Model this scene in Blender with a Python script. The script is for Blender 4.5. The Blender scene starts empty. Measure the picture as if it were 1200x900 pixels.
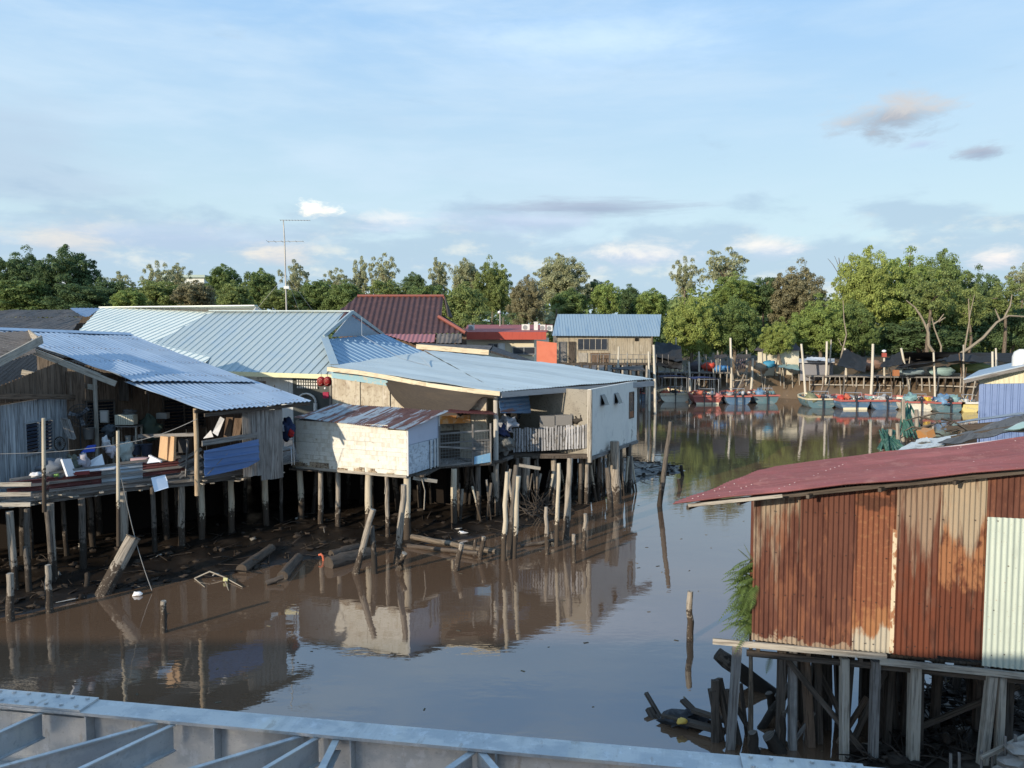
import bpy, math, random
from mathutils import Vector as V, noise as NZ
random.seed(7)
R = math.radians
scene = bpy.context.scene
col = scene.collection

# ------------------------------------------------------------ camera
EYE = 7.0
PITCH = math.atan(55/900)
cam_d = bpy.data.cameras.new('camera'); cam = bpy.data.objects.new('camera', cam_d); col.objects.link(cam)
cam.location = (0, 0, EYE); cam.rotation_euler = (math.pi/2-PITCH, 0, 0)
cam_d.sensor_width = 36; cam_d.lens = 27; cam_d.clip_end = 3000
scene.camera = cam

# ------------------------------------------------------------ exposure, sun, sky
scene.view_settings.view_transform = 'Standard'; scene.view_settings.look = 'None'
scene.view_settings.gamma = 1; scene.view_settings.use_curve_mapping = False
scene.view_settings.exposure = 0.42
SUN_EL = R(15.5); SUN_AZ = (-0.65, -0.76)          # horizontal direction towards the sun
sun_d = bpy.data.lights.new('sun', 'SUN'); sun = bpy.data.objects.new('sun', sun_d); col.objects.link(sun)
sun_d.energy = 4.1; sun_d.angle = R(0.6); sun_d.color = (1.0, 0.86, 0.67)
sv = V((SUN_AZ[0]*math.cos(SUN_EL), SUN_AZ[1]*math.cos(SUN_EL), math.sin(SUN_EL)))
sun.rotation_euler = sv.to_track_quat('Z', 'Y').to_euler()
sun.location = (-40, -30, 30)

class NT:
    """small helper to write node trees"""
    def __init__(s, tree): s.t = tree; s.n = tree.nodes; s.l = tree.links
    def new(s, typ, **kw):
        n = s.n.new(typ)
        for k, v in kw.items(): setattr(n, k, v)
        return n
    def set(s, sock, v):
        if isinstance(v, bpy.types.NodeSocket): s.l.new(v, sock)
        elif v is not None:
            if sock.type == 'RGBA' and len(v) == 3: v = (*v, 1)
            sock.default_value = v
    def math(s, op, a, b=None, c=None, clamp=False):
        n = s.new('ShaderNodeMath', operation=op, use_clamp=clamp)
        s.set(n.inputs[0], a)
        if b is not None: s.set(n.inputs[1], b)
        if c is not None: s.set(n.inputs[2], c)
        return n.outputs[0]
    def vmath(s, op, a, b=None):
        n = s.new('ShaderNodeVectorMath', operation=op)
        s.set(n.inputs[0], a)
        if b is not None: s.set(n.inputs[1], b)
        return n.outputs[0]
    def mix(s, f, a, b, blend='MIX'):
        n = s.new('ShaderNodeMix', data_type='RGBA', blend_type=blend)
        s.set(n.inputs[0], f); s.set(n.inputs[6], a); s.set(n.inputs[7], b)
        return n.outputs[2]
    def ramp(s, x, lo, hi, a=0.0, b=1.0, smooth=True):
        n = s.new('ShaderNodeMapRange', interpolation_type='SMOOTHSTEP' if smooth else 'LINEAR')
        s.set(n.inputs[0], x); s.set(n.inputs[1], lo); s.set(n.inputs[2], hi)
        s.set(n.inputs[3], a); s.set(n.inputs[4], b)
        return n.outputs[0]
    def noise(s, vec, scale=1.0, detail=4, rough=0.55, dist=0.0):
        n = s.new('ShaderNodeTexNoise'); s.set(n.inputs['Vector'], vec)
        n.inputs['Scale'].default_value = scale; n.inputs['Detail'].default_value = detail
        n.inputs['Roughness'].default_value = rough; n.inputs['Distortion'].default_value = dist
        return n.outputs[0]

world = bpy.data.worlds.new('World'); scene.world = world; world.use_nodes = True
w = NT(world.node_tree)
for n in list(w.n): w.n.remove(n)
sky = w.new('ShaderNodeTexSky', sky_type='NISHITA', sun_disc=False)
sky.sun_elevation = SUN_EL; sky.sun_rotation = math.atan2(SUN_AZ[0], SUN_AZ[1])
sky.altitude = 0; sky.air_density = 1.0; sky.dust_density = 1.6; sky.ozone_density = 1.0
SKYK = 10.0                                        # sky units: colour 1.0 on screen = 10 at strength 0.1
def skc(r, g, b):                                  # srgb 0-255 -> linear sky colour
    f = lambda c: ((c/255+0.055)/1.055)**2.4 if c > 10 else c/255/12.92
    return (f(r)*SKYK, f(g)*SKYK, f(b)*SKYK)
tc = w.new('ShaderNodeTexCoord')
sep = w.new('ShaderNodeSeparateXYZ'); w.l.new(w.vmath('NORMALIZE', tc.outputs['Generated']), sep.inputs[0])
az = w.math('MULTIPLY', w.math('ARCTAN2', sep.outputs[0], sep.outputs[1]), 57.2958)
el = w.math('MULTIPLY', w.math('ARCSINE', sep.outputs[2]), 57.2958)
def skyvec(sx, sy, ox=0.0):
    c = w.new('ShaderNodeCombineXYZ'); w.set(c.inputs[0], w.math('MULTIPLY_ADD', az, sx, ox)); w.set(c.inputs[1], w.math('MULTIPLY', el, sy))
    return c.outputs[0]
# clear air: nishita, thinned by a high bright veil
veilcol = w.mix(w.ramp(el, 2, 32), skc(190, 213, 220), skc(136, 183, 232))
base = w.mix(0.84, sky.outputs[0], veilcol)
# high cirrus
n1 = w.noise(skyvec(0.035, 0.16), 1.0, 6, 0.55, 0.4)
n2 = w.noise(skyvec(0.10, 0.55, 7.0), 1.0, 7, 0.6, 0.3)
ci = w.math('ADD', w.math('MULTIPLY', n1, 0.7), w.math('MULTIPLY', n2, 0.3))
ci = w.ramp(ci, 0.40, 0.64)
ci = w.math('MULTIPLY', ci, w.ramp(az, -10, 45, 0.62, 0.30))
base = w.mix(ci, base, skc(188, 208, 224))
# grey-lilac patches at middle height, left
n3 = w.noise(skyvec(0.03, 0.14, 3.3), 1.0, 5, 0.5)
gm = w.math('MULTIPLY', w.ramp(n3, 0.46, 0.66), w.math('MULTIPLY', w.ramp(az, 15, -25), w.math('MULTIPLY', w.ramp(el, 3, 8), w.ramp(el, 19, 12))))
base = w.mix(w.math('MULTIPLY', gm, 0.62), base, skc(166, 184, 204))
# cloud bank low over the trees
nb = w.noise(skyvec(0.11, 0.34, 1.7), 1.0, 7, 0.55, 0.2)
nb_up = w.noise(skyvec(0.11, 0.34, 1.58), 1.0, 3, 0.5, 0.2)
bank = w.math('ADD', nb, w.ramp(el, 4.5, 11.0, 0.22, -0.22, False))
bank = w.math('ADD', bank, w.math('MULTIPLY', w.math('ABSOLUTE', w.math('SUBTRACT', az, 4)), 0.0))
bm = w.ramp(bank, 0.40, 0.57)
lit = w.ramp(w.noise(skyvec(0.22, 0.5, 4.4), 1.0, 6, 0.6), 0.50, 0.68)
lit = w.math('MULTIPLY', lit, w.ramp(el, 9.5, 6.0))
bcol = w.mix(lit, skc(152, 176, 198), skc(207, 208, 204))
base = w.mix(w.math('MULTIPLY', bm, 0.60), base, bcol)
# single clouds: (azimuth, elevation, half width, half height) in degrees
def cloud(px, py, wx, wy, c1, c2, dens, nsc=(0.35, 0.9), ox=0.0, edge=0.85):
    global base
    a0 = math.degrees(math.atan((px-600)/900)); e0 = math.degrees(math.atan((395-py)/900*math.cos(R(a0))))
    kx = math.degrees(1/900)*math.cos(R(a0))**2; ky = math.degrees(1/900)*math.cos(R(a0))
    dx = w.math('DIVIDE', w.math('SUBTRACT', az, a0), wx*kx/1)
    dy = w.math('DIVIDE', w.math('SUBTRACT', el, e0), wy*ky/1)
    r = w.math('SQRT', w.math('ADD', w.math('MULTIPLY', dx, dx), w.math('MULTIPLY', dy, dy)))
    nn = w.noise(skyvec(nsc[0], nsc[1], ox), 1.0, 8, 0.66, 0.35)
    m = w.math('SUBTRACT', w.math('MULTIPLY', w.math('SUBTRACT', nn, 0.5), 2.6), w.math('SUBTRACT', r, 0.85))
    m = w.math('MULTIPLY', w.ramp(m, -edge*0.5, edge), dens)
    sh = w.ramp(w.math('ADD', dy, w.math('MULTIPLY', w.math('SUBTRACT', nn, 0.5), 3.0)), -0.7, 0.6)
    base = w.mix(m, base, w.mix(sh, c1, c2))
cloud(1038, 141, 72, 25, skc(138, 146, 160), skc(188, 187, 188), 0.95, ox=2.0)
cloud(1142, 182, 34, 10, skc(138, 150, 172), skc(158, 166, 182), 0.9, ox=9.0, nsc=(0.5, 1.4))
cloud(1073, 174, 22, 6, skc(162, 180, 208), skc(172, 186, 210), 0.7, ox=5.0, nsc=(0.6, 1.6))
cloud(375, 247, 26, 10, skc(236, 232, 222), skc(255, 250, 236), 0.95, ox=11.0, nsc=(0.7, 1.6), edge=0.6)
cloud(690, 246, 125, 11, skc(142, 158, 180), skc(156, 170, 190), 0.95, ox=14.0, nsc=(0.13, 1.3))
cloud(600, 262, 100, 14, skc(168, 184, 208), skc(182, 196, 216), 0.8, ox=17.0, nsc=(0.16, 0.9))
cloud(200, 278, 210, 17, skc(164, 182, 206), skc(176, 192, 212), 0.75, ox=21.0, nsc=(0.10, 0.6))
cloud(330, 298, 45, 15, skc(192, 194, 200), skc(220, 214, 204), 0.85, ox=25.0, nsc=(0.3, 0.8))
cloud(85, 283, 70, 19, skc(182, 190, 200), skc(214, 209, 202), 0.75, ox=28.0, nsc=(0.25, 0.7))
cloud(745, 300, 75, 18, skc(182, 192, 212), skc(230, 226, 220), 0.75, ox=31.0, nsc=(0.3, 0.7))
cloud(900, 292, 50, 15, skc(182, 196, 214), skc(230, 226, 222), 0.75, ox=35.0, nsc=(0.3, 0.8))
cloud(1165, 303, 42, 13, skc(200, 204, 214), skc(236, 228, 220), 0.85, ox=39.0, nsc=(0.3, 0.9))
cloud(470, 262, 70, 12, skc(180, 194, 214), skc(222, 222, 222), 0.7, ox=43.0, nsc=(0.25, 0.8))
cloud(690, 58, 190, 34, skc(196, 218, 242), skc(204, 224, 244), 0.55, ox=47.0, nsc=(0.09, 0.3), edge=1.2)
bg = w.new('ShaderNodeBackground'); w.l.new(base, bg.inputs[0]); bg.inputs[1].default_value = 0.1
wo = w.new('ShaderNodeOutputWorld'); w.l.new(bg.outputs[0], wo.inputs[0])

# ------------------------------------------------------------ places in the world
def _ray(x, y):
    a = (x-600)/900; b = (450-y)/900
    return a, math.cos(PITCH)+b*math.sin(PITCH), -math.sin(PITCH)+b*math.cos(PITCH)
def atz(x, y, z):
    d = _ray(x, y); t = (z-EYE)/d[2]; return V((d[0]*t, d[1]*t, z))
def aty(x, y, Y):
    d = _ray(x, y); t = Y/d[1]; return V((d[0]*t, Y, EYE+d[2]*t))

# ------------------------------------------------------------ object helpers
def tag(o, label=None, cat=None, group=None, kind=None):
    if label: o['label'] = label
    if cat: o['category'] = cat
    if group: o['group'] = group
    if kind: o['kind'] = kind
    return o
def thing(name, label, cat, loc, group=None):
    o = bpy.data.objects.new(name, None); col.objects.link(o); o.location = V(loc)
    o.empty_display_size = 0.3
    return tag(o, label, cat, group)
def copy_tree(o, parent=None):
    c = o.copy(); col.objects.link(c)
    if parent: c.parent = parent
    for ch in list(o.children): copy_tree(ch, c)
    return c
def wpos(o):
    p = V(o.location)
    while o.parent: o = o.parent; p += V(o.location)
    return p

class MB:
    def __init__(s, o=(0, 0, 0), rz=0.0):
        s.v = []; s.f = []; s.uv = []; s.sm = []; s.o = V(o); s.c = math.cos(rz); s.s = math.sin(rz)
    def T(s, p):
        return V((s.o.x+p[0]*s.c-p[1]*s.s, s.o.y+p[0]*s.s+p[1]*s.c, s.o.z+p[2]))
    def add(s, pts, faces, uvs=None, smooth=False):
        b = len(s.v); P = [s.T(p) for p in pts]; s.v += P
        for k, f in enumerate(faces):
            s.f.append([b+i for i in f]); s.sm.append(smooth)
            if uvs is not None: s.uv.append([uvs[i] for i in f] if not isinstance(uvs[0], list) else uvs[k])
            else:
                q = [P[i] for i in f]; n = V((0, 0, 0))
                for i in range(len(q)):
                    a = q[i]; c = q[(i+1) % len(q)]
                    n += a.cross(c)
                if n.length < 1e-12: n = V((0, 0, 1))
                n.normalize()
                if abs(n.z) > 0.95: s.uv.append([(p.x, p.y) for p in q])
                else:
                    u = V((0, 0, 1)).cross(n).normalized(); vv = n.cross(u)
                    s.uv.append([(p.dot(u), p.dot(vv)) for p in q])
        return s
    def box(s, c, size, ax=None):
        c = V(c); A = ax or (V((1, 0, 0)), V((0, 1, 0)), V((0, 0, 1)))
        h = [A[i]*(size[i]/2) for i in range(3)]
        pts = [c+h[0]*a+h[1]*b+h[2]*d for a in (-1, 1) for b in (-1, 1) for d in (-1, 1)]
        fs = [(0, 1, 3, 2), (4, 6, 7, 5), (0, 4, 5, 1), (2, 3, 7, 6), (0, 2, 6, 4), (1, 5, 7, 3)]
        # uv: v runs along the longest axis (grain)
        L = max(range(3), key=lambda i: size[i]); off = random.random()*9
        dirs = [0, 0, 1, 1, 2, 2]; uvs = []
        loc = [(a*size[0]/2, b*size[1]/2, d*size[2]/2) for a in (-1, 1) for b in (-1, 1) for d in (-1, 1)]
        for k, f in enumerate(fs):
            rest = [i for i in range(3) if i != dirs[k]]
            if L in rest: vi = L; ui = [i for i in rest if i != L][0]
            else: ui, vi = rest
            uvs.append([(loc[i][ui]+off, loc[i][vi]+off*3) for i in f])
        return s.add(pts, fs, uvs)
    def beam(s, p0, p1, w_, h_, up=(0, 0, 1)):
        p0 = V(p0); p1 = V(p1); d = (p1-p0); L = d.length; d.normalize(); up = V(up)
        if abs(d.dot(up)) > 0.98: up = V((0, 1, 0))
        sd = d.cross(up).normalized(); u2 = sd.cross(d)
        return s.box((p0+p1)/2, (L, w_, h_), (d, sd, u2))
    def tube(s, pts, rad, n=8, cap=True, wob=0.0, smooth=True):
        pts = [V(p) for p in pts]; m = len(pts)
        if not isinstance(rad, (list, tuple)): rad = [rad]*m
        P = []; U = []; L = 0; off = random.random()*5
        for i, p in enumerate(pts):
            d = (pts[min(i+1, m-1)]-pts[max(i-1, 0)]).normalized()
            a = V((0, 0, 1)) if abs(d.z) < 0.9 else V((1, 0, 0))
            x = d.cross(a).normalized(); y = d.cross(x)
            if i: L += (p-pts[i-1]).length
            for k in range(n+1):
                t = 2*math.pi*k/n
                r = rad[i]*(1+wob*math.sin(3*t+i*1.7+off)) if wob else rad[i]
                P.append(p+(x*math.cos(t)+y*math.sin(t))*r); U.append((k/n*2*math.pi*max(rad)+off, L))
        F = []
        for i in range(m-1):
            for k in range(n):
                a = i*(n+1)+k; F.append((a, a+1, a+n+2, a+n+1))
        s.add(P, F, U, smooth)
        if cap:
            for i in (0, m-1):
                s.add([P[i*(n+1)+k] for k in range(n)], [tuple(range(n))], None)
        return s
    def ribbed(s, poly, ribdir, pitch, amp, nrow=4, prof='sin', thick=0.008, wob=0.0, sheet=7):
        poly = [V(p) for p in poly]; n = V((0, 0, 0))
        for i in range(len(poly)): n += poly[i].cross(poly[(i+1) % len(poly)])
        n.normalize()
        if n.z < -0.05 or (abs(n.z) <= 0.05 and n.y > 0): n = -n
        o = poly[0]; r = V(ribdir); r = (r-n*r.dot(n)).normalized(); u = r.cross(n)
        Q = [((p-o).dot(u), (p-o).dot(r)) for p in poly]
        u0 = min(q[0] for q in Q); u1 = max(q[0] for q in Q)
        if prof == 'sin': offs = [(k/6, amp*0.5*math.sin(2*math.pi*k/6)) for k in range(6)]
        elif prof == 'box': offs = [(0, 0), (.60, 0), (.66, amp), (.88, amp), (.94, 0)]
        else: offs = [(0, 0), (.80, 0), (.86, amp), (.93, amp), (.99, 0)]
        us = []; brk = set()
        N = max(1, int(round((u1-u0)/pitch))); pp = (u1-u0)/N
        for k in range(N):
            if k and k % sheet == 0 and N > sheet+2: us.append((u0+k*pp, offs[0][1])); brk.add(len(us)-1)
            for a, h in offs: us.append((u0+(k+a)*pp, h))
        us.append((u1-1e-5, 0))
        cols = []
        def span(x):
            vs = []
            for i in range(len(Q)):
                a = Q[i]; b = Q[(i+1) % len(Q)]
                if (a[0]-x)*(b[0]-x) <= 0 and abs(a[0]-b[0]) > 1e-9:
                    t = (x-a[0])/(b[0]-a[0]); vs.append(a[1]+t*(b[1]-a[1]))
            return (min(vs), max(vs)) if len(vs) > 1 else None
        P = []; U = []; F = []; idx = 0; sd = random.random()*50; cb = set(); lift = 0.0
        for ui, (x, h) in enumerate(us):
            sp = span(min(max(x, u0+1e-5), u1-1e-5))
            if sp is None: continue
            for j in range(nrow+1):
                y = sp[0]+(sp[1]-sp[0])*j/nrow
                dz = NZ.noise(V((x*0.8+sd, y*0.8, 0)))*wob if wob else 0
                p = o+u*x+r*y+n*(h+dz+lift); P.append(p); U.append((x, y))
            cols.append(idx); idx += nrow+1
            if ui in brk: cb.add(len(cols)-1); lift = random.uniform(0, .006)
        m = len(P)
        P2 = P+[p-n*thick for p in P]; U2 = U+U
        for i in range(len(cols)-1):
            if i in cb: continue
            for j in range(nrow):
                a = cols[i]+j; b = cols[i+1]+j
                F.append((a, b, b+1, a+1)); F.append((m+a+1, m+b+1, m+b, m+a))
        for i in range(len(cols)-1):
            if i in cb: continue
            a = cols[i]; b = cols[i+1]
            F.append((a, m+a, m+b, b)); F.append((a+nrow, b+nrow, m+b+nrow, m+a+nrow))
        for cc in (cols[0], cols[-1]):
            for j in range(nrow): F.append((cc+j, cc+j+1, m+cc+j+1, m+cc+j))
        return s.add(P2, F, U2, False)
    def slab(s, poly, thick, n=None):
        """closed plate: polygon extruded down its normal"""
        poly = [V(p) for p in poly]
        if n is None:
            n = V((0, 0, 0))
            for i in range(len(poly)): n += poly[i].cross(poly[(i+1) % len(poly)])
            n.normalize()
            if n.z < -0.01: n = -n
        q = [p-V(n)*thick for p in poly]; m = len(poly)
        F = [tuple(range(m)), tuple(range(2*m-1, m-1, -1))]+[(i, (i+1) % m, m+(i+1) % m, m+i) for i in range(m)]
        return s.add(poly+q, F)
    def grid(s, fn, nu, nv, smooth=True):
        P = []; U = []
        for i in range(nu+1):
            for j in range(nv+1):
                P.append(V(fn(i/nu, j/nv))); U.append((i/nu, j/nv))
        F = [(i*(nv+1)+j, (i+1)*(nv+1)+j, (i+1)*(nv+1)+j+1, i*(nv+1)+j+1) for i in range(nu) for j in range(nv)]
        return s.add(P, F, U, smooth)
    def blob(s, c, r, rough=0.3, seed=0, n=8, m=6, freq=1.5):
        c = V(c); r = V(r) if not isinstance(r, (int, float)) else V((r, r, r))
        def fn(u, v):
            t = u*2*math.pi; ph = (v-0.5)*math.pi
            d = V((math.cos(t)*math.cos(ph), math.sin(t)*math.cos(ph), math.sin(ph)))
            k = 1+rough*NZ.noise(d*freq+V((seed*3.1, seed*1.7, 0)))*1.6
            return c+V((d.x*r.x, d.y*r.y, d.z*r.z))*k
        return s.grid(fn, n, m)
    def build(s, name, m, parent=None, loc=None, smooth=None):
        me = bpy.data.meshes.new(name)
        if parent is not None: L = wpos(parent)
        elif loc is not None: L = V(loc)
        else:
            xs = [p.x for p in s.v]; ys = [p.y for p in s.v]; zs = [p.z for p in s.v]
            L = V(((min(xs)+max(xs))/2, (min(ys)+max(ys))/2, min(zs)))
        me.from_pydata([p-L for p in s.v], [], s.f)
        uvl = me.uv_layers.new(name='UVMap'); flat = []
        for u in s.uv:
            for q in u: flat += [q[0], q[1]]
        uvl.data.foreach_set('uv', flat)
        me.polygons.foreach_set('use_smooth', [bool(x) if smooth is None else smooth for x in s.sm])
        me.materials.append(m); me.update()
        o = bpy.data.objects.new(name, me); col.objects.link(o)
        if parent is not None:
            o.parent = parent; o.location = L-wpos(parent)
        else: o.location = L
        return o
    def sub(s, name, m, part):
        """mesh that hangs under a mesh part (sub-part)"""
        return s.build(name, m, parent=part)

# ------------------------------------------------------------ materials
MATS = {}
def mat(name, base, rough=0.75, metal=0.0, var=0.12, layers=(), bump=None, coord='UV', spec=0.4, vari='v', trans=None, alpha=None):
    """layers: (scale_u, scale_v, lo, hi, colour, strength[, (v0,v1,bias0,bias1)])"""
    if name in MATS: return MATS[name]
    m = bpy.data.materials.new(name); m.use_nodes = True; t = NT(m.node_tree)
    bs = t.n['Principled BSDF']; tcn = t.new('ShaderNodeTexCoord')
    co = tcn.outputs[coord]; g = t.new('ShaderNodeNewGeometry')
    isl = g.outputs['Random Per Island']
    off = t.new('ShaderNodeCombineXYZ'); t.set(off.inputs[0], t.math('MULTIPLY', isl, 37.0)); t.set(off.inputs[2], t.math('MULTIPLY', isl, 11.0))
    c2 = co if name.startswith('leaves_') else t.vmath('ADD', co, off.outputs[0])
    c = t.mix(1.0, base, (1, 1, 1), 'MULTIPLY')
    k = t.ramp(isl, 0, 1, 1-var, 1+var, False)
    vm = t.new('ShaderNodeCombineXYZ')
    for i in range(3): t.set(vm.inputs[i], k)
    cur = t.mix(1.0, base, vm.outputs[0], 'MULTIPLY')
    sepv = t.new('ShaderNodeSeparateXYZ'); t.l.new(co, sepv.inputs[0])
    for L in layers:
        mp = t.vmath('MULTIPLY', c2, (L[0], L[1], L[0]))
        nn = t.noise(mp, 1.0, 6, 0.62)
        if len(L) > 6:
            v0, v1, b0, b1 = L[6]
            nn = t.math('ADD', nn, t.ramp(sepv.outputs[1], v0, v1, b0, b1, False))
        f = t.math('MULTIPLY', t.ramp(nn, L[2], L[3]), L[5])
        cur = t.mix(f, cur, L[4])
    t.set(bs.inputs['Base Color'], cur)
    bs.inputs['Metallic'].default_value = metal
    bs.inputs['Specular IOR Level'].default_value = spec
    rn = t.noise(t.vmath('MULTIPLY', c2, (3, 3, 3)), 1.0, 4)
    t.set(bs.inputs['Roughness'], t.ramp(rn, 0.3, 0.7, max(0.02, rough-0.12), min(1, rough+0.12), False))
    if bump:
        b = t.new('ShaderNodeBump'); b.inputs['Strength'].default_value = bump[2]; b.inputs['Distance'].default_value = 0.02
        t.set(b.inputs['Height'], t.noise(t.vmath('MULTIPLY', c2, (bump[0], bump[1], bump[0])), 1.0, 6, 0.65))
        t.l.new(b.outputs[0], bs.inputs['Normal'])
    if trans:
        tr = t.new('ShaderNodeBsdfTranslucent'); t.set(tr.inputs[0], cur)
        mx = t.new('ShaderNodeMixShader'); mx.inputs[0].default_value = trans
        t.l.new(bs.outputs[0], mx.inputs[1]); t.l.new(tr.outputs[0], mx.inputs[2])
        t.l.new(mx.outputs[0], t.n['Material Output'].inputs[0])
    if alpha:
        bs.inputs['Alpha'].default_value = alpha
    MATS[name] = m; return m

def weathered(name, base, dark, light, var=0.22, rough=0.9):
    return mat(name, base, rough, 0, var, [(30, 1.6, .46, .62, dark, .75), (14, .8, .52, .72, light, .55), (1.3, 1.3, .56, .74, dark, .5)], (40, 2.5, .55), spec=.15)
GREYWOOD = weathered('grey_planks', (.20, .19, .18), (.07, .062, .055), (.36, .36, .35))
PALEWOOD = weathered('pale_timber', (.36, .33, .28), (.14, .12, .10), (.50, .47, .42))
WARMWOOD = weathered('warm_timber', (.42, .32, .21), (.16, .11, .07), (.55, .45, .33))
DARKWOOD = weathered('dark_timber', (.085, .07, .058), (.03, .025, .02), (.15, .135, .12))
BROWNWOOD = weathered('brown_timber', (.15, .105, .075), (.05, .035, .025), (.24, .19, .15))
CREAMWOOD = mat('cream_fascia', (.60, .52, .38), .8, 0, .1, [(20, 1.5, .5, .66, (.25, .2, .13), .6), (2, 2, .55, .7, (.30, .24, .15), .5)], (30, 2, .3), spec=.2)
BARK = mat('bark', (.16, .13, .10), .95, 0, .15, [(18, 2, .45, .6, (.06, .05, .04), .8), (2, 2, .55, .7, (.28, .25, .21), .6)], (25, 4, .8), spec=.1)
PALEBARK = mat('pale_bark', (.36, .31, .24), .9, 0, .15, [(10, 2, .5, .65, (.16, .13, .1), .7)], (25, 4, .5), spec=.1)
MUDDYPOST = mat('muddy_post', (.30, .265, .22), .92, 0, .2, [(30, 2.0, .47, .62, (.10, .085, .07), .75), (9, 9, .50, .58, (.045, .034, .026), .95, (0.3, 1.7, .40, -.32)), (26, 26, .57, .62, (.45, .40, .33), .5, (0.0, 1.6, .05, -.2))], (40, 8, .7), spec=.2)
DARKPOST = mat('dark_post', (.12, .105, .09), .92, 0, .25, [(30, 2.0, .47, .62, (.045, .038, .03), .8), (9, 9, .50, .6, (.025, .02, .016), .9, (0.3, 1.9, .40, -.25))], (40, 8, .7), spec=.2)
PALEPOST = mat('pale_post', (.46, .41, .32), .9, 0, .08, [(25, 1.2, .5, .68, (.24, .2, .15), .6), (14, 14, .50, .56, (.045, .034, .026), .97, (0.5, 1.7, .45, -.30))], (40, 8, .5), spec=.2)
def tin(name, base, rust=.0, rough=.42, metal=.35, var=.06, streak=(.5, .7), dark=None, bump=.15):
    dk = dark or tuple(x*.62 for x in base)
    L = [(5, .35, streak[0], streak[1], dk, .5), (.5, .25, .45, .7, tuple(min(1, x*1.18) for x in base), .55), (22, .5, .56, .7, dk, .45)]
    if rust: L += [(4, .5, .62-rust*.3, .70-rust*.25, (.20, .075, .035), .85), (9, 6, .6-rust*.2, .72-rust*.2, (.09, .035, .02), .6)]
    return mat(name, base, rough, metal, var, L, (3, 3, bump), spec=.4)
# more materials are made next to what uses them
# ------------------------------------------------------------ ground and water
SHORE = [(-60, -60), (-60, 6), (-30, 10), (-16.4, 16.0), (-12.8, 18.7), (-11.7, 19.8), (-10.3, 21.3), (-8.3, 22.0), (-7.2, 23.3), (-5.1, 24.5), (-3.0, 25.5),
         (-.3, 27.1), (2.5, 30.2), (4.9, 34.9), (7.4, 38.6), (9.0, 39.8), (9.2, 41.5), (7.0, 43), (3, 46), (1, 54), (2, 68), (6, 78), (13, 87.5), (22, 89.3), (31, 88.5), (34, 85),
         (43, 82.5), (56, 80), (95, 82), (90, 62), (60, 50), (38, 41), (22, 29), (13, 20.5), (9.0, 15.6), (6.6, 13.4), (5.3, 12.2), (4.9, 8), (5.4, 0), (6, -60)]
def shore_d(x, y):
    """signed distance, negative in the water"""
    ins = False; best = 1e9; n = len(SHORE)
    for i in range(n):
        ax, ay = SHORE[i]; bx, by = SHORE[(i+1) % n]
        if (ay > y) != (by > y) and x < (bx-ax)*(y-ay)/(by-ay)+ax: ins = not ins
        dx = bx-ax; dy = by-ay; t = max(0, min(1, ((x-ax)*dx+(y-ay)*dy)/(dx*dx+dy*dy)))
        d = (ax+t*dx-x)**2+(ay+t*dy-y)**2
        if d < best: best = d
    d = math.sqrt(best)
    return -d if ins else d
def ground_z(x, y):
    d = shore_d(x, y)
    d += NZ.noise(V((x*.7, y*.7, 0)))*.45+NZ.noise(V((x*2.1, y*2.1, 4)))*.18
    if d < 0: return max(-1.6, d*.45-0.02)
    far = min(1, max(0, (y-45)/20))
    top = .62+2.18*far; k = 4.2-2.2*far
    z = top*(1-math.exp(-d/k))+0.02
    if d > 6: z += min(1.7, (d-6)*.22)
    a = min(1, d*1.2)
    z += a*(NZ.noise(V((x*1.3, y*1.3, 9)))*.13+NZ.noise(V((x*3.4, y*3.4, 2)))*.07)
    return z
def axis(segs):
    r = []
    for a, b, st in segs:
        n = max(1, int(round((b-a)/st))); r += [a+(b-a)*i/n for i in range(n)]
    return r+[segs[-1][1]]
xs = axis([(-700, -120, 60), (-120, -30, 8), (-30, -16, 1.2), (-16, 12, .26), (12, 40, .7), (40, 120, 8), (120, 700, 60)])
ys = axis([(-60, 6, 4), (6, 11, .8), (11, 42, .26), (42, 72, .9), (72, 96, .5), (96, 150, 6), (150, 900, 60)])
m = MB(); P = []
for x in xs:
    for y in ys: P.append((x, y, ground_z(x, y)))
ny = len(ys); F = [(i*ny+j, (i+1)*ny+j, (i+1)*ny+j+1, i*ny+j+1) for i in range(len(xs)-1) for j in range(ny-1)]
m.add(P, F, [(p[0], p[1]) for p in P], True)
MUD = mat('river_mud', (.014, .0105, .008), .38, 0, 0, [(.9, .9, .5, .62, (.036, .027, .020), .7), (6, 6, .52, .62, (.012, .009, .007), .7), (3, 3, .30, .42, (.16, .115, .075), .85, (62, 78, -.6, .15))], (5, 5, .7), coord='Object', spec=.5)
tag(m.build('ground', MUD, loc=(0, 0, 0)), kind='structure')

WATER = bpy.data.materials.new('river_water'); WATER.use_nodes = True; t = NT(WATER.node_tree)
bs = t.n['Principled BSDF']; tcn = t.new('ShaderNodeTexCoord'); oc = tcn.outputs['Object']
bs.inputs['Roughness'].default_value = 1.0; bs.inputs['Specular IOR Level'].default_value = 0
t.set(bs.inputs['Base Color'], t.mix(t.ramp(t.noise(t.vmath('MULTIPLY', oc, (.12, .25, 1)), 1, 4), .35, .7), (.122, .074, .045), (.150, .095, .060)))
gl = t.new('ShaderNodeBsdfGlossy'); gl.inputs['Roughness'].default_value = .015; gl.inputs['Color'].default_value = (.95, .96, 1, 1)
n1 = t.noise(t.vmath('MULTIPLY', oc, (.9, 1.6, 1)), 1, 3, .5); n2 = t.noise(t.vmath('MULTIPLY', oc, (3.0, 7.0, 1)), 1, 3, .55)
patch = t.ramp(t.noise(t.vmath('MULTIPLY', oc, (.10, .16, 1)), 1, 3, .5), .42, .68, .25, 1.0)
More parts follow.
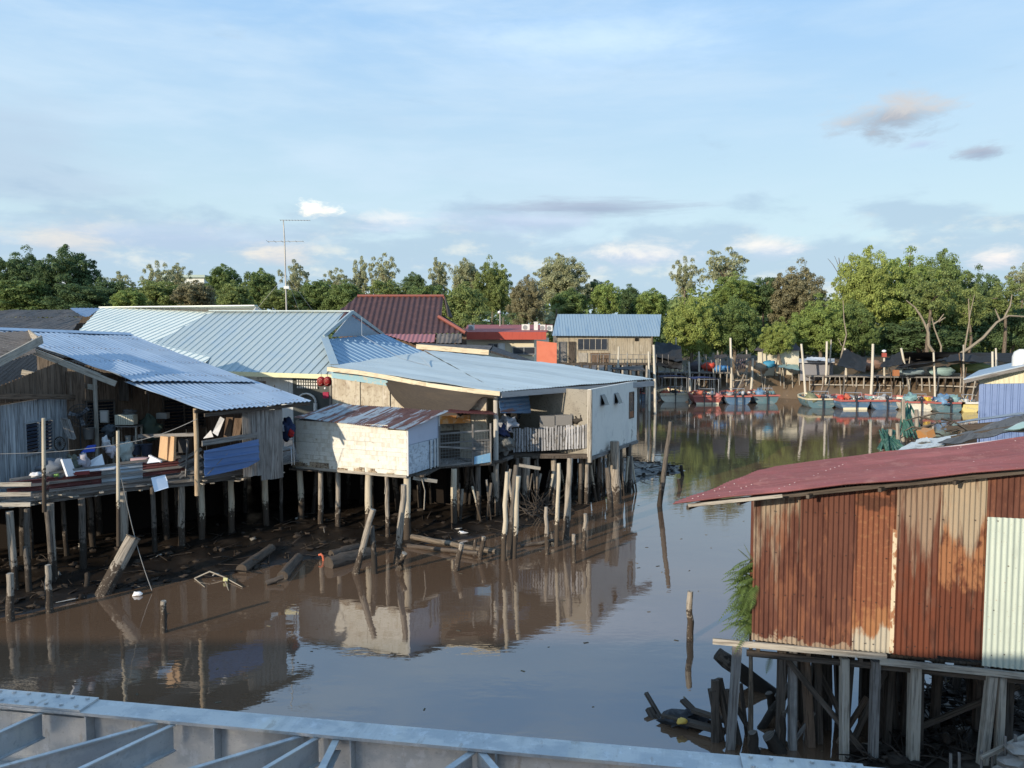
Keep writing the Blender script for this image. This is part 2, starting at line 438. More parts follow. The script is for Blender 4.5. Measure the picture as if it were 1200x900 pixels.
hgt = t.math('ADD', t.math('MULTIPLY', n1, .55), t.math('MULTIPLY', n2, t.math('MULTIPLY', patch, .30)))
bp = t.new('ShaderNodeBump'); bp.inputs['Strength'].default_value = .10; bp.inputs['Distance'].default_value = .085
t.l.new(hgt, bp.inputs['Height']); t.l.new(bp.outputs[0], gl.inputs['Normal'])
fr = t.new('ShaderNodeFresnel'); fr.inputs['IOR'].default_value = 2.6; t.l.new(bp.outputs[0], fr.inputs['Normal'])
mx = t.new('ShaderNodeMixShader'); t.l.new(fr.outputs[0], mx.inputs[0]); t.l.new(bs.outputs[0], mx.inputs[1]); t.l.new(gl.outputs[0], mx.inputs[2])
t.l.new(mx.outputs[0], t.n['Material Output'].inputs[0])
m = MB(); m.add([(-62, -62, 0), (95, -62, 0), (99, 98, 0), (-62, 98, 0)], [(0, 1, 2, 3)])
tag(m.build('river_water', WATER, loc=(0, 0, 0)), kind='structure')

# ------------------------------------------------------------ the bridge the photograph is taken from (behind the camera) and what stands off to the left
CONC = mat('concrete', (.36, .35, .33), .85, 0, .08, [(1.5, 1.5, .5, .7, (.22, .21, .2), .6), (12, .6, .55, .7, (.15, .14, .13), .4)], (12, 12, .3))
br = thing('road_bridge', 'concrete road bridge deck with a parapet, behind the viewer', 'bridge', (0, -4, 4.4))
m = MB(); m.box((0, -4.2, 5.0), (90, 8.2, .8)); m.build('deck', CONC, br)
m = MB(); m.box((0, -.35, 5.9), (90, .25, 1.0)); m.build('parapet', CONC, br)
m = MB(); m.box((0, -7.9, 5.9), (90, .25, 1.0)); m.build('parapet', CONC, br)
for x in (-24, 24):
    m = MB(); m.box((x, -4.2, 2.0), (1.4, 6, 5.18)); m.build('pier', CONC, br)
# ------------------------------------------------------------ galvanised steel girder in the foreground
GALV = mat('galvanised_steel', (.50, .50, .49), .48, .22, .06, [(3.5, 2.2, .46, .60, (.30, .33, .36), .6), (9, 9, .55, .68, (.62, .64, .66), .5), (1.2, 2.0, .56, .68, (.56, .54, .48), .5), (40, 40, .60, .66, (.22, .23, .24), .4), (2.5, 7, .60, .68, (.24, .19, .14), .45), (7, 7, .70, .72, (.80, .80, .76), .8), (.7, 5, .52, .66, (.30, .32, .33), .5)], (30, 30, .12), spec=.5)
gz = 3.9
ga = atz(-150, 796.5, gz); gb = atz(1150, 910.0, gz)            # river side edge of the top flange
gd = (gb-ga); gd.z = 0; gl_ = gd.length; gd.normalize(); gn = V((gd.y, -gd.x, 0))      # gn points to the bridge
W = .235
g = thing('steel_girder', 'long galvanised steel bridge girder with bolted splice plates', 'girder', ga)
mid = (ga+gb)/2; X3 = (gd, gn, V((0, 0, 1)))
m = MB(); m.box(mid+gn*W/2-V((0, 0, .0125)), (gl_, W, .025), X3); m.build('top_flange', GALV, g)
m = MB(); m.box(mid+gn*W*.55-V((0, 0, .285)), (gl_, .014, .52), X3); m.build('web', GALV, g)
m = MB(); m.box(mid+gn*W/2-V((0, 0, .56)), (gl_, W+.04, .025), X3); m.build('bottom_flange', GALV, g)
def gpt(px, py): return atz(px, py, gz)
def along(p): return (p-ga).dot(gd)
for (pa, pb) in ((gpt(-60, 800), gpt(119, 818)), (gpt(867, 886), gpt(1010, 897))):
    s0 = along(pa); s1 = along(pb); c = ga+gd*((s0+s1)/2)+gn*W/2
    m = MB(); m.box(c+V((0, 0, .011)), (s1-s0, W-.006, .018), X3); pl = m.build('splice_plate', GALV, g)
    k = max(2, int((s1-s0)/.13))
    for i in range(k):
        for q in (-1, 1):
            p = c+gd*((i+.5)/k-.5)*(s1-s0)+gn*q*(W*.28)
            b = MB(); b.tube([p+V((0, 0, .0205)), p+V((0, 0, .036))], .016, 6, smooth=False); b.build('bolt', GALV, pl)
    if s0 < 2:
        w2 = MB(); w2.box(c+gn*(W*.05+.02)-V((0, 0, .29)), (s1-s0, .012, .40), X3); w2.build('web_plate', GALV, g)
def brace(px0, py0, px1, py1, h, wt=.045, z=3.868, ext=1.5):
    a = atz(px0, py0, z); b = atz(px1, py1, z); d = (b-a).normalized(); a = a-d*.03; b = a+d*(ext)
    m = MB(); sd = d.cross(V((0, 0, 1)))
    m.beam(a-V((0, 0, .006)), b-V((0, 0, .006)), wt, .012)
    m.beam(a-V((0, 0, .014+h/2))+sd*wt*.42, b-V((0, 0, .014+h/2))+sd*wt*.42, .008, h)
    m.beam(a-V((0, 0, .02+h)), b-V((0, 0, .02+h)), wt, .012)
    return m.build('bracing', GALV, g)
for q in ((46, 836, 0, 857), (180, 848, 0, 898), (200, 850, 94, 900), (352, 862, 225, 900), (371, 864, 310, 900), (394, 866, 377, 900), (553, 881, 526, 900), (565, 882, 580, 900)):
    brace(*q, h=.20 if q[0] not in (394, 565) else .09, wt=.038 if q[0] < 394 else .055)
for i in range(6):
    c = ga+gd*(1.2+i*1.15)
    m = MB(); m.box(c+gn*(W*.55+.06)-V((0, 0, .285)), (.012, .10, .51), X3); m.build('stiffener', GALV, g)

# ------------------------------------------------------------ wall and post helpers
def plank_wall(name, mt, parent, p0, p1, z0, z1a, z1b=None, pw=.15, th=.025, vertical=True, ragged=.04, out=None, skip=None):
    """separate boards between plan points p0, p1; top runs from z1a (at p0) to z1b (at p1)"""
    z1b = z1a if z1b is None else z1b
    p0 = V((p0[0], p0[1], 0)); p1 = V((p1[0], p1[1], 0)); d = p1-p0; L = d.length; d.normalize(); n = V((d.y, -d.x, 0))
    m = MB(); rg = random.Random(int(L*1000)+int(z0*77))
    if vertical:
        k = max(1, int(L/pw)); w_ = L/k
        for i in range(k):
            s0 = (i+.5)*w_; zt = z1a+(z1b-z1a)*s0/L; zb = z0-rg.random()*ragged
            if skip and skip[0] < s0 < skip[1]:
                for (a, b) in ((zb, skip[2]), (skip[3], zt)):
                    if b-a > .02: m.box(p0+d*s0+n*rg.uniform(-.006, .006)+V((0, 0, (a+b)/2)), (w_*.965, th, b-a), (d, n, V((0, 0, 1))))
                continue
            ax = V((0, 0, 1))+d*rg.uniform(-.006, .006); ax.normalize()
            m.box(p0+d*s0+n*rg.uniform(-.008, .008)+V((0, 0, (zb+zt)/2)), (w_*.965, th, zt-zb), (d, n, ax))
    else:
        k = max(1, int((max(z1a, z1b)-z0)/pw)); h_ = (max(z1a, z1b)-z0)/k
        for i in range(k):
            z = z0+(i+.5)*h_; s1 = L
            if z1b < z1a and z > z1b: s1 = L*(z1a-z)/(z1a-z1b)
            s0 = 0
            if z1a < z1b and z > z1a: s0 = L*(z-z1a)/(z1b-z1a)
            if s1-s0 < .05: continue
            spans = [(s0, s1)]
            if skip and skip[2] < z < skip[3]: spans = [(s0, skip[0]), (skip[1], s1)]
            else:
                c = s0+(s1-s0)*.64; spans = [(s0, c), (c+.008, s1)] if i >= k*.4 else [(s0, s1)]
            for a, b in spans:
                if b-a < .02: continue
                tl = rg.uniform(-.004, .004)
                m.box(p0+d*(a+b)/2+n*rg.uniform(-.006, .006)+V((0, 0, z)), (b-a, th, h_*.978), (V((d.x, d.y, tl)).normalized(), n, V((0, 0, 1))))
    return m.build(name, mt, parent)
def quadwall(name, mt, parent, p0, p1, z0, z1a, z1b=None, th=.12):
    z1b = z1a if z1b is None else z1b; p0 = V((p0[0], p0[1], 0)); p1 = V((p1[0], p1[1], 0))
    d = (p1-p0).normalized(); n = V((d.y, -d.x, 0))
    m = MB(); zz = lambda p, z: V((p.x, p.y, z))
    m.slab([zz(p0, z0), zz(p1, z0), zz(p1, z1b), zz(p0, z1a)], -th if False else th, n=n)
    return m.build(name, mt, parent)
def stilt(parent, x, y, ztop, r, mt, lean=(0, 0), zbot=None, n=8, square=False):
    zb = (ground_z(x, y) if zbot is None else zbot)-.35
    a = V((x+lean[0], y+lean[1], zb)); b = V((x, y, ztop)); m = MB()
    if square: m.beam(a, b, r*1.8, r*1.8)
    else:
        pts = [a.lerp(b, k/5)+V((random.uniform(-.012, .012), random.uniform(-.012, .012), 0)) for k in range(6)]
        m.tube(pts, [r*(1.12-.12*k/5) for k in range(6)], n, wob=.05)
    return m.build('stilt', mt, parent)
def poly_plan(pts, z, th, mt, name, parent):
    m = MB(); m.slab([(p[0], p[1], z) for p in pts], th, n=(0, 0, 1)); return m.build(name, mt, parent)
def window(parent, p0, p1, z0, z1, frame_m, pane_m, louvre=True, n_out=None, mull=1, name='window'):
    p0 = V((p0[0], p0[1], 0)); p1 = V((p1[0], p1[1], 0)); d = (p1-p0); L = d.length; d.normalize(); n = V((d.y, -d.x, 0)); ax = (d, n, V((0, 0, 1)))
    c = (p0+p1)/2; zc = (z0+z1)/2; H_ = z1-z0
    m = MB()
    for z in (z0, z1): m.box(c+V((0, 0, z))+n*.03, (L+.06, .07, .05), ax)
    for i in range(mull+2):
        m.box(p0+d*(L*i/(mull+1))+V((0, 0, zc))+n*.031, (.05, .07, H_-.05), ax)
    f = m.build(name, frame_m, parent)
    m = MB()
    if louvre:
        k = max(3, int(H_/.11))
        for i in range(k):
            z = z0+.05+(H_-.1)*(i+.5)/k
            up = (V((0, 0, 1))+n*.9).normalized(); m.box(c+V((0, 0, z))+n*.012, (L-.02, .006, H_/k*.92), (d, d.cross(up), up))
        b = MB(); b.box(c+V((0, 0, zc))-n*.10, (L, .01, H_), ax); b.build('backing', VOIDM, f)
    else: m.box(c+V((0, 0, zc))+n*.0, (L-.03, .008, H_-.03), ax)
    m.build('pane', pane_m, f)
    return f
GLASS = mat('dark_glass', (.03, .035, .045), .12, 0, .3, spec=.6)
VOIDM = mat('dark_interior', (.02, .018, .016), .95, 0, 0, spec=0)
FRAMEGREY = mat('grey_frame', (.26, .27, .28), .7, 0, .1)
WHITEPAINT = mat('old_white_paint', (.62, .62, .60), .7, 0, .06, [(3, 3, .52, .7, (.40, .38, .34), .5), (20, 20, .58, .66, (.25, .22, .18), .5)], (10, 10, .2))
BLUETIN = tin('pale_blue_tin', (.31, .39, .49), .0, .38, .3, .10, (.48, .66))
BLUETIN2 = tin('grey_blue_tin', (.36, .47, .55), .0, .4, .3, .08, (.46, .66))
GREENTIN = tin('pale_green_tin', (.58, .66, .62), .0, .45, .25, .03)
DEEPBLUE = tin('deep_blue_tin', (.09, .17, .36), .0, .4, .2, .05)
ASBESTOS = mat('old_dark_sheet', (.13, .12, .115), .95, 0, .1, [(6, .8, .48, .64, (.05, .045, .04), .7), (1.2, 1.2, .5, .65, (.2, .17, .15), .5), (20, 20, .55, .65, (.26, .25, .22), .4)], (20, 20, .5), spec=.1)
RUSTTIN = mat('rusted_tin', (.40, .42, .43), .6, .25, .12, [(3.0, .25, .47, .53, (.17, .055, .03), .92), (9, 1.5, .50, .62, (.09, .03, .02), .6), (2, .8, .6, .66, (.55, .56, .56), .6)], (8, 3, .2), spec=.3)

UNDERSHADE = mat('underfloor_shade', (.018, .015, .013), .95, 0, .2, spec=0)  # near-black colour standing in for the shade under the floors
def screws(parent, A, B, C_, D_, us, n, mt, dz=.03):
    nn = (B-A).cross(D_-A).normalized(); nn = nn if nn.z > 0 else -nn; m = MB(); rg = random.Random(n)
    for v in us:
        for i in range(n):
            u = (i+.5)/n; p = A.lerp(B, u).lerp(D_.lerp(C_, u), v)+nn*dz
            if rg.random() < .85: m.box(p, (.035, .035, .012))
    m.build('roof_screws', mt, parent)['kind'] = 'stuff'
SCR = mat('rusty_screws', (.14, .10, .08), .8)

# ================================================= house A + B : long blue roof, cluttered veranda
FZ = 2.6
edge = [atz(-60, 604, 2.45), atz(0, 590, 2.45), atz(57, 583, 2.45), atz(140, 571, 2.45), atz(235, 560, 2.5), atz(298, 549, 2.55), atz(331, 545, 2.55)]
E2 = [(p.x, p.y) for p in edge]
hb = thing('stilt_house', 'weathered plank house with long pale blue tin roof and cluttered veranda, nearest on the left', 'house', (-13, 26, 1.6))
poly_plan(E2+[(-7.6, 27.2), (-9.5, 33), (-22, 34), (-24, 22), (-17, 19)], FZ, .05, GREYWOOD, 'floor', hb)
# floor boards and beams along the edge
m = MB()
for i in range(len(E2)-1):
    a = V((*E2[i], 0)); b = V((*E2[i+1], 0)); d = (b-a).normalized(); n = V((d.y, -d.x, 0))
    m.beam(a+V((0, 0, 2.48))-n*.04, b+V((0, 0, 2.47))-n*.04, .07, .14)
    m.beam(a+V((0, 0, 2.33))-n*.20, b+V((0, 0, 2.31))-n*.20, .10, .12)
m.build('edge_beam', GREYWOOD, hb)
m = MB(); rg = random.Random(4)
for i in range(46):                                 # ragged board ends poking out under the floor
    s = rg.random()*(len(E2)-1); k = int(s); a = V((*E2[k], 0)).lerp(V((*E2[k+1], 0)), s-k)
    d = V((E2[k+1][0]-E2[k][0], E2[k+1][1]-E2[k][1], 0)).normalized(); n = V((d.y, -d.x, 0)); n2 = (n+d*rg.uniform(-.5, .5)).normalized()
    z = 2.60+rg.choice((-.09, -.20, -.3))+rg.uniform(-.02, .02)
    m.beam(a+V((0, 0, z))-n2*1.0, a+V((0, 0, z+rg.uniform(-.04, .03)))+n2*rg.uniform(.02, .28), rg.uniform(.07, .16), .03)
m.build('joist', PALEWOOD, hb)
# roof
R0 = V((-18.8, 27.9, 7.27)); R1 = V((-16.0, 32.2, 7.10)); Ee1 = V((-6.9, 26.4, 4.80)); Ee0 = V((-9.05, 22.7, 4.78))
sl = (Ee1-R1)
U1 = atz(0, 0, 0)
up1 = aty(300, 447.5, 27.6); up0 = Ee0.lerp(R0, .30)+V((0, 0, .10))
m = MB(); m.ribbed([R0, R1, up1, up0], sl, .19, .035, 6, 'sin', wob=.05); m.build('roof', BLUETIN, hb)
lo1 = R1.lerp(Ee1, .66)+V((0, 0, -.06)); lo0 = R0.lerp(Ee0, .66)+V((0, 0, -.05))
m = MB(); m.ribbed([lo0, lo1, Ee1, Ee0], sl, .19, .035, 6, 'sin', wob=.04); m.build('roof', BLUETIN, hb)
m = MB(); m.ribbed([R0+V((.1, .05, .05)), R1+V((.05, .1, .05)), R1+V((-5, 2.9, -2.4)), R0+V((-5, 2.9, -2.4))], V((-.8, .5, -.4)), .19, .035, 3, 'sin'); m.build('roof', BLUETIN, hb)
screws(hb, R0, R1, up1, up0, (.12, .38, .64, .9), 30, SCR); screws(hb, lo0, lo1, Ee1, Ee0, (.15, .6, .93), 24, SCR)
m = MB(); rd = (R1-R0).normalized(); sn = V((rd.y, -rd.x, 0))
m.slab([R0+sn*.28+V((0, 0, -.01)), R1+sn*.28+V((0, 0, -.01)), R1+V((0, 0, .09)), R0+V((0, 0, .09))], .02); m.slab([R0-sn*.28+V((0, 0, -.01)), R1-sn*.28+V((0, 0, -.01)), R1+V((0, 0, .092)), R0+V((0, 0, .092))], .02)
m.build('ridge_cap', BLUETIN, hb)
# rake boards at the near gable
m = MB(); m.beam(R0+V((.05, -.1, -.22)), Ee0.lerp(R0, .45)+V((.02, -.04, -.20)), .04, .22); m.build('barge_board', PALEWOOD, hb)
m = MB(); m.beam(Ee0+V((-.1, .05, -.10)), Ee1+V((-.1, .05, -.10)), .05, .10)
for k in range(5):
    q0 = R0.lerp(Ee0, .15+.2*k)+V((0, 0, -.14)); q1 = R1.lerp(Ee1, .15+.2*k)+V((0, 0, -.14)); m.beam(q0, q1, .06, .09)
m.build('purlin', DARKWOOD, hb)
# back wall of the veranda and gable wall
BW0 = (-14.35, 24.7); BW1 = (-12.45, 26.6); BW2 = (-9.4, 29.3); 
def roofz(x, y):
    # height of the near roof slope above a plan point
    n = (R1-R0).cross(Ee0-R0); return R0.z-(n.x*(x-R0.x)+n.y*(y-R0.y))/n.z
zt = lambda p: roofz(p[0], p[1])-.15
plank_wall('wall', BROWNWOOD, hb, BW0, BW1, FZ, zt(BW0), zt(BW1), .17)
plank_wall('wall', BROWNWOOD, hb, BW1, BW2, FZ, zt(BW1), zt(BW2), .17)
window(hb, (-13.95, 25.05), (-13.35, 25.65), 3.75, 4.9, DARKWOOD, GLASS, True, mull=0)
window(hb, (-12.2, 26.75), (-11.15, 27.68), 3.75, 4.85, DARKWOOD, GLASS, True, mull=1)
# plank screen at the right end of the veranda
pA = (-8.95, 24.1); pB = (-8.15, 24.75); pC = (-7.65, 25.45)
plank_wall('wall', GREYWOOD, hb, (-8.6, 24.35), pB, FZ-.05, zt(pA)-.05, zt(pB), .13)
plank_wall('wall', GREYWOOD, hb, pB, pC, FZ-.25, zt(pB), zt(pC), .15)
plank_wall('wall', BROWNWOOD, hb, pC, (-9.0, 29.0), FZ, zt(pC), zt((-9.0, 29.0)), .17)
# house A : near wing with plank wall
AX = -14.4
plank_wall('wall', mat('silver_planks', (.30, .32, .34), .9, 0, .2, [(30, 1.2, .46, .6, (.10, .095, .09), .8), (10, .6, .50, .66, (.55, .57, .58), .8)], (40, 2.5, .5), spec=.15), hb, (AX, 20.4), (AX, 24.75), FZ, 5.05, 5.15, .13, skip=(2.1, 3.5, 3.5, 4.45))
plank_wall('wall', BROWNWOOD, hb, (AX+.02, 20.4), (AX+.02, 24.8), 5.15, 5.4, 6.3, .15)
window(hb, (AX, 22.52), (AX, 23.88), 3.50, 4.45, FRAMEGREY, mat('blue_louvre_glass', (.07, .10, .16), .2, 0, .3, spec=.6), True, mull=1)
plank_wall('wall', DARKWOOD, hb, (AX-2.6, 27.5), (AX+1.6, 25.6), 4.9, 6.6, 5.5, .15)
m = MB(); m.beam((AX+.25, 20.2, 5.45), (AX+.2, 24.9, 5.05), .05, .16); m.build('beam', BROWNWOOD, hb)
# little dark roof fragment with white barge boards at the frame's edge
a1 = aty(44, 397, 23.4); a0 = aty(-30, 437, 20.4)
b1 = aty(44, 391, 26.0); b0 = aty(-60, 388, 24.5)
m = MB(); m.ribbed([a0, a1, a1+V((-1.7, 2.3, .25)), a0+V((-3.2, 1.6, 1.4))], (a1-a0).cross(V((0, 0, 1))), .2, .04, 3, 'sin'); m.build('roof', ASBESTOS, hb)
m = MB(); m.beam(a0+V((.05, -.06, -.05)), a1+V((.1, .06, -.02)), .05, .24); m.beam(a1+V((0, 0, -.02)), a1+V((-1.7, 2.3, .20)), .05, .2); m.build('barge_board', PALEWOOD, hb)
g0 = aty(26, 436, 24.9); g1 = aty(114, 455, 25.2)
m = MB(); m.beam(g0, g1, .10, .17); m.build('beam', PALEWOOD, hb)
m = MB(); m.beam(aty(40, 412, 24.2), aty(136, 450, 24.6), .06, .18); m.build('barge_board', PALEWOOD, hb)
# posts on the veranda
for (px, pyb, Y, r) in ((115, 0, 24.9, .07), (189, 0, 27.3, .05)):
    p = aty(px, 560, Y); m = MB(); m.tube([(p.x, p.y, FZ), (p.x, p.y, roofz(p.x, p.y)-.1)], r, 8); m.build('post', PALEWOOD, hb)
pp = atz(231, 575, 2.35); m = MB(); m.tube([(pp.x, pp.y, 2.2), (pp.x+.02, pp.y, 3.6), (pp.x, pp.y+.02, 4.85)], [.075, .07, .065], 10); m.build('post', WARMWOOD, hb)
# railing of old corrugated strips along the edge
RED = mat('maroon_tin', (.13, .045, .045), .6, .1, .1, [(3, 3, .5, .7, (.07, .03, .03), .6), (12, 12, .58, .7, (.25, .22, .2), .4)], (8, 8, .2))
def rail_sheet(p0, p1, z0, z1, mt, name='railing_sheet', amp=.03, pitch=.10, nrow=6):
    p0 = V(p0); p1 = V(p1); m = MB()
    m.ribbed([(p0.x, p0.y, z0[0]), (p1.x, p1.y, z0[1]), (p1.x, p1.y, z1[1]), (p0.x, p0.y, z1[0])], p1-p0, pitch, amp, nrow, 'sin', wob=.03); return m.build(name, mt, hb)
e0, e1, e2, e3 = edge[1], edge[2], edge[3], edge[4]
q = lambda a, b, t: a.lerp(b, t)
rail_sheet(q(e0, e1, .15), e1, (2.72, 2.66), (3.02, 3.02), RED); rail_sheet(e1, q(e1, e2, .74), (2.66, 2.64), (3.10, 3.12), RED)
rail_sheet(q(e1, e2, .74), q(e2, e3, .28), (2.62, 2.62), (3.10, 3.16), tin('grey_tin', (.33, .38, .42), 0, .45, .3))
rail_sheet(q(e2, e3, .28), q(e2, e3, .80), (2.70, 2.74), (3.14, 3.18), RED)
m = MB()
off = V((.06, -.06, 0))
for (a, b, za, zb) in ((e0, e1, 2.90, 2.86), (e1, e2, 2.88, 2.84), (e2, q(e2, e3, .85), 2.86, 2.94), (e1, e2, 3.16, 3.17), (e2, q(e2, e3, .8), 3.19, 3.25), (q(e0, e1, .2), e1, 3.08, 3.12), (e1, e2, 2.66, 2.60), (e2, q(e2, e3, .7), 2.60, 2.64)):
    m.beam(V((a.x, a.y, za))+off, V((b.x, b.y, zb))+off, .035, .075)
m.build('railing_rail', GREYWOOD, hb)
m = MB()
u0 = q(e2, e3, .70)+V((.1, -.1, 0)); u1 = e3+V((.1, -.1, 0))
for (t0, z0, t1, z1, w_) in ((.0, 2.95, 1, 3.22, .13), (.0, 2.62, 1, 2.98, .13), (.1, 2.75, 1, 2.72, .10), (.3, 2.60, .42, 3.75, .11), (0, 3.1, 1, 3.45, .10)):
    m.beam(V((q(u0, u1, t0).x, q(u0, u1, t0).y, z0)), V((q(u0, u1, t1).x, q(u0, u1, t1).y, z1)), .03, w_)
m.build('railing_board', GREYWOOD, hb)
# left end wooden steps / pale boards
m = MB()
for z in (3.05, 2.78, 2.5): 
    a = aty(-25, 545+(3.05-z)*80, 20.4); m.beam((a.x, a.y, z), (a.x+1.3, a.y+.15, z-.02), .05, .11)
m.build('railing_board', PALEWOOD, hb)
p0 = atz(234, 556, 2.76); 
m = MB(); s0 = V((-9.28, 22.96, 0)); s1 = V((-8.16, 24.58, 0))
m.ribbed([(s0.x, s0.y, 2.78), (s1.x, s1.y, 2.90), (s1.x, s1.y, 3.72), (s0.x, s0.y, 3.68)], s1-s0, .26, .03, 4, 'box'); m.build('blue_railing_panel', DEEPBLUE, hb)
m = MB(); m.beam((s0.x-.05, s0.y, 3.80), (s1.x-.05, s1.y, 3.86), .05, .16); m.beam((s0.x+.03, s0.y, 2.80), (s0.x+.6, s0.y+.9, 3.6), .015, .015); m.build('railing_rail', GREYWOOD, hb)
# stilts: front row read off the place, then rows behind
front = [(-18, .09, DARKPOST, 2.3), (10, .10, MUDDYPOST, 2.3), (30, .08, DARKPOST, 2.3), (57, .11, MUDDYPOST, 2.35), (95, .10, DARKPOST, 2.35), (144, .12, MUDDYPOST, 2.35), (178, .08, DARKPOST, 2.35), (213, .11, MUDDYPOST, 2.35), (236, .105, PALEPOST, 2.35), (271, .105, PALEPOST, 2.4), (310, .11, PALEPOST, 2.4), (330, .07, DARKPOST, 2.4)]
for px, r, mt, z in front:
    yy = 600-(px/331)*52; p = atz(px, yy, 2.35); stilt(hb, p.x-.05, p.y+.12, z, r*.92, mt, (random.uniform(-.08, .08), 0))
rg = random.Random(3)
for row in range(1, 5):
    for k in range(9):
        t = (k+rg.random()*.7)/9*5.9; i = int(t); a = V((*E2[i], 0)).lerp(V((*E2[min(i+1, 6)], 0)), t-i); x = a.x-row*1.25*.66+rg.uniform(-.3, .3); y = a.y+row*1.25*.75+rg.uniform(-.3, .3)
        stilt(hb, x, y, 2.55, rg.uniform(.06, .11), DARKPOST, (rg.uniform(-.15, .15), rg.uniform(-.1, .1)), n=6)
# near-black sheets added deep under the floor, painting the shade there
m = MB(); m.slab([(-24, 22.2, -.2), (-15.6, 23.4, -.2), (-15.6, 23.4, 2.5), (-24, 22.2, 2.5)], .1, n=(0.2, -1, 0)); m.slab([(-15.6, 23.4, -.2), (-10.0, 28.6, -.2), (-10.0, 28.6, 2.5), (-15.6, 23.4, 2.5)], .1, n=(0.6, -.7, 0)); m.build('dark_backing', UNDERSHADE, hb)

# ================================================= white hut
HZ = 2.34
hL = V((-7.75, 27.42, 0)); hC = V((-3.53, 25.6, 0)); hR = V((-2.66, 27.62, 0)); hBk = hL+(hR-hC)
HUTW = mat('whitewashed_boards', (.64, .63, .57), .85, 0, .05, [(1.2, 3.0, .50, .66, (.50, .46, .36), .6), (9, 9, .60, .68, (.42, .36, .27), .4), (2.5, 2.5, .62, .68, (.24, .18, .12), .7), (24, 24, .58, .64, (.36, .32, .25), .5), (.8, 5, .52, .62, (.46, .42, .34), .6)], (14, 14, .4), spec=.2)
hut = thing('white_hut', 'small whitewashed board hut with a streaky rusted tin roof, on pale round stilts', 'hut', (-5.2, 27, 2.2))
plank_wall('wall', HUTW, hut, hL, hC, HZ+.02, 4.02, 3.93, .145, .03, vertical=False)
m = MB(); d = (hC-hL).normalized(); n = V((d.y, -d.x, 0))
m.beam(V((hL.x, hL.y, HZ-.01))+n*.02, V((hC.x, hC.y, HZ-.03))+n*.02, .06, .09)
m.build('beam', PALEWOOD, hut)
DIRT = mat('peeling_dirty_paint', (.30, .24, .17), .95, 0, .35, [(8, 8, .48, .6, (.10, .07, .05), .8), (14, 14, .55, .62, (.6, .56, .45), .8)], (20, 20, .8), spec=.1)
HUTS = mat('hut_side_board', (.48, .54, .60), .7, 0, .1, [(7, 7, .50, .58, (.24, .27, .31), .7), (3, 3, .55, .7, (.62, .66, .70), .5)], (12, 12, .3))
plank_wall('wall', HUTS, hut, hC, hR, HZ+.02, 3.36, 3.36, .15, .03, vertical=False)
m = MB(); m.slab([(hC.x, hC.y, 3.37), (hR.x, hR.y, 3.37), (hR.x, hR.y, 4.28), (hC.x, hC.y, 3.93)], .02, n=(.92, -.4, 0)); m.build('gable_panel', mat('pale_lilac_sheet', (.46, .50, .60), .5, 0, .02, [(2, 2, .5, .7, (.38, .42, .52), .5)]), hut)
quadwall('wall', HUTS, hut, hR, hBk, HZ, 4.28, 4.3, .03); quadwall('wall', HUTS, hut, hBk, hL, HZ, 4.3, 4.02, .03)
m = MB()
for p, zt_ in ((hC, 3.95), (hR, 4.25)):
    m = MB(); m.box((p.x+.03, p.y-.02, (HZ+zt_)/2), (.05, .05, zt_-HZ)); m.build('corner_post', WHITEPAINT, hut)
for t_ in (.70, .83, .93): 
    p = hC.lerp(hR, t_); m = MB(); m.box((p.x+.05, p.y-.02, (HZ+3.36)/2), (.03, .10, 3.36-HZ)); m.build('batten', WHITEPAINT, hut)
poly_plan([hL, hC, hR, hBk], HZ, .08, DARKWOOD, 'floor', hut)
# roof: front eave at the front wall, rising to the back
dx = (hC-hL).normalized(); dy = (hR-hC).normalized()
f0 = hL-dx*.15-dy*.22+V((0, 0, 4.03)); f1 = hC+dx*.10-dy*.22+V((0, 0, 3.93)); k1 = hR+dx*.30+dy*.25+V((0, 0, 4.33)); k0 = hBk-dx*.15+dy*.9+V((0, 0, 4.55))
k0 = aty(408, 473.5, 29.0)-dx*.6; f0b = aty(344, 489, 27.4)
m = MB(); m.ribbed([f0b, f1, k1, k0], dy, .085, .025, 4, 'sin', wob=.04); m.build('roof', RUSTTIN, hut)
for (p, r) in ((hL.lerp(hC, .22), .09), (hL.lerp(hC, .38), .09), (hL.lerp(hC, .66), .12), (hL.lerp(hC, .82), .07), (hC+V((-.03, .1, 0)), .12), (hL.lerp(hC, .02), .11)):
    stilt(hut, p.x, p.y+.15, HZ-.05, r, PALEPOST if r > .1 else MUDDYPOST, (random.uniform(-.05, .05), 0))
for i in range(10): stilt(hut, random.uniform(-7.5, -3), random.uniform(27.5, 30.5), HZ-.08, random.uniform(.06, .11), DARKPOST, (random.uniform(-.2, .2), 0), n=6)
# ragged rotten fringe under the front boards
m = MB(); rg = random.Random(9)
for i in range(34):
    t_ = rg.random()**1.0; p = hL.lerp(hC, t_)+n*.03; h_ = rg.uniform(.05, .22)*(1.3-.6*t_); m.box((p.x, p.y, HZ+.02+h_/2-.05), (rg.uniform(.12, .4), .015, h_), (dx, n, V((rg.uniform(-.1, .1)*dx.x, 0, 1)).normalized()))
m.build('rotten_boards', DIRT, hut)

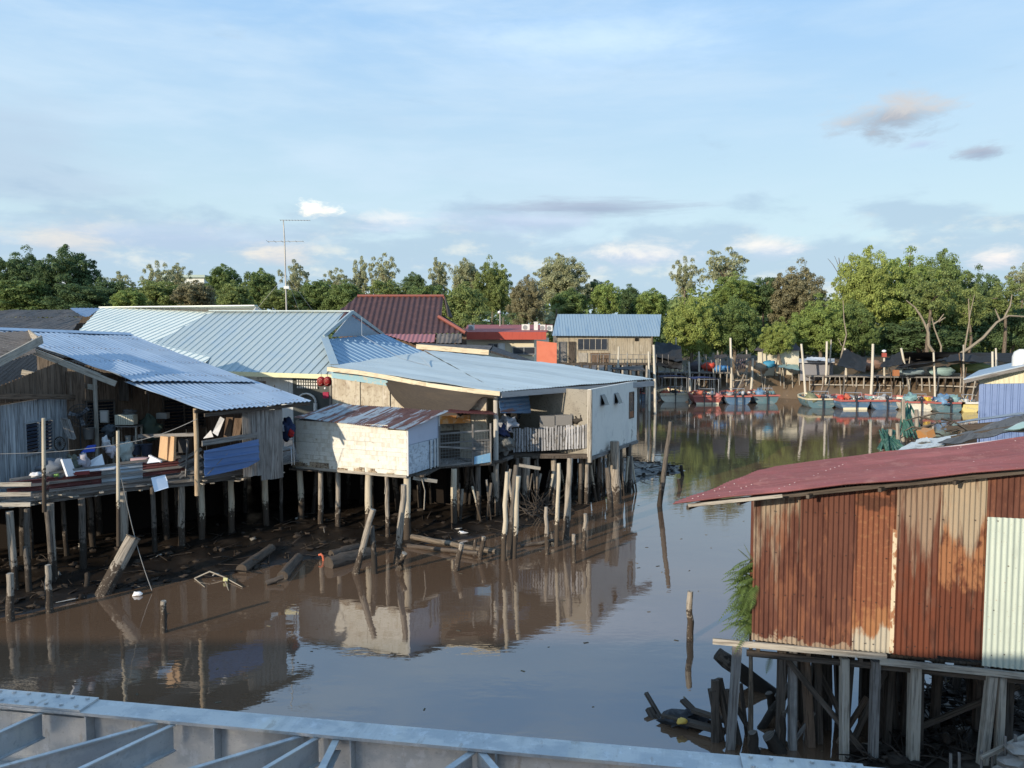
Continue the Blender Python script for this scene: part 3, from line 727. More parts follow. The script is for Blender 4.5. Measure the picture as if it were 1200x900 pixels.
# ================================================= house D : ribbed pale blue dutch gable roof
hd = thing('ribbed_roof_house', 'house with a large diagonally ribbed pale blue hip-and-gable roof behind the white hut', 'house', (-12, 37, 1.8))
DTIN = mat('ribbed_blue_roofing', (.36, .43, .45), .45, .25, .03, [(4, .3, .5, .7, (.28, .37, .42), .5), (1, 1, .5, .7, (.27, .37, .46), .5)], None, spec=.4)
eR = V((-7.85, 33.0, 5.42)); eL = V((-20.0, 38.3, 5.50)); rR = V((-8.0, 38.1, 8.22)); rL = V((-16.3, 41.7, 8.42)); 
hp = eR+V((.05, 0, 0)); br_ = aty(379, 396, 36.2)
m = MB(); m.ribbed([eL, eR+V((.15, -.07, 0)), br_, rR, rL], (br_-rR)*V((1, 1, 1)) if False else V((-.4, -.916, -.5)), .46, .045, 2, 'rib'); m.build('roof', DTIN, hd)
# blue hip face to the right and gable above it
hx1 = aty(500, 412.5, 40.5); hx0 = aty(392, 430, 32.7); hxt = aty(448, 391.5, 41.0)
HIPTIN = mat('ribbed_hip_roofing', (.22, .33, .44), .45, .25, .03, [(3, .4, .5, .7, (.15, .24, .36), .5)], None)
m = MB(); m.ribbed([hx0, hx1, hxt, br_+V((.15, .1, -.03))], V((.9, -.35, -.45)), .46, .04, 2, 'rib'); m.build('roof', HIPTIN, hd)
m = MB(); m.beam(br_+V((.05, -.05, .06)), hx0+V((0, 0, .10)), .34, .04); m.build('hip_cap', DTIN, hd)
m = MB(); m.beam(rR+V((.12, -.05, .02)), br_+V((.05, -.1, .08)), .10, .16); m.beam(rR+V((.12, -.05, .02)), aty(449, 392, 42.5), .10, .16); m.build('barge_board', DTIN, hd)
m = MB(); m.beam(rL, rR+V((.1, 0, .06)), .3, .06); m.build('ridge_cap', DTIN, hd)
m = MB(); m.slab([br_+V((.3, .5, .05)), aty(446, 393, 41.6), rR+V((.0, .1, -.12))], .05, n=(.9, -.4, 0)); m.build('gable_panel', mat('gable_sheet', (.30, .36, .42), .7), hd)
CREAMB = mat('yellow_cream_paint', (.58, .56, .36), .7, 0, .05, [(3, 3, .5, .7, (.42, .38, .22), .5)])
wl = V((-.916, .4, 0)); w0 = V((-7.95, 33.55, 0))
m = MB(); m.beam(eR+V((.15, -.12, -.12)), eR+wl*8+V((0, -.05, -.08)), .05, .20); m.build('fascia', CREAMB, hd)
P_ = lambda s: w0+wl*s
plank_wall('wall', mat('pale_board_wall', (.52, .54, .54), .8, 0, .08, [(20, .8, .5, .7, (.36, .37, .36), .6)], (30, 2, .3)), hd, P_(5.6), P_(2.05), 2.3, 5.35, 5.35, .22)
quadwall('wall', mat('grey_render', (.30, .32, .32), .85, 0, 0, [(2, 2, .5, .7, (.2, .2, .19), .6)]), hd, P_(9.5), P_(5.62), 2.3, 5.4, 5.4)
quadwall('wall', mat('dark_doorway_wall', (.07, .075, .07), .9), hd, P_(2.04), P_(-.1), 2.3, 5.35, 5.35)
quadwall('wall', GREYWOOD, hd, (-7.9, 33.5), (-5.2, 39.8), 2.3, 5.3, 5.3)
# breeze block screen, arch and door jambs
m = MB()
for i in range(9):
    for j in range(3):
        c = P_(.75+i*.13)+V((.04, -.10, 4.78+j*.15)); m.box(c, (.07, .03, .10), (wl, V((.4, .916, 0)), V((0, 0, 1))))
m.build('breeze_blocks', WHITEPAINT, hd)
m = MB(); pts = []
for i in range(9):
    a = math.pi*i/8; pts.append(P_(1.25)+V((0, -.14, 4.12))+wl*(.5*math.cos(a))+V((0, 0, .38*math.sin(a))))
m.tube(pts, .045, 6); m.tube([P_(.78)+V((0, -.12, 2.3)), P_(.78)+V((0, -.12, 4.1))], .09, 8); m.build('door_arch', WHITEPAINT, hd)
m = MB()
for s in range(7): p = P_(3.0+s*.12)+V((-.02, -.12, 0)); m.tube([p+V((0, 0, 3.2)), p+V((0, 0, 4.55))], .012, 4)
for z in (3.4, 3.9, 4.4): m.tube([P_(2.9)+V((-.02, -.12, z)), P_(3.8)+V((-.02, -.12, z))], .014, 4)
m.build('window_grille', FRAMEGREY, hd)
poly_plan([(-8, 27.3), (-3, 25.9), (-2.6, 27.6), (-.8, 28.4), (-.3, 29.2), (-4, 41), (-22, 40), (-22, 34.5), (-9.6, 33.2)], 2.30, .06, DARKWOOD, 'floor', hd)
rg = random.Random(12)
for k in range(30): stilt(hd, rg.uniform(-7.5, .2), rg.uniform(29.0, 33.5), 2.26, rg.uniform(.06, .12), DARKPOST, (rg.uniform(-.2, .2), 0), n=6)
m = MB(); m.slab([(-10.5, 30.6, -.3), (-2.6, 30.2, -.3), (-2.6, 30.2, 2.2), (-10.5, 30.6, 2.2)], .1, n=(0, -1, 0)); m.build('dark_backing', UNDERSHADE, hd)  # dark sheet added behind the stilts in place of deep shade

# ================================================= house E : low grey-blue roof over the right end, white room
he = thing('low_roof_house', 'house with broad low grey-blue tin roof, slatted balcony and pale rendered end room', 'house', (0, 33, 1.8))
P1 = V((-7.65, 31.9, 5.78)); P2 = aty(586, 459, 28.6); P3 = aty(766, 446, 36.3); P4 = aty(497, 412, 40.0); P5 = aty(655, 426.5, 39.0)
ETIN = tin('sunbleached_grey_blue_tin', (.37, .44, .47), 0, .42, .3, .10, (.5, .7))
m = MB(); m.ribbed([P1, P2, P4], V((.9, -.35, -.1)), .16, .03, 5, 'sin', wob=.05); m.ribbed([P2, P3, P5, P4], V((.9, -.35, -.1)), .16, .03, 5, 'sin', wob=.03)
m.build('roof', ETIN, he)
screws(he, P2, P3, P5, P4, (.04, .35, .68), 44, SCR, .024)
m = MB()
prev = P1+V((0, -.1, -.10))
for t_ in (.2, .4, .6, .8, 1.0):
    c = P1.lerp(P2, t_)+V((0, -.1, -.10+.05*math.sin(t_*7))); m.beam(prev, c, .05, .17); prev = c
m.build('fascia', CREAMWOOD, he)
m = MB(); m.beam(P2+V((.05, -.02, -.12)), P3.lerp(P2, .28)+V((.05, -.05, -.12)), .05, .20); m.beam(P3.lerp(P2, .28)+V((.05, -.05, -.14)), P3+V((0, -.05, -.12)), .05, .24); m.build('fascia', mat('grey_fascia', (.30, .31, .32), .8, 0, .1, [(20, 2, .5, .7, (.16, .16, .16), .6)]), he)
# sunlit ply wall with a blue strip on top
SUNPLY = mat('sunlit_ply_boards', (.46, .41, .32), .9, 0, .06, [(1.5, 1.2, .47, .66, (.30, .24, .17), .6), (9, 1.0, .50, .62, (.33, .28, .22), .7), (7, 7, .52, .64, (.17, .12, .08), .5), (3, 1, .55, .7, (.60, .56, .48), .6)], (12, 12, .4), spec=.15)
wn = V((.916, -.4, 0)); wp = V((-7.55, 32.1, 0))
Wp = lambda s: wp+wn*s
plank_wall('wall', SUNPLY, he, Wp(0), Wp(7.2), 2.3, 5.35, 4.6, 1.2, .03)
quadwall('wall', SUNPLY, he, Wp(.02)+V((0, .06, 0)), Wp(7.2)+V((0, .06, 0)), 2.3, 5.5, 4.75, .03)
m = MB(); m.slab([Wp(0)+V((0, -.03, 5.30)), Wp(4.6)+V((0, -.03, 4.85)), Wp(4.6)+V((0, -.03, 5.22)), Wp(0)+V((0, -.03, 5.66))], .02, n=(-.4, -.916, 0)); m.build('blue_board', mat('faded_blue_paint', (.25, .42, .50), .8, 0, 0, [(6, 6, .5, .6, (.46, .42, .34), .7)]), he)
# net curtain hung from the fascia
NETM = mat('brown_netting', (.055, .048, .043), .9, 0, .0, [(40, 40, .45, .6, (.07, .06, .05), .6), (2, 2, .5, .7, (.085, .07, .055), .5)], None, spec=.1)
def net(u, v):
    a = P1.lerp(P2, .36+.62*u)+V((0, -.16, -.20)); sag = (.12+1.28*math.sin(min(1, u*1.12)*math.pi)**.75)*(1-.15*u)
    bx = a+V((.1*math.sin(v*3+u*9), .25*math.sin(u*8)*v, -sag*v)); return bx
m = MB(); m.grid(net, 26, 10); cl = m
m.v += []; netobj = m.build('shade_net', NETM, he)
# posts and veranda of house E
def pst(px, py, z0, z1, r=.085, mt=None, name='post', Y=None):
    p = atz(px, py, z0) if Y is None else aty(px, py, Y)
    m = MB(); m.tube([(p.x, p.y, z0), (p.x+.01, p.y, (z0+z1)/2), (p.x, p.y, z1)], [r*1.05, r, r*.95], 9); return m.build(name, mt or PALEWOOD, he), p
pst(581, 542, 2.2, 4.9, .10, mat('pale_grey_pole', (.44, .42, .38), .85, 0, .05, [(25, 1.2, .5, .68, (.24, .22, .19), .6)], (40, 4, .5)))
pst(650, 528, 2.25, 4.9, .075, PALEWOOD)
stub = pst(581, 560, 2.2, 2.2+.01, .01)[0]; bpy.data.objects.remove(stub)
v0 = atz(601, 532, 2.3); v1 = V((3.02, 30.62, 2.3))
c0 = V((3.14, 30.48, 0)); c1 = V((5.78, 35.39, 0))
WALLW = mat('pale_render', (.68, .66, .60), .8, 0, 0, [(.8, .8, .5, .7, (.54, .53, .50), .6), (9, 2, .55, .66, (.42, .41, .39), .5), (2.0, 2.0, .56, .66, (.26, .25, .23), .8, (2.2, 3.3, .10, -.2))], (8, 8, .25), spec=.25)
quadwall('wall', WALLW, he, c0, c1, 2.2, 4.92, 4.98, .14)
wx = V((-.83, .557, 0))
quadwall('wall', mat('shaded_grimy_cream_wall', (.27, .25, .21), .85, 0, 0, [(2, 1.5, .48, .64, (.2, .18, .15), .7), (14, 14, .58, .64, (.08, .07, .06), .6)]), he, c0+V((-3.3, 3.0, 0)), c0+V((-.05, .08, 0)), 2.2, 4.9, 4.9, .1)  # cream darkened to stand for shade on this wall; blotches are grime
quadwall('wall', WALLW, he, c1, c1+V((-4.5, 3, 0)), 2.2, 5.0, 5.1, .14)
m = MB(); m.tube([c0+V((-.03, -.02, 2.0)), c0+V((-.03, -.02, 4.9))], .09, 8); m.build('post', PALEWOOD, he)
# back wall of the balcony, door, dark opening
b0 = V((-1.0, 31.6, 0)); b1 = V((-.2, 33.5, 0))
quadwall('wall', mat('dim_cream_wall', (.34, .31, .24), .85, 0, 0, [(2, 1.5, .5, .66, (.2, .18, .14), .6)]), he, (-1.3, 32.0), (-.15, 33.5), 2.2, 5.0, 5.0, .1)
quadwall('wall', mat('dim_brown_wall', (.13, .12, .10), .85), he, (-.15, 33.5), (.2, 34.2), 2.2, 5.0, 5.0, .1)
quadwall('wall', VOIDM, he, (-1.5, 34.0), (1.2, 33.4), 2.2, 5.0, 5.0, .1)
# balcony rail: white slats
m = MB(); a = V((v0.x, v0.y, 0)); b = V((v1.x, v1.y, 0)); d = (b-a); L = d.length; d.normalize(); nn_ = V((d.y, -d.x, 0)); rg = random.Random(5)
k = 27
for i in range(k):
    s = L*(i+.5)/k; z1 = 3.32+rg.uniform(-.03, .03); zs = .19*s/L; m.box(a+d*s+V((0, 0, (2.36+z1)/2+zs)), (.075, .018, z1-2.36), (d, nn_, V((rg.uniform(-.03, .03), 0, 1)).normalized()))
SLATW = mat('slat_paint', (.34, .34, .35), .8, 0, .35, [(20, 3, .5, .62, (.16, .15, .14), .7), (3, 3, .56, .66, (.08, .07, .06), .8)], (30, 3, .3))
m.build('balcony_slats', SLATW, he)
m = MB(); m.beam(a+V((0, .04, 2.5)), b+V((0, .04, 2.68)), .05, .07); m.beam(a+V((0, .04, 3.1)), b+V((0, .04, 3.28)), .05, .07); m.beam(a+V((-.6, 0, 2.26)), b+V((.1, 0, 2.26)), .12, .12); m.build('balcony_rail', DARKWOOD, he)
BLT = tin('awning_blue_tin', (.10, .19, .32), .2, .5, .2)
aw0 = aty(584, 463, 29.2); aw1 = aty(618, 461, 31.4)
m = MB(); m.ribbed([aw0, aw1, aw1+V((.15, -.35, -.78)), aw0+V((.05, -.25, -.68))], (aw1-aw0), .18, .02, 4, 'sin'); m.build('awning_sheet', BLT, he)
# top-hung windows and tall window of the white room
def wpt(t_, z, o=0.0): p = c0.lerp(c1, t_); return V((p.x+.88*o, p.y-.475*o, z))
ed = (c1-c0).normalized(); en = V((ed.y, -ed.x, 0))
for (pa, ya, yb) in ((706, 463, 475), (722, 461, 473)):
    # where the ray meets the wall
    aa = (pa-600)/900; t_ = (aa*c0.y*1.0-c0.x)/((c1.x-c0.x)-aa*(c1.y-c0.y)); p = c0.lerp(c1, max(0, min(1, t_)))
    zt_ = 7+(395-ya)/900*p.y; zb_ = 7+(395-yb)/900*p.y; hh = zt_-zb_
    f = MB(); X = (ed, en, V((0, 0, 1)))
    for z in (zt_, zb_): f.box(p+V((0, 0, z))+en*.005, (.46, .05, .04), X)
    for s in (-.22, .22): f.box(p+ed*s+V((0, 0, (zt_+zb_)/2))+en*.006, (.04, .05, hh), X)
    fo = f.build('window', FRAMEGREY, he); up = (V((0, 0, 1))-en*.45).normalized()
    g_ = MB(); g_.box(p+V((0, 0, zt_))+en*.03-up*hh*.5*1.05+en*.02, (.42, .012, hh*1.05), (ed, ed.cross(up), up)); g_.build('pane', GLASS, fo)
    g_ = MB(); g_.box(p+V((0, 0, (zt_+zb_)/2))+en*.004, (.42, .006, hh-.02), X); g_.build('opening', VOIDM, fo)
p = c0.lerp(c1, .86); f = MB(); X = (ed, en, V((0, 0, 1)))
for z in (3.35, 4.5): f.box(p+V((0, 0, z))+en*.008, (.62, .05, .05), X)
for s in (-.29, .29): f.box(p+ed*s+V((0, 0, 3.925))+en*.009, (.05, .05, 1.15), X)
fo = f.build('window', BROWNWOOD, he); g_ = MB(); g_.box(p+V((0, 0, 3.93))+en*.004, (.54, .01, 1.12), X); g_.build('pane', GLASS, fo)
g_ = MB(); g_.box(p+V((0, 0, 3.5))+en*.012, (.5, .01, .28), X); g_.build('pane', mat('amber_board', (.24, .09, .03), .6), fo)
poly_plan([(-.6, 28.9), (v0.x, v0.y-.1), (v1.x, v1.y-.05), (c0.x, c0.y), (c1.x, c1.y), (4, 40), (-4, 40.5), (-5, 33)], 2.235, .10, DARKWOOD, 'floor', he)
m = MB(); m.beam(c0+V((0, 0, 2.17)), c1+V((0, 0, 2.17)), .16, .14); m.beam(V((-.75, 28.8, 2.2)), V((v0.x, v0.y, 2.2)), .12, .12); m.build('beam', GREYWOOD, he)
EP = [(532, .12, PALEPOST), (560, .11, DARKPOST), (581, .12, MUDDYPOST), (606, .09, DARKPOST), (617, .17, MUDDYPOST), (630, .06, DARKPOST), (649, .12, MUDDYPOST), (667, .07, DARKPOST), (681, .09, DARKPOST), (688, .11, MUDDYPOST), (703, .08, DARKPOST), (728, .09, DARKPOST), (738, .11, DARKPOST)]
line = [(515, 552), (575, 545), (601, 538), (690, 530), (746, 519)]
for px, r, mt in EP:
    for i in range(len(line)-1):
        if line[i][0] <= px <= line[i+1][0]: t_ = (px-line[i][0])/(line[i+1][0]-line[i][0]); py = line[i][1]*(1-t_)+line[i+1][1]*t_
    p = atz(px, py, 2.2); stilt(he, p.x, p.y+.1, 2.2, r*.9, mt, (random.uniform(-.06, .06), 0))
rg = random.Random(22)
for k in range(34):
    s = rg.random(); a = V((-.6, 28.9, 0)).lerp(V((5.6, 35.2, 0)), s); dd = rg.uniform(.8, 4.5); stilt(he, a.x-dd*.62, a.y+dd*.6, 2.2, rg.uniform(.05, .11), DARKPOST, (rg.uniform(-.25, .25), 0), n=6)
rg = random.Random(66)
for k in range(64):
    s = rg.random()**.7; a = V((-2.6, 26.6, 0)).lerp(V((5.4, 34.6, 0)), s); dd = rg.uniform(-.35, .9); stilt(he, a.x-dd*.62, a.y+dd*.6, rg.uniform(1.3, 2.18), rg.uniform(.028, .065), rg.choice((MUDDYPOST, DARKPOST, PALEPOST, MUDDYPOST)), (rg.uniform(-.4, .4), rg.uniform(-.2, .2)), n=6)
m = MB(); m.slab([(-2.6, 30.4, -.3), (3.0, 35.0, -.3), (3.0, 35.0, 2.13), (-2.6, 30.4, 2.13)], .1, n=(.6, -.8, 0)); m.build('dark_backing', UNDERSHADE, he)  # added near-black sheet, stands for the shade below this floor

# ================================================= mesh cage between hut and balcony
cg = thing('wire_cage', 'timber and wire mesh animal cage with a small maroon tin roof beside the white hut', 'cage', (-1.7, 28.6, 2.3))
k0_ = V((-2.62, 27.60, 0)); k1_ = V((-1.45, 28.1, 0)); k2_ = V((-.80, 28.4, 0)); kz = 2.3
m = MB(); 
for p in (k0_, k1_, k2_): m.box((p.x, p.y, kz+.75), (.06, .06, 1.5))
for z in (kz+.05, kz+.85, kz+1.2): m.beam(V((k0_.x, k0_.y, z)), V((k2_.x, k2_.y, z+.05)), .05, .05)
m.beam((k0_.x-.05, k0_.y-.1, kz+.75), (k1_.x+.1, k1_.y-.1, kz+.62), .05, .07)
for p in (k0_, k1_, k2_): m.beam((p.x, p.y, kz+.05), (p.x-.8, p.y+1.8, kz+.05), .05, .05)
m.build('frame', GREYWOOD, cg)
WIRE = mat('wire_mesh', (.16, .17, .17), .6, .4)
m = MB()
for i in range(18):
    p = k0_.lerp(k2_, i/17); m.beam((p.x, p.y-.02, kz+.05), (p.x, p.y-.02, kz+1.2), .009, .009)
for j in range(11):
    z = kz+.08+j*.11; m.beam((k0_.x, k0_.y-.025, z), (k2_.x, k2_.y-.025, z+.02), .009, .009)
m.build('mesh_panel', WIRE, cg)
plank_wall('back_wall', DARKWOOD, cg, (-3.1, 29.2), (-1.3, 30.0), kz, 3.4, 3.4, .2, vertical=False)
plank_wall('lower_boards', GREYWOOD, cg, k1_+V((.02, .05, 0)), k2_+V((0, .05, 0)), kz+.05, kz+.9, kz+.9, .16, vertical=False)
m = MB(); m.slab([(k1_.x+.06, k1_.y-.04, kz+.02), (k2_.x, k2_.y-.04, kz+.06), (k2_.x, k2_.y-.04, kz+.40), (k1_.x+.06, k1_.y-.04, kz+.30)], .015, n=(.3, -.9, 0)); m.build('blue_patch_panel', mat('sky_blue_sheet', (.22, .42, .60), .5, 0, 0, [(5, 5, .52, .62, (.4, .5, .55), .6)]), cg)
r0 = aty(512, 477, 28.6); r1 = aty(583, 486, 28.4); r2 = aty(560, 476, 30.6); r3 = aty(536, 474.5, 30.8)
m = MB(); m.ribbed([aty(520, 483, 28.2), r1, r2, r3], V((.3, .9, .1)), .12, .025, 3, 'sin'); m.build('roof', mat('maroon_roof_tin', (.17, .05, .045), .55, .15, .08, [(4, 1, .5, .66, (.10, .04, .035), .6)]), cg)
m = MB(); m.slab([(-2.7, 28.6, 3.75), (-1.6, 29.4, 3.7), (-1.6, 29.4, 4.02), (-2.7, 28.6, 4.05)], .02, n=(.3, -.9, 0)); m.build('orange_panel', mat('orange_sheet', (.62, .24, .05), .6, 0, 0, [(6, 6, .5, .6, (.7, .5, .3), .6)]), cg)
poly_plan([k0_, k2_, k2_+V((-.8, 2, 0)), k0_+V((-.8, 2, 0))], kz+.01, .03, GREYWOOD, 'floor', cg)

# ================================================= roofs further back
hc = thing('pale_green_roof_house', 'house with a large pale green ribbed metal roof left of the diagonally ribbed blue roof', 'house', (-24, 42, 2))
CT = mat('pale_green_roofing', (.66, .70, .65), .6, .15, .02, [(.8, .8, .5, .7, (.52, .60, .58), .5), (10, 10, .6, .66, (.35, .38, .36), .5)], None)
c_rl = aty(118, 360, 47.5); c_rr = aty(300, 358, 43.3); c_el = aty(60, 408, 38.5); c_er = aty(190, 430, 36.2)
m = MB(); m.ribbed([c_rl, c_rr, c_er+V((2, -.5, 0)), c_el], V((-.4, -.916, -.55)), .46, .045, 2, 'rib'); m.build('roof', CT, hc)
m = MB(); m.beam(c_rl, c_rr, .3, .06); m.build('ridge_cap', CT, hc)
m = MB(); m.slab([c_rl+V((0, .1, 0)), c_rr+V((0, .1, 0)), c_rr+V((2, 5, -2.6)), c_rl+V((2, 5, -2.6))], .05); m.build('roof', CT, hc)
quadwall('wall', WHITEPAINT, hc, (c_rr.x+.4, c_rr.y-5.0), (c_rr.x+2.4, c_rr.y+5.0), 2, 5.6, 5.6)
m = MB(); m.slab([c_rr+V((-.2, -5.0, -3.0)), c_rr+V((1.8, 5.0, -3.0)), c_rr+V((0, 0, -.1))], .06, n=(.9, -.4, 0)); m.build('gable_wall', WHITEPAINT, hc)

hk = thing('dark_roof_house', 'house with an old blackish corrugated roof at the far left behind the blue roof', 'house', (-33, 47, 2))
m = MB(); m.ribbed([aty(-80, 372, 50), aty(97, 372, 50), aty(84, 388, 45), aty(-80, 388, 45)], V((0, -1, -.15)), .3, .05, 3, 'sin', wob=.1); m.build('roof', ASBESTOS, hk)
m = MB(); m.ribbed([aty(-80, 364, 56), aty(84, 362, 56), aty(98, 371, 52.5), aty(-80, 371, 52.5)], V((0, -1, -.15)), .3, .05, 2, 'sin', wob=.1); m.build('roof', ASBESTOS, hk)
quadwall('wall', DARKWOOD, hk, (-37, 51), (-28, 51), 2, 8.0, 8.0)
h2 = thing('small_blue_roof_house', 'small house with slate blue tin roof between the blackish and the pale green roofs', 'house', (-32, 57, 2))
m = MB(); m.ribbed([aty(82, 361, 60), aty(118, 361, 60), aty(104, 371, 54), aty(92, 371, 54)], V((.1, -1, -.2)), .3, .04, 2, 'sin'); m.build('roof', tin('slate_blue_tin', (.22, .29, .40)), h2)
quadwall('wall', DARKWOOD, h2, (-34, 60.2), (-31, 60.2), 2, 9.0, 9.0)

hi = thing('tiled_roof_house', 'house with a steep dark maroon tiled roof in front of the tree line', 'house', (-7, 54, 2.5))
TILE = mat('maroon_tiles', (.062, .033, .035), .7, 0, .06, [(12, .3, .5, .66, (.06, .03, .035), .6), (2, 2, .5, .7, (.12, .06, .058), .5)], None)
YI = 55
i0 = aty(419, 347, YI); i1 = aty(520, 347, YI); i2 = aty(546, 391, YI-3.6); i2b = aty(516, 372, YI-1.9); i3 = aty(411, 368, YI-1.7); i4 = aty(452, 393, YI-3.9)
m = MB(); m.ribbed([i0, i1, aty(516, 371, YI-2.05), i2, i4+V((-2.5, 0, 0)), i3+V((-1, 0, 0))], V((0, -1, -.62)), .38, .09, 6, 'sin'); m.build('roof', TILE, hi)
m = MB(); m.tube([i0, i1], .13, 6); m.tube([aty(514, 371, YI-2.3), i2+V((0, -.1, .05))], .13, 6); m.tube([i1, i1+V((.3, -.3, -1.2))], .1, 6); m.build('ridge_cap', mat('ridge_tiles', (.24, .08, .06), .7), hi)
m = MB(); m.slab([i1+V((.1, 0, 0)), i1+V((.5, 2, -1.5)), i1+V((.5, -1.7, -1.5))], .1, n=(1, 0, 0)); m.slab([aty(520, 370, YI), aty(548, 389, YI), aty(541, 391, YI-3.3), aty(517, 372, YI-2)], .08); m.build('gable_wall', DARKWOOD, hi)
m = MB(); m.ribbed([aty(450, 391.5, YI-4), aty(511, 391.5, YI-4), aty(509, 401, YI-5.2), aty(480, 401, YI-5.2)], V((0, -1, -.3)), .3, .05, 2, 'sin'); m.build('lean_to_roof', mat('rosy_tin', (.30, .13, .14), .6, .1, .05), hi)
m = MB(); m.ribbed([aty(512, 391, YI-4), aty(541, 391, YI-4), aty(541, 402, YI-5.2), aty(510, 402, YI-5.2)], V((0, -1, -.3)), .3, .05, 2, 'sin'); m.build('lean_to_roof', ASBESTOS, hi)
quadwall('wall', BROWNWOOD, hi, (i3.x-.5, YI-3), (i2.x, YI-3), 2.5, 7.2, 7.2)
quadwall('wall', BROWNWOOD, hi, (i2.x-.3, YI-3), (i2.x-.3, YI+2), 2.5, 7.4, 7.4)

hj = thing('red_roof_house', 'low cream house with a flat pinkish red roof and a red fascia band', 'house', (0, 58, 2.5))
RED2 = mat('red_roof_sheet', (.30, .075, .07), .7, 0, 0, [(1, 1, .5, .7, (.24, .07, .06), .5)]); RED3 = mat('red_fascia', (.40, .07, .045), .65, 0, .05, [(1, 8, .5, .7, (.3, .05, .035), .5)])
CREAM = mat('cream_render', (.62, .56, .42), .85, 0, 0, [(1, 1, .5, .7, (.5, .45, .33), .4)])
j0 = aty(543, 389, 58); j1 = aty(640, 389, 58)
m = MB(); m.slab([j0, j1, aty(648, 380.5, 66), aty(548, 380.5, 66)], .12); m.build('roof', RED2, hj)
m = MB(); m.box(((j0.x+j1.x)/2, 57.9, (j0.z+aty(0, 398, 57.9).z)/2), (j1.x-j0.x, .15, j0.z-aty(0, 398, 57.9).z)); m.build('fascia', RED3, hj)
quadwall('wall', CREAM, hj, (j0.x, 58.6), (j1.x-.9, 58.6), 2.5, 6.85, 6.85)
quadwall('wall', CREAM, hj, (j1.x-.9, 58.7), (j1.x+.6, 66), 2.5, 6.95, 6.95)
for (xa, xb, ya, yb) in ((573, 583, 403, 411), (601, 627, 407, 415)):
    a = aty(xa, yb, 58.45); b = aty(xb, ya, 58.45); window(hj, (a.x, 58.45), (b.x, 58.45), a.z, b.z, FRAMEGREY, GLASS, False, mull=1)
m = MB(); a = aty(584, 412, 58.4); m.box((a.x+.25, 58.4, a.z+.3), (.5, .12, .7)); m.build('shutter', WHITEPAINT, hj)
rw = thing('red_wall', 'bright salmon red rendered wall with creeper on top, right of the cream house', 'wall', (3, 52, 2.5))
a = aty(629, 424, 53); b = aty(652, 424, 53); m = MB(); m.slab([(a.x, 53.2, 2.5), (b.x, 52.6, 2.5), (b.x, 52.6, 6.6), (a.x, 53.2, 6.75)], .2, n=(0, -1, 0)); m.build('wall_panel', mat('salmon_render', (.50, .15, .09), .85, 0, 0, [(1.5, 1.5, .5, .7, (.42, .12, .08), .5)]), rw)
for (px, py, w_, h_, lab) in ((591, 389, .45, .55, 'upright grey air conditioning unit alone on the left end of the red roof'), (616, 387.5, .62, .50, 'white air conditioning unit left of the chimney on the red roof'), (636, 388, .40, .5, 'narrow white air conditioning unit right of the chimney on the red roof'), (644, 388, .45, .45, 'grey air conditioning unit at the right end of the red roof')):
    if px == 591: px = 552.5; 
    p = aty(px, py, 60); t_ = thing('air_conditioner', lab, 'air conditioner', p, 'air conditioning units on the red roof')
    m = MB(); m.box(p+V((0, 0, h_/2)), (w_, .3, h_)); m.build('case', WHITEPAINT, t_)
    m = MB(); m.tube([p+V((-.05, -.153, h_/2)), p+V((-.05, -.17, h_/2))], h_*.36, 12); m.build('fan_grille', FRAMEGREY, t_)
m = MB(); p = aty(628, 389, 60); m.box(p+V((0, 0, .35)), (.30, .3, .75)); m.box(p+V((0, 0, .76)), (.36, .36, .06)); tag(m.build('chimney_stack', WHITEPAINT), 'short white chimney stack between air conditioners on the red roof', 'chimney')
# lean-to with brown beam behind roof E
hl = thing('lean_to_shed', 'lean-to shed with pale eave board and black felt roof behind the low blue-grey roof', 'shed', (-1, 45, 2.5))
a = aty(488, 406, 46); b = aty(573, 413, 44)
m = MB(); m.beam(a, b, .08, .28); m.build('fascia', CREAMWOOD, hl)
m = MB(); m.slab([a+V((0, 0, .12)), b+V((0, 0, .12)), aty(577, 405, 50), aty(492, 402, 50)], .08); m.build('roof', ASBESTOS, hl)
m = MB(); m.slab([b+V((.1, .1, .1)), aty(640, 432, 44), aty(648, 431, 47), aty(578, 405.5, 50)], .12); m.build('roof', mat('black_felt', (.03, .03, .032), .8, 0, .1, [(6, 1, .5, .6, (.10, .09, .085), .5)]), hl)
quadwall('wall', mat('stained_cream_wall', (.42, .36, .26), .9, 0, 0, [(2, 2, .48, .6, (.16, .13, .10), .8)]), hl, (a.x+.6, 45.6), (b.x+.3, 45.6), 2.5, 5.9, 5.8)
# far building top seen through the trees
bt = thing('distant_building', 'flat-topped pale building just showing above the trees on the left', 'building', (-62, 150, 2))
m = MB(); p = aty(226, 322, 150); m.box((p.x, 150, 9.1), (7.5, 8, 18.2)); m.build('wall', mat('far_white', (.6, .62, .6), .8), bt)
m = MB(); m.box((p.x, 150, 18.45), (8.2, 9, .5)); m.build('roof', mat('far_roof', (.35, .42, .38), .8), bt)
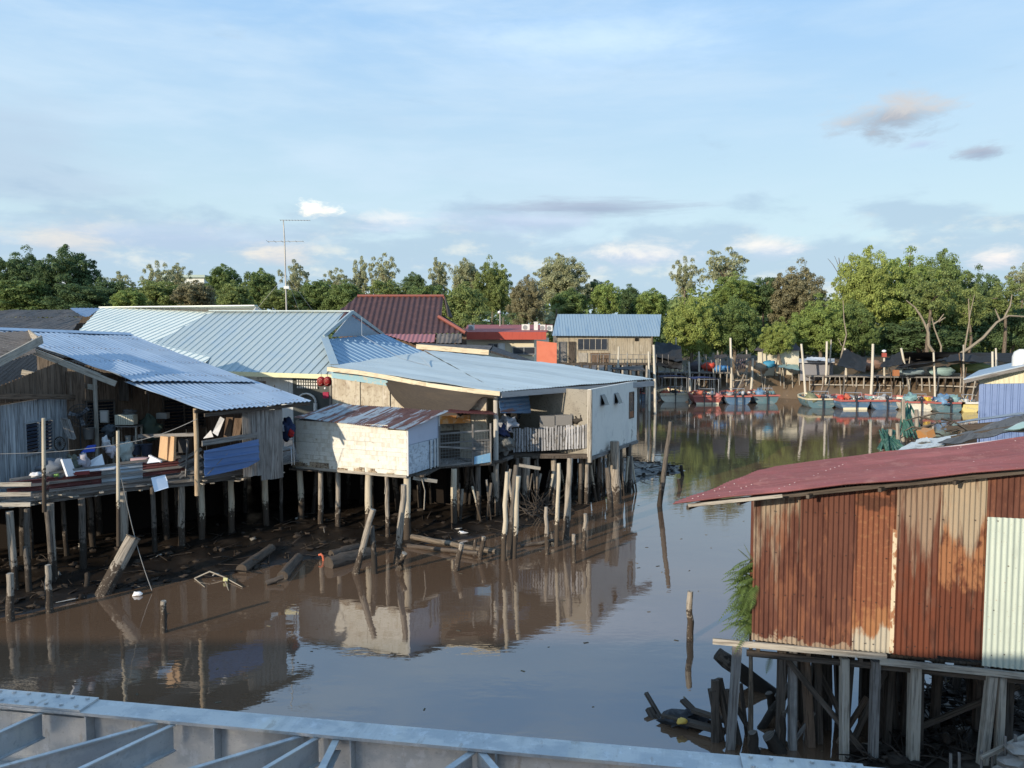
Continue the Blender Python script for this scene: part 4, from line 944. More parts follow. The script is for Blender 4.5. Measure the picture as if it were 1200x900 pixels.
# antenna on the pale blue roof
an = thing('tv_antenna', 'tall television antenna mast with two crosspieces above the ribbed roof', 'antenna', aty(336, 366, 40.5))
b = aty(336, 368, 40.5); m = MB(); tp = aty(332, 258, 40.5); md = aty(333.5, 283, 40.5); ALU = mat('antenna_metal', (.35, .34, .32), .5, .6)
m.tube([b+V((0, 0, -.6)), md, tp], [.045, .035, .025], 6); m.build('mast', ALU, an)
def yagi(c, L, ang, nel, el_, back):
    m = MB(); d = V((math.cos(ang), math.sin(ang), .02)); s = V((-d.y, d.x, 0)); m.beam(c-d*back, c+d*L, .025, .025)
    for i in range(nel):
        q_ = c-d*back+d*(L+back)*i/(nel-1); m.beam(q_-s*el_*(1.2-.6*i/nel), q_+s*el_*(1.2-.6*i/nel), .012, .012)
    return m.build('aerial', ALU, an)
yagi(tp, 1.35, .2, 11, .22, .15); yagi(md, .95, .15, 6, .45, .85)
m = MB(); m.box(aty(336, 337, 40.5), (.28, .15, .14)); m.build('bracket', WHITEPAINT, an)
m = MB()
for px in (300, 366, 350): m.tube([aty(335, 322, 40.5), aty(px, 363, 40.8)], .008, 3, cap=False)
m.build('guy_wire', ALU, an)
# ================================================= rusty house on the right
hr = thing('rusty_tin_house', 'shack of rusted corrugated sheets with dull red tin roof on stilts, nearest on the right', 'house', (6, 13, 0))
w0_ = V((4.15, 12.59, 0)); wd = V((7.96-4.15, 11.65-12.59, 0)).normalized(); wnn = V((wd.y, -wd.x, 0))
RW = lambda s: w0_+wd*s
def rs(px):                                          # distance along the wall where it stands in the view
    a = (px-600)/900; return (a*w0_.y-w0_.x)/(wd.x-a*wd.y)
def rustmat(name, base, L, rough=.7, metal=.15):
    return mat(name, base, rough, metal, 0, L, (6, 3, .25), spec=.25)
O1 = (.20, .084, .047); D1 = (.080, .030, .021); Z1 = (.33, .27, .20); K1 = (.04, .020, .016); B1 = (.120, .050, .034)
zb, zt0 = 1.92, 4.36
SH = [ # px0, px1, overlap out, material
 (887, 944, rustmat('rust_sheet_one', B1, [(4, 1.0, .44, .60, D1, .8), (5, 1.0, .42, .68, Z1, .85, (.9, 2.2, -.12, .08)), (6, 1.5, .50, .62, O1, .7), (5, 4, .5, .58, Z1, .8, (0, .35, .2, -.35))])),
 (942, 1009, rustmat('rust_sheet_two', B1, [(4, .8, .46, .62, D1, .85), (6, 1.5, .50, .62, O1, .8, (.9, 1.8, .04, -.04)), (5, 2, .60, .7, K1, .7), (5, 4, .56, .60, Z1, .6, (0, .25, .2, -.35))])),
 (1007, 1058, rustmat('rust_sheet_three', (.20, .078, .042), [(3, 1.2, .48, .64, B1, .7), (12, 12, .54, .62, (.27, .13, .065), .6), (3, 3, .50, .60, K1, .7, (2.05, 2.4, -.3, .10)), (9, 3, .46, .64, (.32, .155, .07), .8, (.25, 1.1, .2, -.22)), (6, 2, .44, .60, (.40, .37, .30), .95, (.05, .65, .3, -.3))])),
 (1056, 1110, rustmat('rust_sheet_four', (.13, .042, .023), [(4, 1, .5, .62, K1, .6), (4, 1.4, .48, .60, B1, .7, (.3, 1.2, -.1, .05)), (9, .9, .42, .66, (.27, .20, .145), .9, (1.3, 2.4, -.16, .12))])),
 (1108, 1165, rustmat('rust_sheet_five_lit_patch', (.12, .040, .023), [(4, 1, .5, .62, K1, .6), (9, 4, .38, .58, (.29, .135, .065), .9, (.85, 1.25, -.4, .05)), (4, 2, .50, .58, D1, .9, (1.5, 1.85, -.25, .06)), (9, 1.0, .42, .64, (.35, .29, .21), .9, (1.5, 2.3, -.2, .17))])),  # rust, with the sunlit patch painted in as an orange band
 (1163, 1240, rustmat('rust_sheet_six', B1, [(4, 1, .5, .62, D1, .8), (5, 2, .52, .62, O1, .6)])),
]
def rz(s): return zt0+.86*s/4.9                      # wall top follows the roof
for k, (x0, x1, mt) in enumerate(SH):
    s0 = rs(x0); s1 = rs(x1) if x1 < 1235 else s0+1.2; o = wnn*(.015*(k % 2))
    a = RW(s0)+o; b = RW(s1)+o; dz = random.uniform(-.02, .03)
    m = MB(); m.ribbed([(a.x, a.y, zb+dz), (b.x, b.y, zb+dz-.01), (b.x, b.y, rz(s1)), (a.x, a.y, rz(s0))], (0, 0, 1), .078, .026, 7, 'sin', wob=.02)
    m.build('wall_sheet', mt, hr)
rg = random.Random(91); m = MB()
for z in (2.05, 2.75, 3.45, 4.15):
    for i in range(28):
        p = RW(.05+i*.155+rg.uniform(-.03, .03))+wnn*.045; 
        if rg.random() < .75: m.box((p.x, p.y, z+rg.uniform(-.02, .02)), (.014, .014, .014))
m.build('wall_nails', mat('wall_nails', (.05, .03, .025), .8), hr)['kind'] = 'stuff'
# pale strip at the edge of the third sheet, zinc patch at the right
a = RW(rs(1052))+wnn*.035; b = RW(rs(1057))+wnn*.035
m = MB(); m.slab([(a.x, a.y, 1.93), (b.x, b.y, 1.93), (b.x, b.y, 3.93), (a.x, a.y, 3.95)], .008, n=wnn); m.build('flashing_strip', mat('flaking_cream', (.55, .47, .33), .8, 0, 0, [(14, 6, .5, .58, (.26, .10, .04), .9)]), hr)
a = RW(rs(1163))+wnn*.05; b = RW(rs(1163)+1.0)+wnn*.05
m = MB(); m.ribbed([(a.x, a.y, 1.86), (b.x, b.y, 1.84), (b.x, b.y, 4.22), (a.x, a.y, 4.22)], (0, 0, 1), .085, .022, 3, 'sin'); m.build('zinc_patch', mat('greenish_zinc', (.46, .52, .46), .5, .2, 0, [(5, .5, .5, .7, (.36, .41, .36), .5), (30, 30, .64, .68, (.3, .2, .12), .8)]), hr)
# other walls
back = V((.24, .97, 0))
for (p, q_, za, zc) in ((RW(0)+V((.02, .03, 0)), RW(0)+V((.9, 3.4, 0)), 4.2, 4.1), (RW(0)+V((.9, 3.4, 0)), RW(4.9)+V((.9, 3.4, 0)), 4.1, 4.7)):
    m = MB(); m.ribbed([(p.x, p.y, zb), (q_.x, q_.y, zb), (q_.x, q_.y, zc), (p.x, p.y, za)], (0, 0, 1), .078, .02, 2, 'sin'); m.build('wall_sheet', SH[3][2], hr)
# beams below the wall
m = MB(); a = RW(-.76)+wnn*.05; b = RW(1.95)+wnn*.05; m.beam((a.x, a.y, 1.86), (b.x, b.y, 1.86), .05, .095); m.build('sill_beam', PALEWOOD, hr)
m = MB(); a = RW(1.85)+wnn*.045; b = RW(5.2)+wnn*.045; m.beam((a.x, a.y, 1.775), (b.x, b.y, 1.745), .05, .10); m.build('sill_beam', PALEWOOD, hr)
m = MB(); a = RW(-.2)-wnn*.08; b = RW(5.2)-wnn*.08; m.beam((a.x, a.y, 1.66), (b.x, b.y, 1.63), .06, .10)
for s in (0, .8, 1.6, 2.4, 3.2, 4.0): p = RW(s); m.beam((p.x, p.y+.05, 1.74), (p.x+.9, p.y+3.4, 1.74), .06, .1)
m.build('floor_joist', DARKWOOD, hr)
poly_plan([RW(0)+V((.02, .1, 0)), RW(5)+V((0, .1, 0)), RW(5)+V((.9, 3.4, 0)), RW(.0)+V((.9, 3.4, 0))], 1.84, .04, DARKWOOD, 'floor', hr)
# roof
RF = mat('dull_red_roofing', (.205, .076, .074), .7, .05, .10, [(9, .15, .47, .60, (.15, .05, .052), .55), (1.1, 2.5, .55, .68, (.30, .15, .135), .5), (.6, 3.0, .48, .68, (.24, .075, .078), .6), (.5, .5, .5, .7, (.36, .13, .125), .5), (30, 30, .62, .68, (.42, .24, .22), .5)], (4, 4, .08), spec=.35)  # first layer paints rib shading as dark streaks along the ribs
q0 = V((2.6, 12.3, 4.33)); q1 = aty(1215, 548, 11.25); q3 = aty(909, 547.5, 15.9); q2 = aty(1290, 503, 14.9)
m = MB(); m.ribbed([q0, q1, q2, q3], (q1-q0), .12, .032, 6, 'sin', wob=.07, sheet=8); m.build('roof', RF, hr)
n_ = (q1-q0).cross(q3-q0).normalized(); n_ = n_ if n_.z > 0 else -n_
m = MB(); rg = random.Random(8)
for u in (.05, .13, .29, .45, .61, .77, .93):
    for i in range(22):
        v = (i+.5)/22; p = q0.lerp(q1, u).lerp(q3.lerp(q2, u), v)+n_*.02
        if rg.random() < .8: m.box(p+V((rg.uniform(-.01, .01), 0, 0)), (.016, .014, .008))
m.build('roof_screws', mat('screw_heads', (.62, .50, .48), .6), hr)['kind'] = 'stuff'
m = MB()
for v in (.05, .35, .65, .95): m.beam(q0.lerp(q3, v)+V((.3, 0, -.07)), q1.lerp(q2, v)+V((0, 0, -.07)), .05, .07)
for u in (.05, .2, .4, .6, .8): m.beam(q0.lerp(q1, u)+V((0, .1, -.14)), q3.lerp(q2, u)+V((0, 0, -.14)), .05, .06)
m.build('rafter', DARKWOOD, hr)
m = MB(); m.beam(q0+V((.25, -.02, -.05)), q0.lerp(q1, .32)+V((0, -.02, -.06)), .03, .05); m.build('barge_board', PALEWOOD, hr)
m = MB(); m.beam(q3+V((.5, -.02, .03)), q2+V((0, 0, .03)), .06, .03); m.build('ridge_cap', mat('pale_flashing', (.6, .48, .46), .6), hr)
# stilts
for (px, top, w_, mt, lx, dep) in ((871, 1.82, .17, GREYWOOD, -.14, 0), (925, 1.74, .15, DARKWOOD, 0, .1), (939, 1.74, .16, GREYWOOD, .05, .2), (955, 1.74, .17, BROWNWOOD, .2, .35), (973, 1.74, .12, DARKWOOD, .1, .5), (1000, 1.74, .16, PALEWOOD, .05, .02), (1017, 1.7, .13, DARKWOOD, -.1, .6), (1038, 1.74, .16, GREYWOOD, .0, .02), (1062, 1.7, .14, DARKWOOD, .05, .8), (1086, 1.72, .20, PALEWOOD, .02, .05), (1100, 1.7, .13, DARKWOOD, .03, .4), (1140, 1.7, .15, DARKWOOD, 0, 1.2), (1178, 1.68, .17, PALEWOOD, -.12, .0), (1190, 1.68, .14, PALEWOOD, 0, .0), (1215, 1.68, .15, DARKWOOD, 0, .5)):
    p = RW(rs(px))+V((.24*dep, .97*dep, 0)); stilt(hr, p.x, p.y+.03, top, w_*.42, mt, (lx, 0), square=True)
rg = random.Random(31)
for i in range(40):
    s = rg.uniform(.6, 5.2); dd = rg.uniform(.7, 3.3); p = RW(s)+back*dd; stilt(hr, p.x, p.y, 1.72, rg.uniform(.045, .075), DARKWOOD, (rg.uniform(-.2, .2), rg.uniform(-.1, .1)), square=True)
m = MB()
for (s, z0, s1, z1, dd) in ((.35, 1.7, 1.9, -.1, .15), (1.5, -.1, 2.1, 1.5, .5), (.9, 1.5, 1.6, .1, .7), (2.7, .3, 4.2, 1.2, .9), (1.0, .1, .5, 1.7, 1.2)):
    a = RW(s)+back*dd; b = RW(s1)+back*dd; m.beam((a.x, a.y, z0), (b.x, b.y, z1), .05, .09)
m.build('brace', DARKWOOD, hr)

# junk roof behind the red roof
jr = thing('ruined_shed', 'half-collapsed shed roofed with loose dark and white sheets behind the red roof', 'shed', (10, 19, .6))
WSH = mat('dirty_white_sheet', (.60, .60, .56), .8, 0, .08, [(3, 3, .52, .62, (.3, .28, .24), .7), (16, 16, .56, .64, (.2, .18, .15), .6)])
FELT = mat('curled_roof_felt', (.12, .11, .10), .95, 0, .15, [(14, 2, .5, .62, (.05, .045, .04), .7), (4, 4, .56, .68, (.24, .22, .2), .6)], (10, 10, .8))
def loose(pts, mt, name, wob=.05, n=12):
    A, B, C_, D_ = [V(p) for p in pts]; sd = random.random()*9
    def fn(u, v): p = A.lerp(B, u).lerp(D_.lerp(C_, u), v); return p+V((0, 0, wob*NZ.noise(V((u*4+sd, v*4, 0)))))
    m = MB(); m.grid(fn, n, n//2); k = len(m.v); m.grid(lambda u, v: fn(u, v)-V((0, 0, .015)), n, n//2); return m.build(name, mt, jr)
loose((aty(1050, 528, 17.2), aty(1105, 523, 16.5), aty(1122, 509, 18.6), aty(1068, 518, 18.9)), WSH, 'loose_sheet')
loose((aty(1072, 519, 18.2), aty(1092, 517, 17.6), aty(1086, 512, 18.4), aty(1074, 515, 18.8)), WSH, 'loose_sheet', .03, 6)
loose((aty(1098, 521, 16.6), aty(1215, 503, 15.6), aty(1200, 484, 19.5), aty(1130, 507, 19.0)), FELT, 'felt_sheet', .10)
loose((aty(1175, 505, 16.0), aty(1230, 497, 15.5), aty(1215, 489, 16.6), aty(1196, 495, 16.6)), mat('mint_sheet', (.42, .55, .46), .7, 0, 0, [(4, 4, .5, .6, (.55, .6, .54), .5)]), 'loose_sheet', .04, 8)
loose((aty(1118, 496, 22.0), aty(1210, 484, 20.0), aty(1196, 483, 23), aty(1120, 494, 24)), mat('grey_edge_sheet', (.34, .36, .37), .6, .2, 0, [(4, 4, .5, .6, (.18, .16, .14), .6)]), 'loose_sheet', .02, 8)
m = MB()
for i in range(8):
    p = atz(1075+i*22, 545, 3.2); m.box((p.x, 17.6+random.uniform(-.7, .7), 2.2), (.1, .1, 3.6))
m.beam(aty(1110, 503, 21), aty(1205, 494, 19.5), .06, .16); m.beam(aty(1115, 514, 18), aty(1210, 498, 17), .06, .12)
m.build('frame', DARKWOOD, jr)
# green net bundle, stakes and rubbish at the water's edge behind the red roof
GN = mat('green_fishing_net', (.05, .13, .095), .9, 0, .3, [(20, 2, .5, .62, (.02, .05, .04), .7), (5, 5, .5, .6, (.16, .24, .19), .5)], (30, 5, .6), spec=.1)
def drape(top, bot, wt, wb, seed, k=8):
    m = MB(); rg = random.Random(seed)
    for i in range(k):
        a = top+V((rg.uniform(-wt, wt), rg.uniform(-.15, .15), rg.uniform(-.1, .05))); b = bot+V((rg.uniform(-wb, wb), rg.uniform(-.3, .3), 0)); c = a.lerp(b, .5)+V((rg.uniform(-.1, .1), 0, 0))
        m.tube([a, c, b], [.025, .04, .03], 5, wob=.3)
    return m
tpn = aty(1061, 472, 24.5); btn = aty(1070, 512, 22.5)
tag(drape(tpn, btn, .12, .35, 1, 12).build('net_bundle', GN), 'green fishing net hung from a stake beyond the red roof, tall bundle', 'fishing net')
tag(drape(aty(1040, 505, 22), aty(1046, 527, 20.5), .28, .35, 2, 22).build('net_heap', GN), 'low heap of green netting between stakes at the tip of the red roof', 'fishing net')
for (px, y0, y1, Y, lab) in ((1042, 530, 503, 21.5, 'short bleached stake furthest left beside the low green net heap'), (1053, 527, 496, 21.3, 'pale thick stake between the net heap and the tall net bundle'), (1059, 520, 468, 23.5, 'tall pale stake that carries the green net bundle'), (1075, 512, 480, 23.0, 'weathered stake just right of the green net bundle')):
    a = aty(px, y0, Y); b = aty(px+random.uniform(-2, 2), y1, Y); m = MB(); m.tube([V((a.x, a.y, ground_z(a.x, a.y)-.3)), a.lerp(b, .5), b], [.07, .06, .055], 7, wob=.1); tag(m.build('stake', MUDDYPOST), lab, 'stake', 'stakes by the green nets')
cr = aty(1085, 508, 21.5); m = MB(); m.box(cr, (.28, .35, .22), (V((.9, .3, .3)).normalized(), V((-.3, .9, 0)).normalized(), V((-.3, 0, .9)).normalized())); tag(m.build('plastic_crate', mat('rusty_orange_plastic', (.42, .20, .07), .7, 0, 0, [(6, 6, .5, .6, (.3, .22, .14), .6)])), 'small orange box tipped over beside the green net bundle', 'box')
m = MB(); rg = random.Random(5)
for i in range(14):
    a = aty(1078+rg.uniform(0, 40), 500+rg.uniform(-12, 8), 21.5+rg.uniform(-1, 2)); b = a+V((rg.uniform(-.9, .9), rg.uniform(-.3, .3), rg.uniform(-.5, .3))); m.tube([a, a.lerp(b, .5)+V((0, 0, .08)), b], [.03, .022, .012], 4)
tag(m.build('driftwood', BARK), 'tangle of bare driftwood branches between the net bundle and the collapsed shed', 'driftwood')

# blue shed
bsd = thing('blue_tin_shed', 'shed with deep blue tin wall under cream boards and grey roof at the right edge', 'shed', (19, 30, 1))
Yb = 28
a = aty(1148, 487, Yb); b = aty(1148, 450, Yb); c = aty(1220, 449, Yb-1.0); d_ = aty(1220, 489, Yb-1.0)
m = MB(); m.ribbed([V((a.x, a.y, 2.0)), V((d_.x, d_.y, 2.0)), c, b], (0, 0, 1), .215, .035, 2, 'box'); m.build('wall_sheet', mat('blue_box_tin', (.11, .17, .33), .4, .25, 0, [(4, .3, .5, .7, (.08, .12, .26), .5)]), bsd)
e = aty(1145, 442, Yb+.05); f_ = aty(1225, 423, Yb-.95)
m = MB(); m.ribbed([b+V((-.02, .06, 0)), c+V((0, .06, 0)), f_, e], (0, 0, 1), .15, .03, 1, 'box'); m.build('gable_boards', mat('cream_tin', (.52, .50, .36), .6, .1, 0), bsd)
m = MB(); g1 = aty(1129, 444, Yb-.3); g2 = aty(1235, 420, Yb-1.2); m.slab([g1, g2, g2+V((3.6, 5, .1)), g1+V((3.6, 5, .1))], .06); m.build('roof', tin('grey_shed_tin', (.36, .42, .48)), bsd)
m = MB(); m.beam(g1+V((0, -.03, -.1)), g2+V((0, -.03, -.1)), .04, .12); m.build('barge_board', GREYWOOD, bsd)
quadwall('wall_sheet', mat('blue_box_tin', (.11, .17, .33)), bsd, (a.x+.02, a.y+.05), (a.x+3.4, a.y+5), 2, 5.4, 5.5, .04)
m = MB()
for x in (0, .9, 1.8): m.box((a.x+x, Yb-.2*x, 1.0), (.12, .12, 2.2))
m.build('stilt', DARKWOOD, bsd)
tk = aty(1197, 418, 28.5); t_ = thing('water_tank', 'small white dome-topped tank above the blue shed roof', 'tank', tk)
m = MB(); m.tube([tk+V((0, 0, -.55)), tk, tk+V((0, 0, .18)), tk+V((0, 0, .28))], [.30, .30, .24, .08], 12); m.build('tank_body', WHITEPAINT, t_); m = MB(); m.tube([tk+V((-.1, -.35, -1.9)), tk+V((-.1, -.35, -.2))], .035, 6); m.build('pipe', FRAMEGREY, t_)

# ---- stakes and rail at the lower right corner
rl = thing('stake_fence', 'low fence of bare stakes with one sloping rail in the bottom right corner', 'fence', (6.6, 11.3, .2))
m = MB(); k0_ = aty(1150, 888, 11.2); k1_ = aty(1225, 852, 11.6); m.beam(k0_, k1_, .05, .06); m.build('rail', PALEWOOD, rl)
for px, y0, y1 in ((1114, 902, 883), (1124, 902, 882), (1150, 900, 880), (1163, 900, 883), (1178, 896, 863), (1190, 890, 861)):
    m = MB(); a = aty(px, y0+14, 11.3); b = aty(px, y1, 11.3); m.tube([a, b], .022, 6); m.build('stake', GREYWOOD, rl)
rkb = aty(1195, 900, 11.0)
RUB = mat('concrete_rubble', (.30, .29, .27), .9, 0, .15, [(4, 4, .5, .6, (.16, .15, .14), .6)], (10, 10, .5))
for i, (px, py, r, lab) in enumerate(((1190, 893, .22, 'grey rubble lump under the sloping rail'), (1202, 880, .26, 'largest grey rubble lump at the right edge of the frame'), (1175, 904, .15, 'small grey rubble lump lowest in the bottom right corner'))):
    p = aty(px, py, 11.2); m = MB(); m.blob(p, (r, r*.8, r*.55), .5, i, 10, 7); tag(m.build('rubble', RUB, smooth=False), lab, 'rubble', 'rubble in the bottom right corner')

# ---- wreck of an old jetty beside the red house, with rags on it
wk = thing('collapsed_jetty', 'blackened collapsed jetty of leaning posts and planks in the water left of the rusty house', 'jetty', (3.2, 13.6, 0))
def wp_(x, y, Y): return aty(x, y, Y)
for (x0, y0, x1, y1, Y0, Y1, w_, h_) in ((802, 872, 757, 812, 13.2, 14.2, .07, .06), (788, 868, 760, 830, 13.3, 13.9, .12, .08), (806, 842, 842, 862, 13.9, 13.2, .20, .08), (838, 866, 838, 797, 12.9, 13.0, .12, .09), (862, 872, 842, 795, 12.8, 13.1, .11, .10), (818, 868, 792, 836, 13.2, 13.7, .06, .08), (852, 845, 812, 832, 13.0, 13.5, .12, .06), (870, 870, 852, 808, 12.8, 13.0, .09, .08), (780, 852, 768, 838, 13.6, 13.8, .08, .05), (848, 868, 834, 808, 13, 13, .12, .12), (800, 820, 822, 842, 14.0, 13.6, .14, .05), (776, 838, 850, 858, 13.6, 13.0, .14, .08), (832, 872, 818, 848, 13.3, 13.5, .12, .10)):
    m = MB(); m.beam(wp_(x0, y0, Y0)+V((0, 0, -.25 if y0 > 855 else 0)), wp_(x1, y1, Y1), w_, h_); m.build('timber', DARKWOOD, wk)
rg = random.Random(61)
for i in range(16):
    px = rg.uniform(862, 985); py = rg.uniform(858, 885); ln = rg.uniform(-45, 45); h_ = rg.uniform(25, 75); Y = rg.uniform(12.7, 14.2)
    m = MB(); m.beam(aty(px, py+12, Y)+V((0, 0, -.1)), aty(px+ln, py-h_, Y+rg.uniform(-.3, .3)), rg.uniform(.04, .09), rg.uniform(.04, .08)); m.build('timber', rg.choice((DARKWOOD, BROWNWOOD, GREYWOOD)), wk)
rag = mat('black_rags', (.03, .032, .038), .8, 0, 0, [(6, 6, .5, .6, (.08, .09, .10), .5)], (8, 8, .6))
p = wp_(797, 842, 13.55); m = MB(); m.blob(p, (.30, .22, .12), .7, 2, 14, 9, 2.5); m.blob(p+V((.3, 0, -.06)), (.25, .2, .09), .7, 5, 12, 8, 2.5); tag(m.build('tarpaulin_rag', rag), 'crumpled black plastic sheet lying on the collapsed jetty', 'rag')
p = wp_(799, 847, 13.3); m = MB(); m.blob(p+V((0, 0, .03)), (.10, .07, .05), .5, 3); tag(m.build('yellow_bag', mat('yellow_plastic', (.60, .40, .08), .6)), 'small yellow plastic bag on the black sheet of the collapsed jetty', 'bag')
# stray posts and logs near the red house
def stray(name, lab, cat, x0, y0, x1, y1, w_, mt=MUDDYPOST, z0=0.0, dy=0.0, grp=None, square=False, stub=.3, deep=None):
    a = atz(x0, y0, z0); b = aty(x1, y1, a.y+dy); r = w_/2/900*a.y
    dd = (b-a).normalized(); a2 = a-dd*(stub/max(.3, dd.z)) if dd.z > .1 else a
    m = MB()
    if square: m.beam(a2, b, r*2, r*1.7)
    else:
        L = (b-a2).length; k = 6; pts = [a2.lerp(b, i/k)+V((NZ.noise(V((i*.9, x0, 0)))*.035, 0, 0)) for i in range(k+1)]
        m.tube(pts, [r*(1.1-.25*i/k)*(1+.15*NZ.noise(V((i*1.3, x0, 5)))) for i in range(k+1)], 8, wob=.12)
    return tag(m.build(name, mt), lab, cat, grp)
stray('mooring_post', 'single upright muddy post in open water left of the rusty house', 'post', 809, 750, 808, 693, 8)
stray('broken_post', 'thick broken log leaning left between the jetty wreck and the rusty house', 'log', 882, 798, 841, 766, 20, DARKPOST, z0=.15, dy=.2)
stray('broken_post', 'short black stump sticking up just left of the red house stilts', 'post', 906, 836, 902, 812, 11, DARKPOST, dy=0)
stray('broken_post', 'slanting charred plank crossing the gap at the first dark stilts', 'post', 893, 852, 935, 790, 10, DARKPOST, dy=.5)
stray('broken_post', 'low pointed stump beside the grey leaning stilt at the girder', 'post', 884, 885, 883, 858, 13, DARKPOST)
stray('broken_post', 'black wedge-shaped stub at the waterline right of the pointed stump', 'post', 912, 880, 902, 862, 20, DARKPOST)
stray('broken_post', 'tall rotten post just left of the darkest stilts of the rusty house', 'post', 916, 880, 917, 832, 10, DARKPOST)

# ---- fern and creeper hanging at the corner of the red house
FERN = mat('fern_green', (.11, .165, .05), .7, 0, .35, spec=.2, trans=.35)
fn_ = thing('fern_clump', 'feathery green fern clump growing at the left corner of the rusty house', 'fern', (3.9, 12.9, 1.8))
rg = random.Random(17)
def frond(m, a, b, sag, wl_, k=26):
    d = (b-a); L = d.length; sd = V((0, 0, 1)).cross(d).normalized()
    if sd.length < .1: sd = V((1, 0, 0))
    prev = a; 
    for i in range(1, k+1):
        t_ = i/k; p = a+d*t_+V((0, 0, -sag*t_*t_)); ww = wl_*math.sin(math.pi*min(1, t_*.9+.08))
        tg = (p-prev).normalized(); nn = sd
        for s in (-1, 1):
            tip = p+sd*s*ww+tg*ww*.35+V((0, 0, -ww*.35)); m.add([p, p+tg*.022, tip+tg*.004, tip], [(0, 1, 2, 3)])
        m.add([prev, p, p+V((0, 0, .006)), prev+V((0, 0, .006))], [(0, 1, 2, 3)]); prev = p
m = MB()
for i in range(115):
    c = aty(884+rg.uniform(-5, 8), rg.uniform(655, 735), 12.75+rg.uniform(-.1, .25)); ang = rg.uniform(1.9, 4.4); L = rg.uniform(.28, .62)
    b = c+V((math.cos(ang)*L*.95, math.sin(ang)*L*.35, rg.uniform(-.15, .30))); frond(m, c, b, rg.uniform(.1, .45), rg.uniform(.05, .10), 18)
m.build('fronds', FERN, fn_)
m = MB(); c = aty(890, 668, 12.9); frond(m, c, aty(865, 637, 12.8), .1, .07, 18); frond(m, c, aty(872, 640, 12.8), -.03, .05, 18); frond(m, aty(905, 765, 12.8), aty(898, 783, 12.7), .1, .07, 12); frond(m, aty(920, 760, 12.8), aty(912, 778, 12.7), .1, .06, 12); m.build('fronds', mat('pale_fern', (.16, .20, .08), .7, 0, .2, trans=.3), fn_)
m = MB(); m.tube([(4.1, 12.8, 0.0), (4.12, 12.9, 1.0), (4.05, 12.8, 2.6)], [.05, .04, .02], 6); m.build('stem', BARK, fn_)
# debris on the mud
def junk(name, n, region, seed, mt, zoff=.03):
    rg = random.Random(seed); m = MB()
    while n > 0:
        x, y = region(rg); z = ground_z(x, y)
        if z < -.05: continue
        n -= 1; k = rg.random(); L = rg.uniform(.12, .9)**1.2; a = rg.uniform(0, math.pi*2)
        if k < .6:
            p = V((x, y, z+zoff)); b = p+V((math.cos(a)*L, math.sin(a)*L, rg.uniform(-.05, .18))); m.tube([p, p.lerp(b, .5)+V((0, 0, rg.uniform(-.02, .05))), b], [rg.uniform(.008, .03), .016, .008], 4)
        elif k < .9: m.blob((x, y, z), (rg.uniform(.05, .18), rg.uniform(.05, .15), rg.uniform(.03, .09)), .6, rg.random()*40, 7, 5)
        else: m.box((x, y, z+.03), (rg.uniform(.1, .3), rg.uniform(.06, .2), .02), (V((math.cos(a), math.sin(a), .2)).normalized(), V((-math.sin(a), math.cos(a), 0)), V((0, .1, 1)).normalized()))
    return tag(m.build(name, mt), kind='stuff')
DEB = mat('bank_debris', (.032, .025, .020), .85, 0, .6, [(8, 8, .5, .6, (.04, .03, .022), .7)], spec=.2)
def regL(rg):
    s = rg.random(); pts = SHORE[4:17]; t_ = s*(len(pts)-1); i = int(t_); a = pts[i]; b = pts[min(i+1, len(pts)-1)]; x = a[0]+(b[0]-a[0])*(t_-i); y = a[1]+(b[1]-a[1])*(t_-i); dd = rg.random()**1.5*4.5
    return x-dd*.62, y+dd*.78
junk('bank_debris', 520, regL, 1, DEB)
def regR(rg): return rg.uniform(5.0, 9.5), rg.uniform(12.0, 17)
junk('bank_debris', 420, regR, 2, DEB)
def regF(rg): return rg.uniform(9, 50), 80+rg.uniform(0, 14)
junk('bank_debris', 500, regF, 3, mat('far_bank_debris', (.22, .17, .12), .9, 0, .6), .06)
tag(junk('pale_debris', 22, regL, 4, mat('pale_scraps', (.30, .28, .25), .8, 0, .5)), kind='stuff')
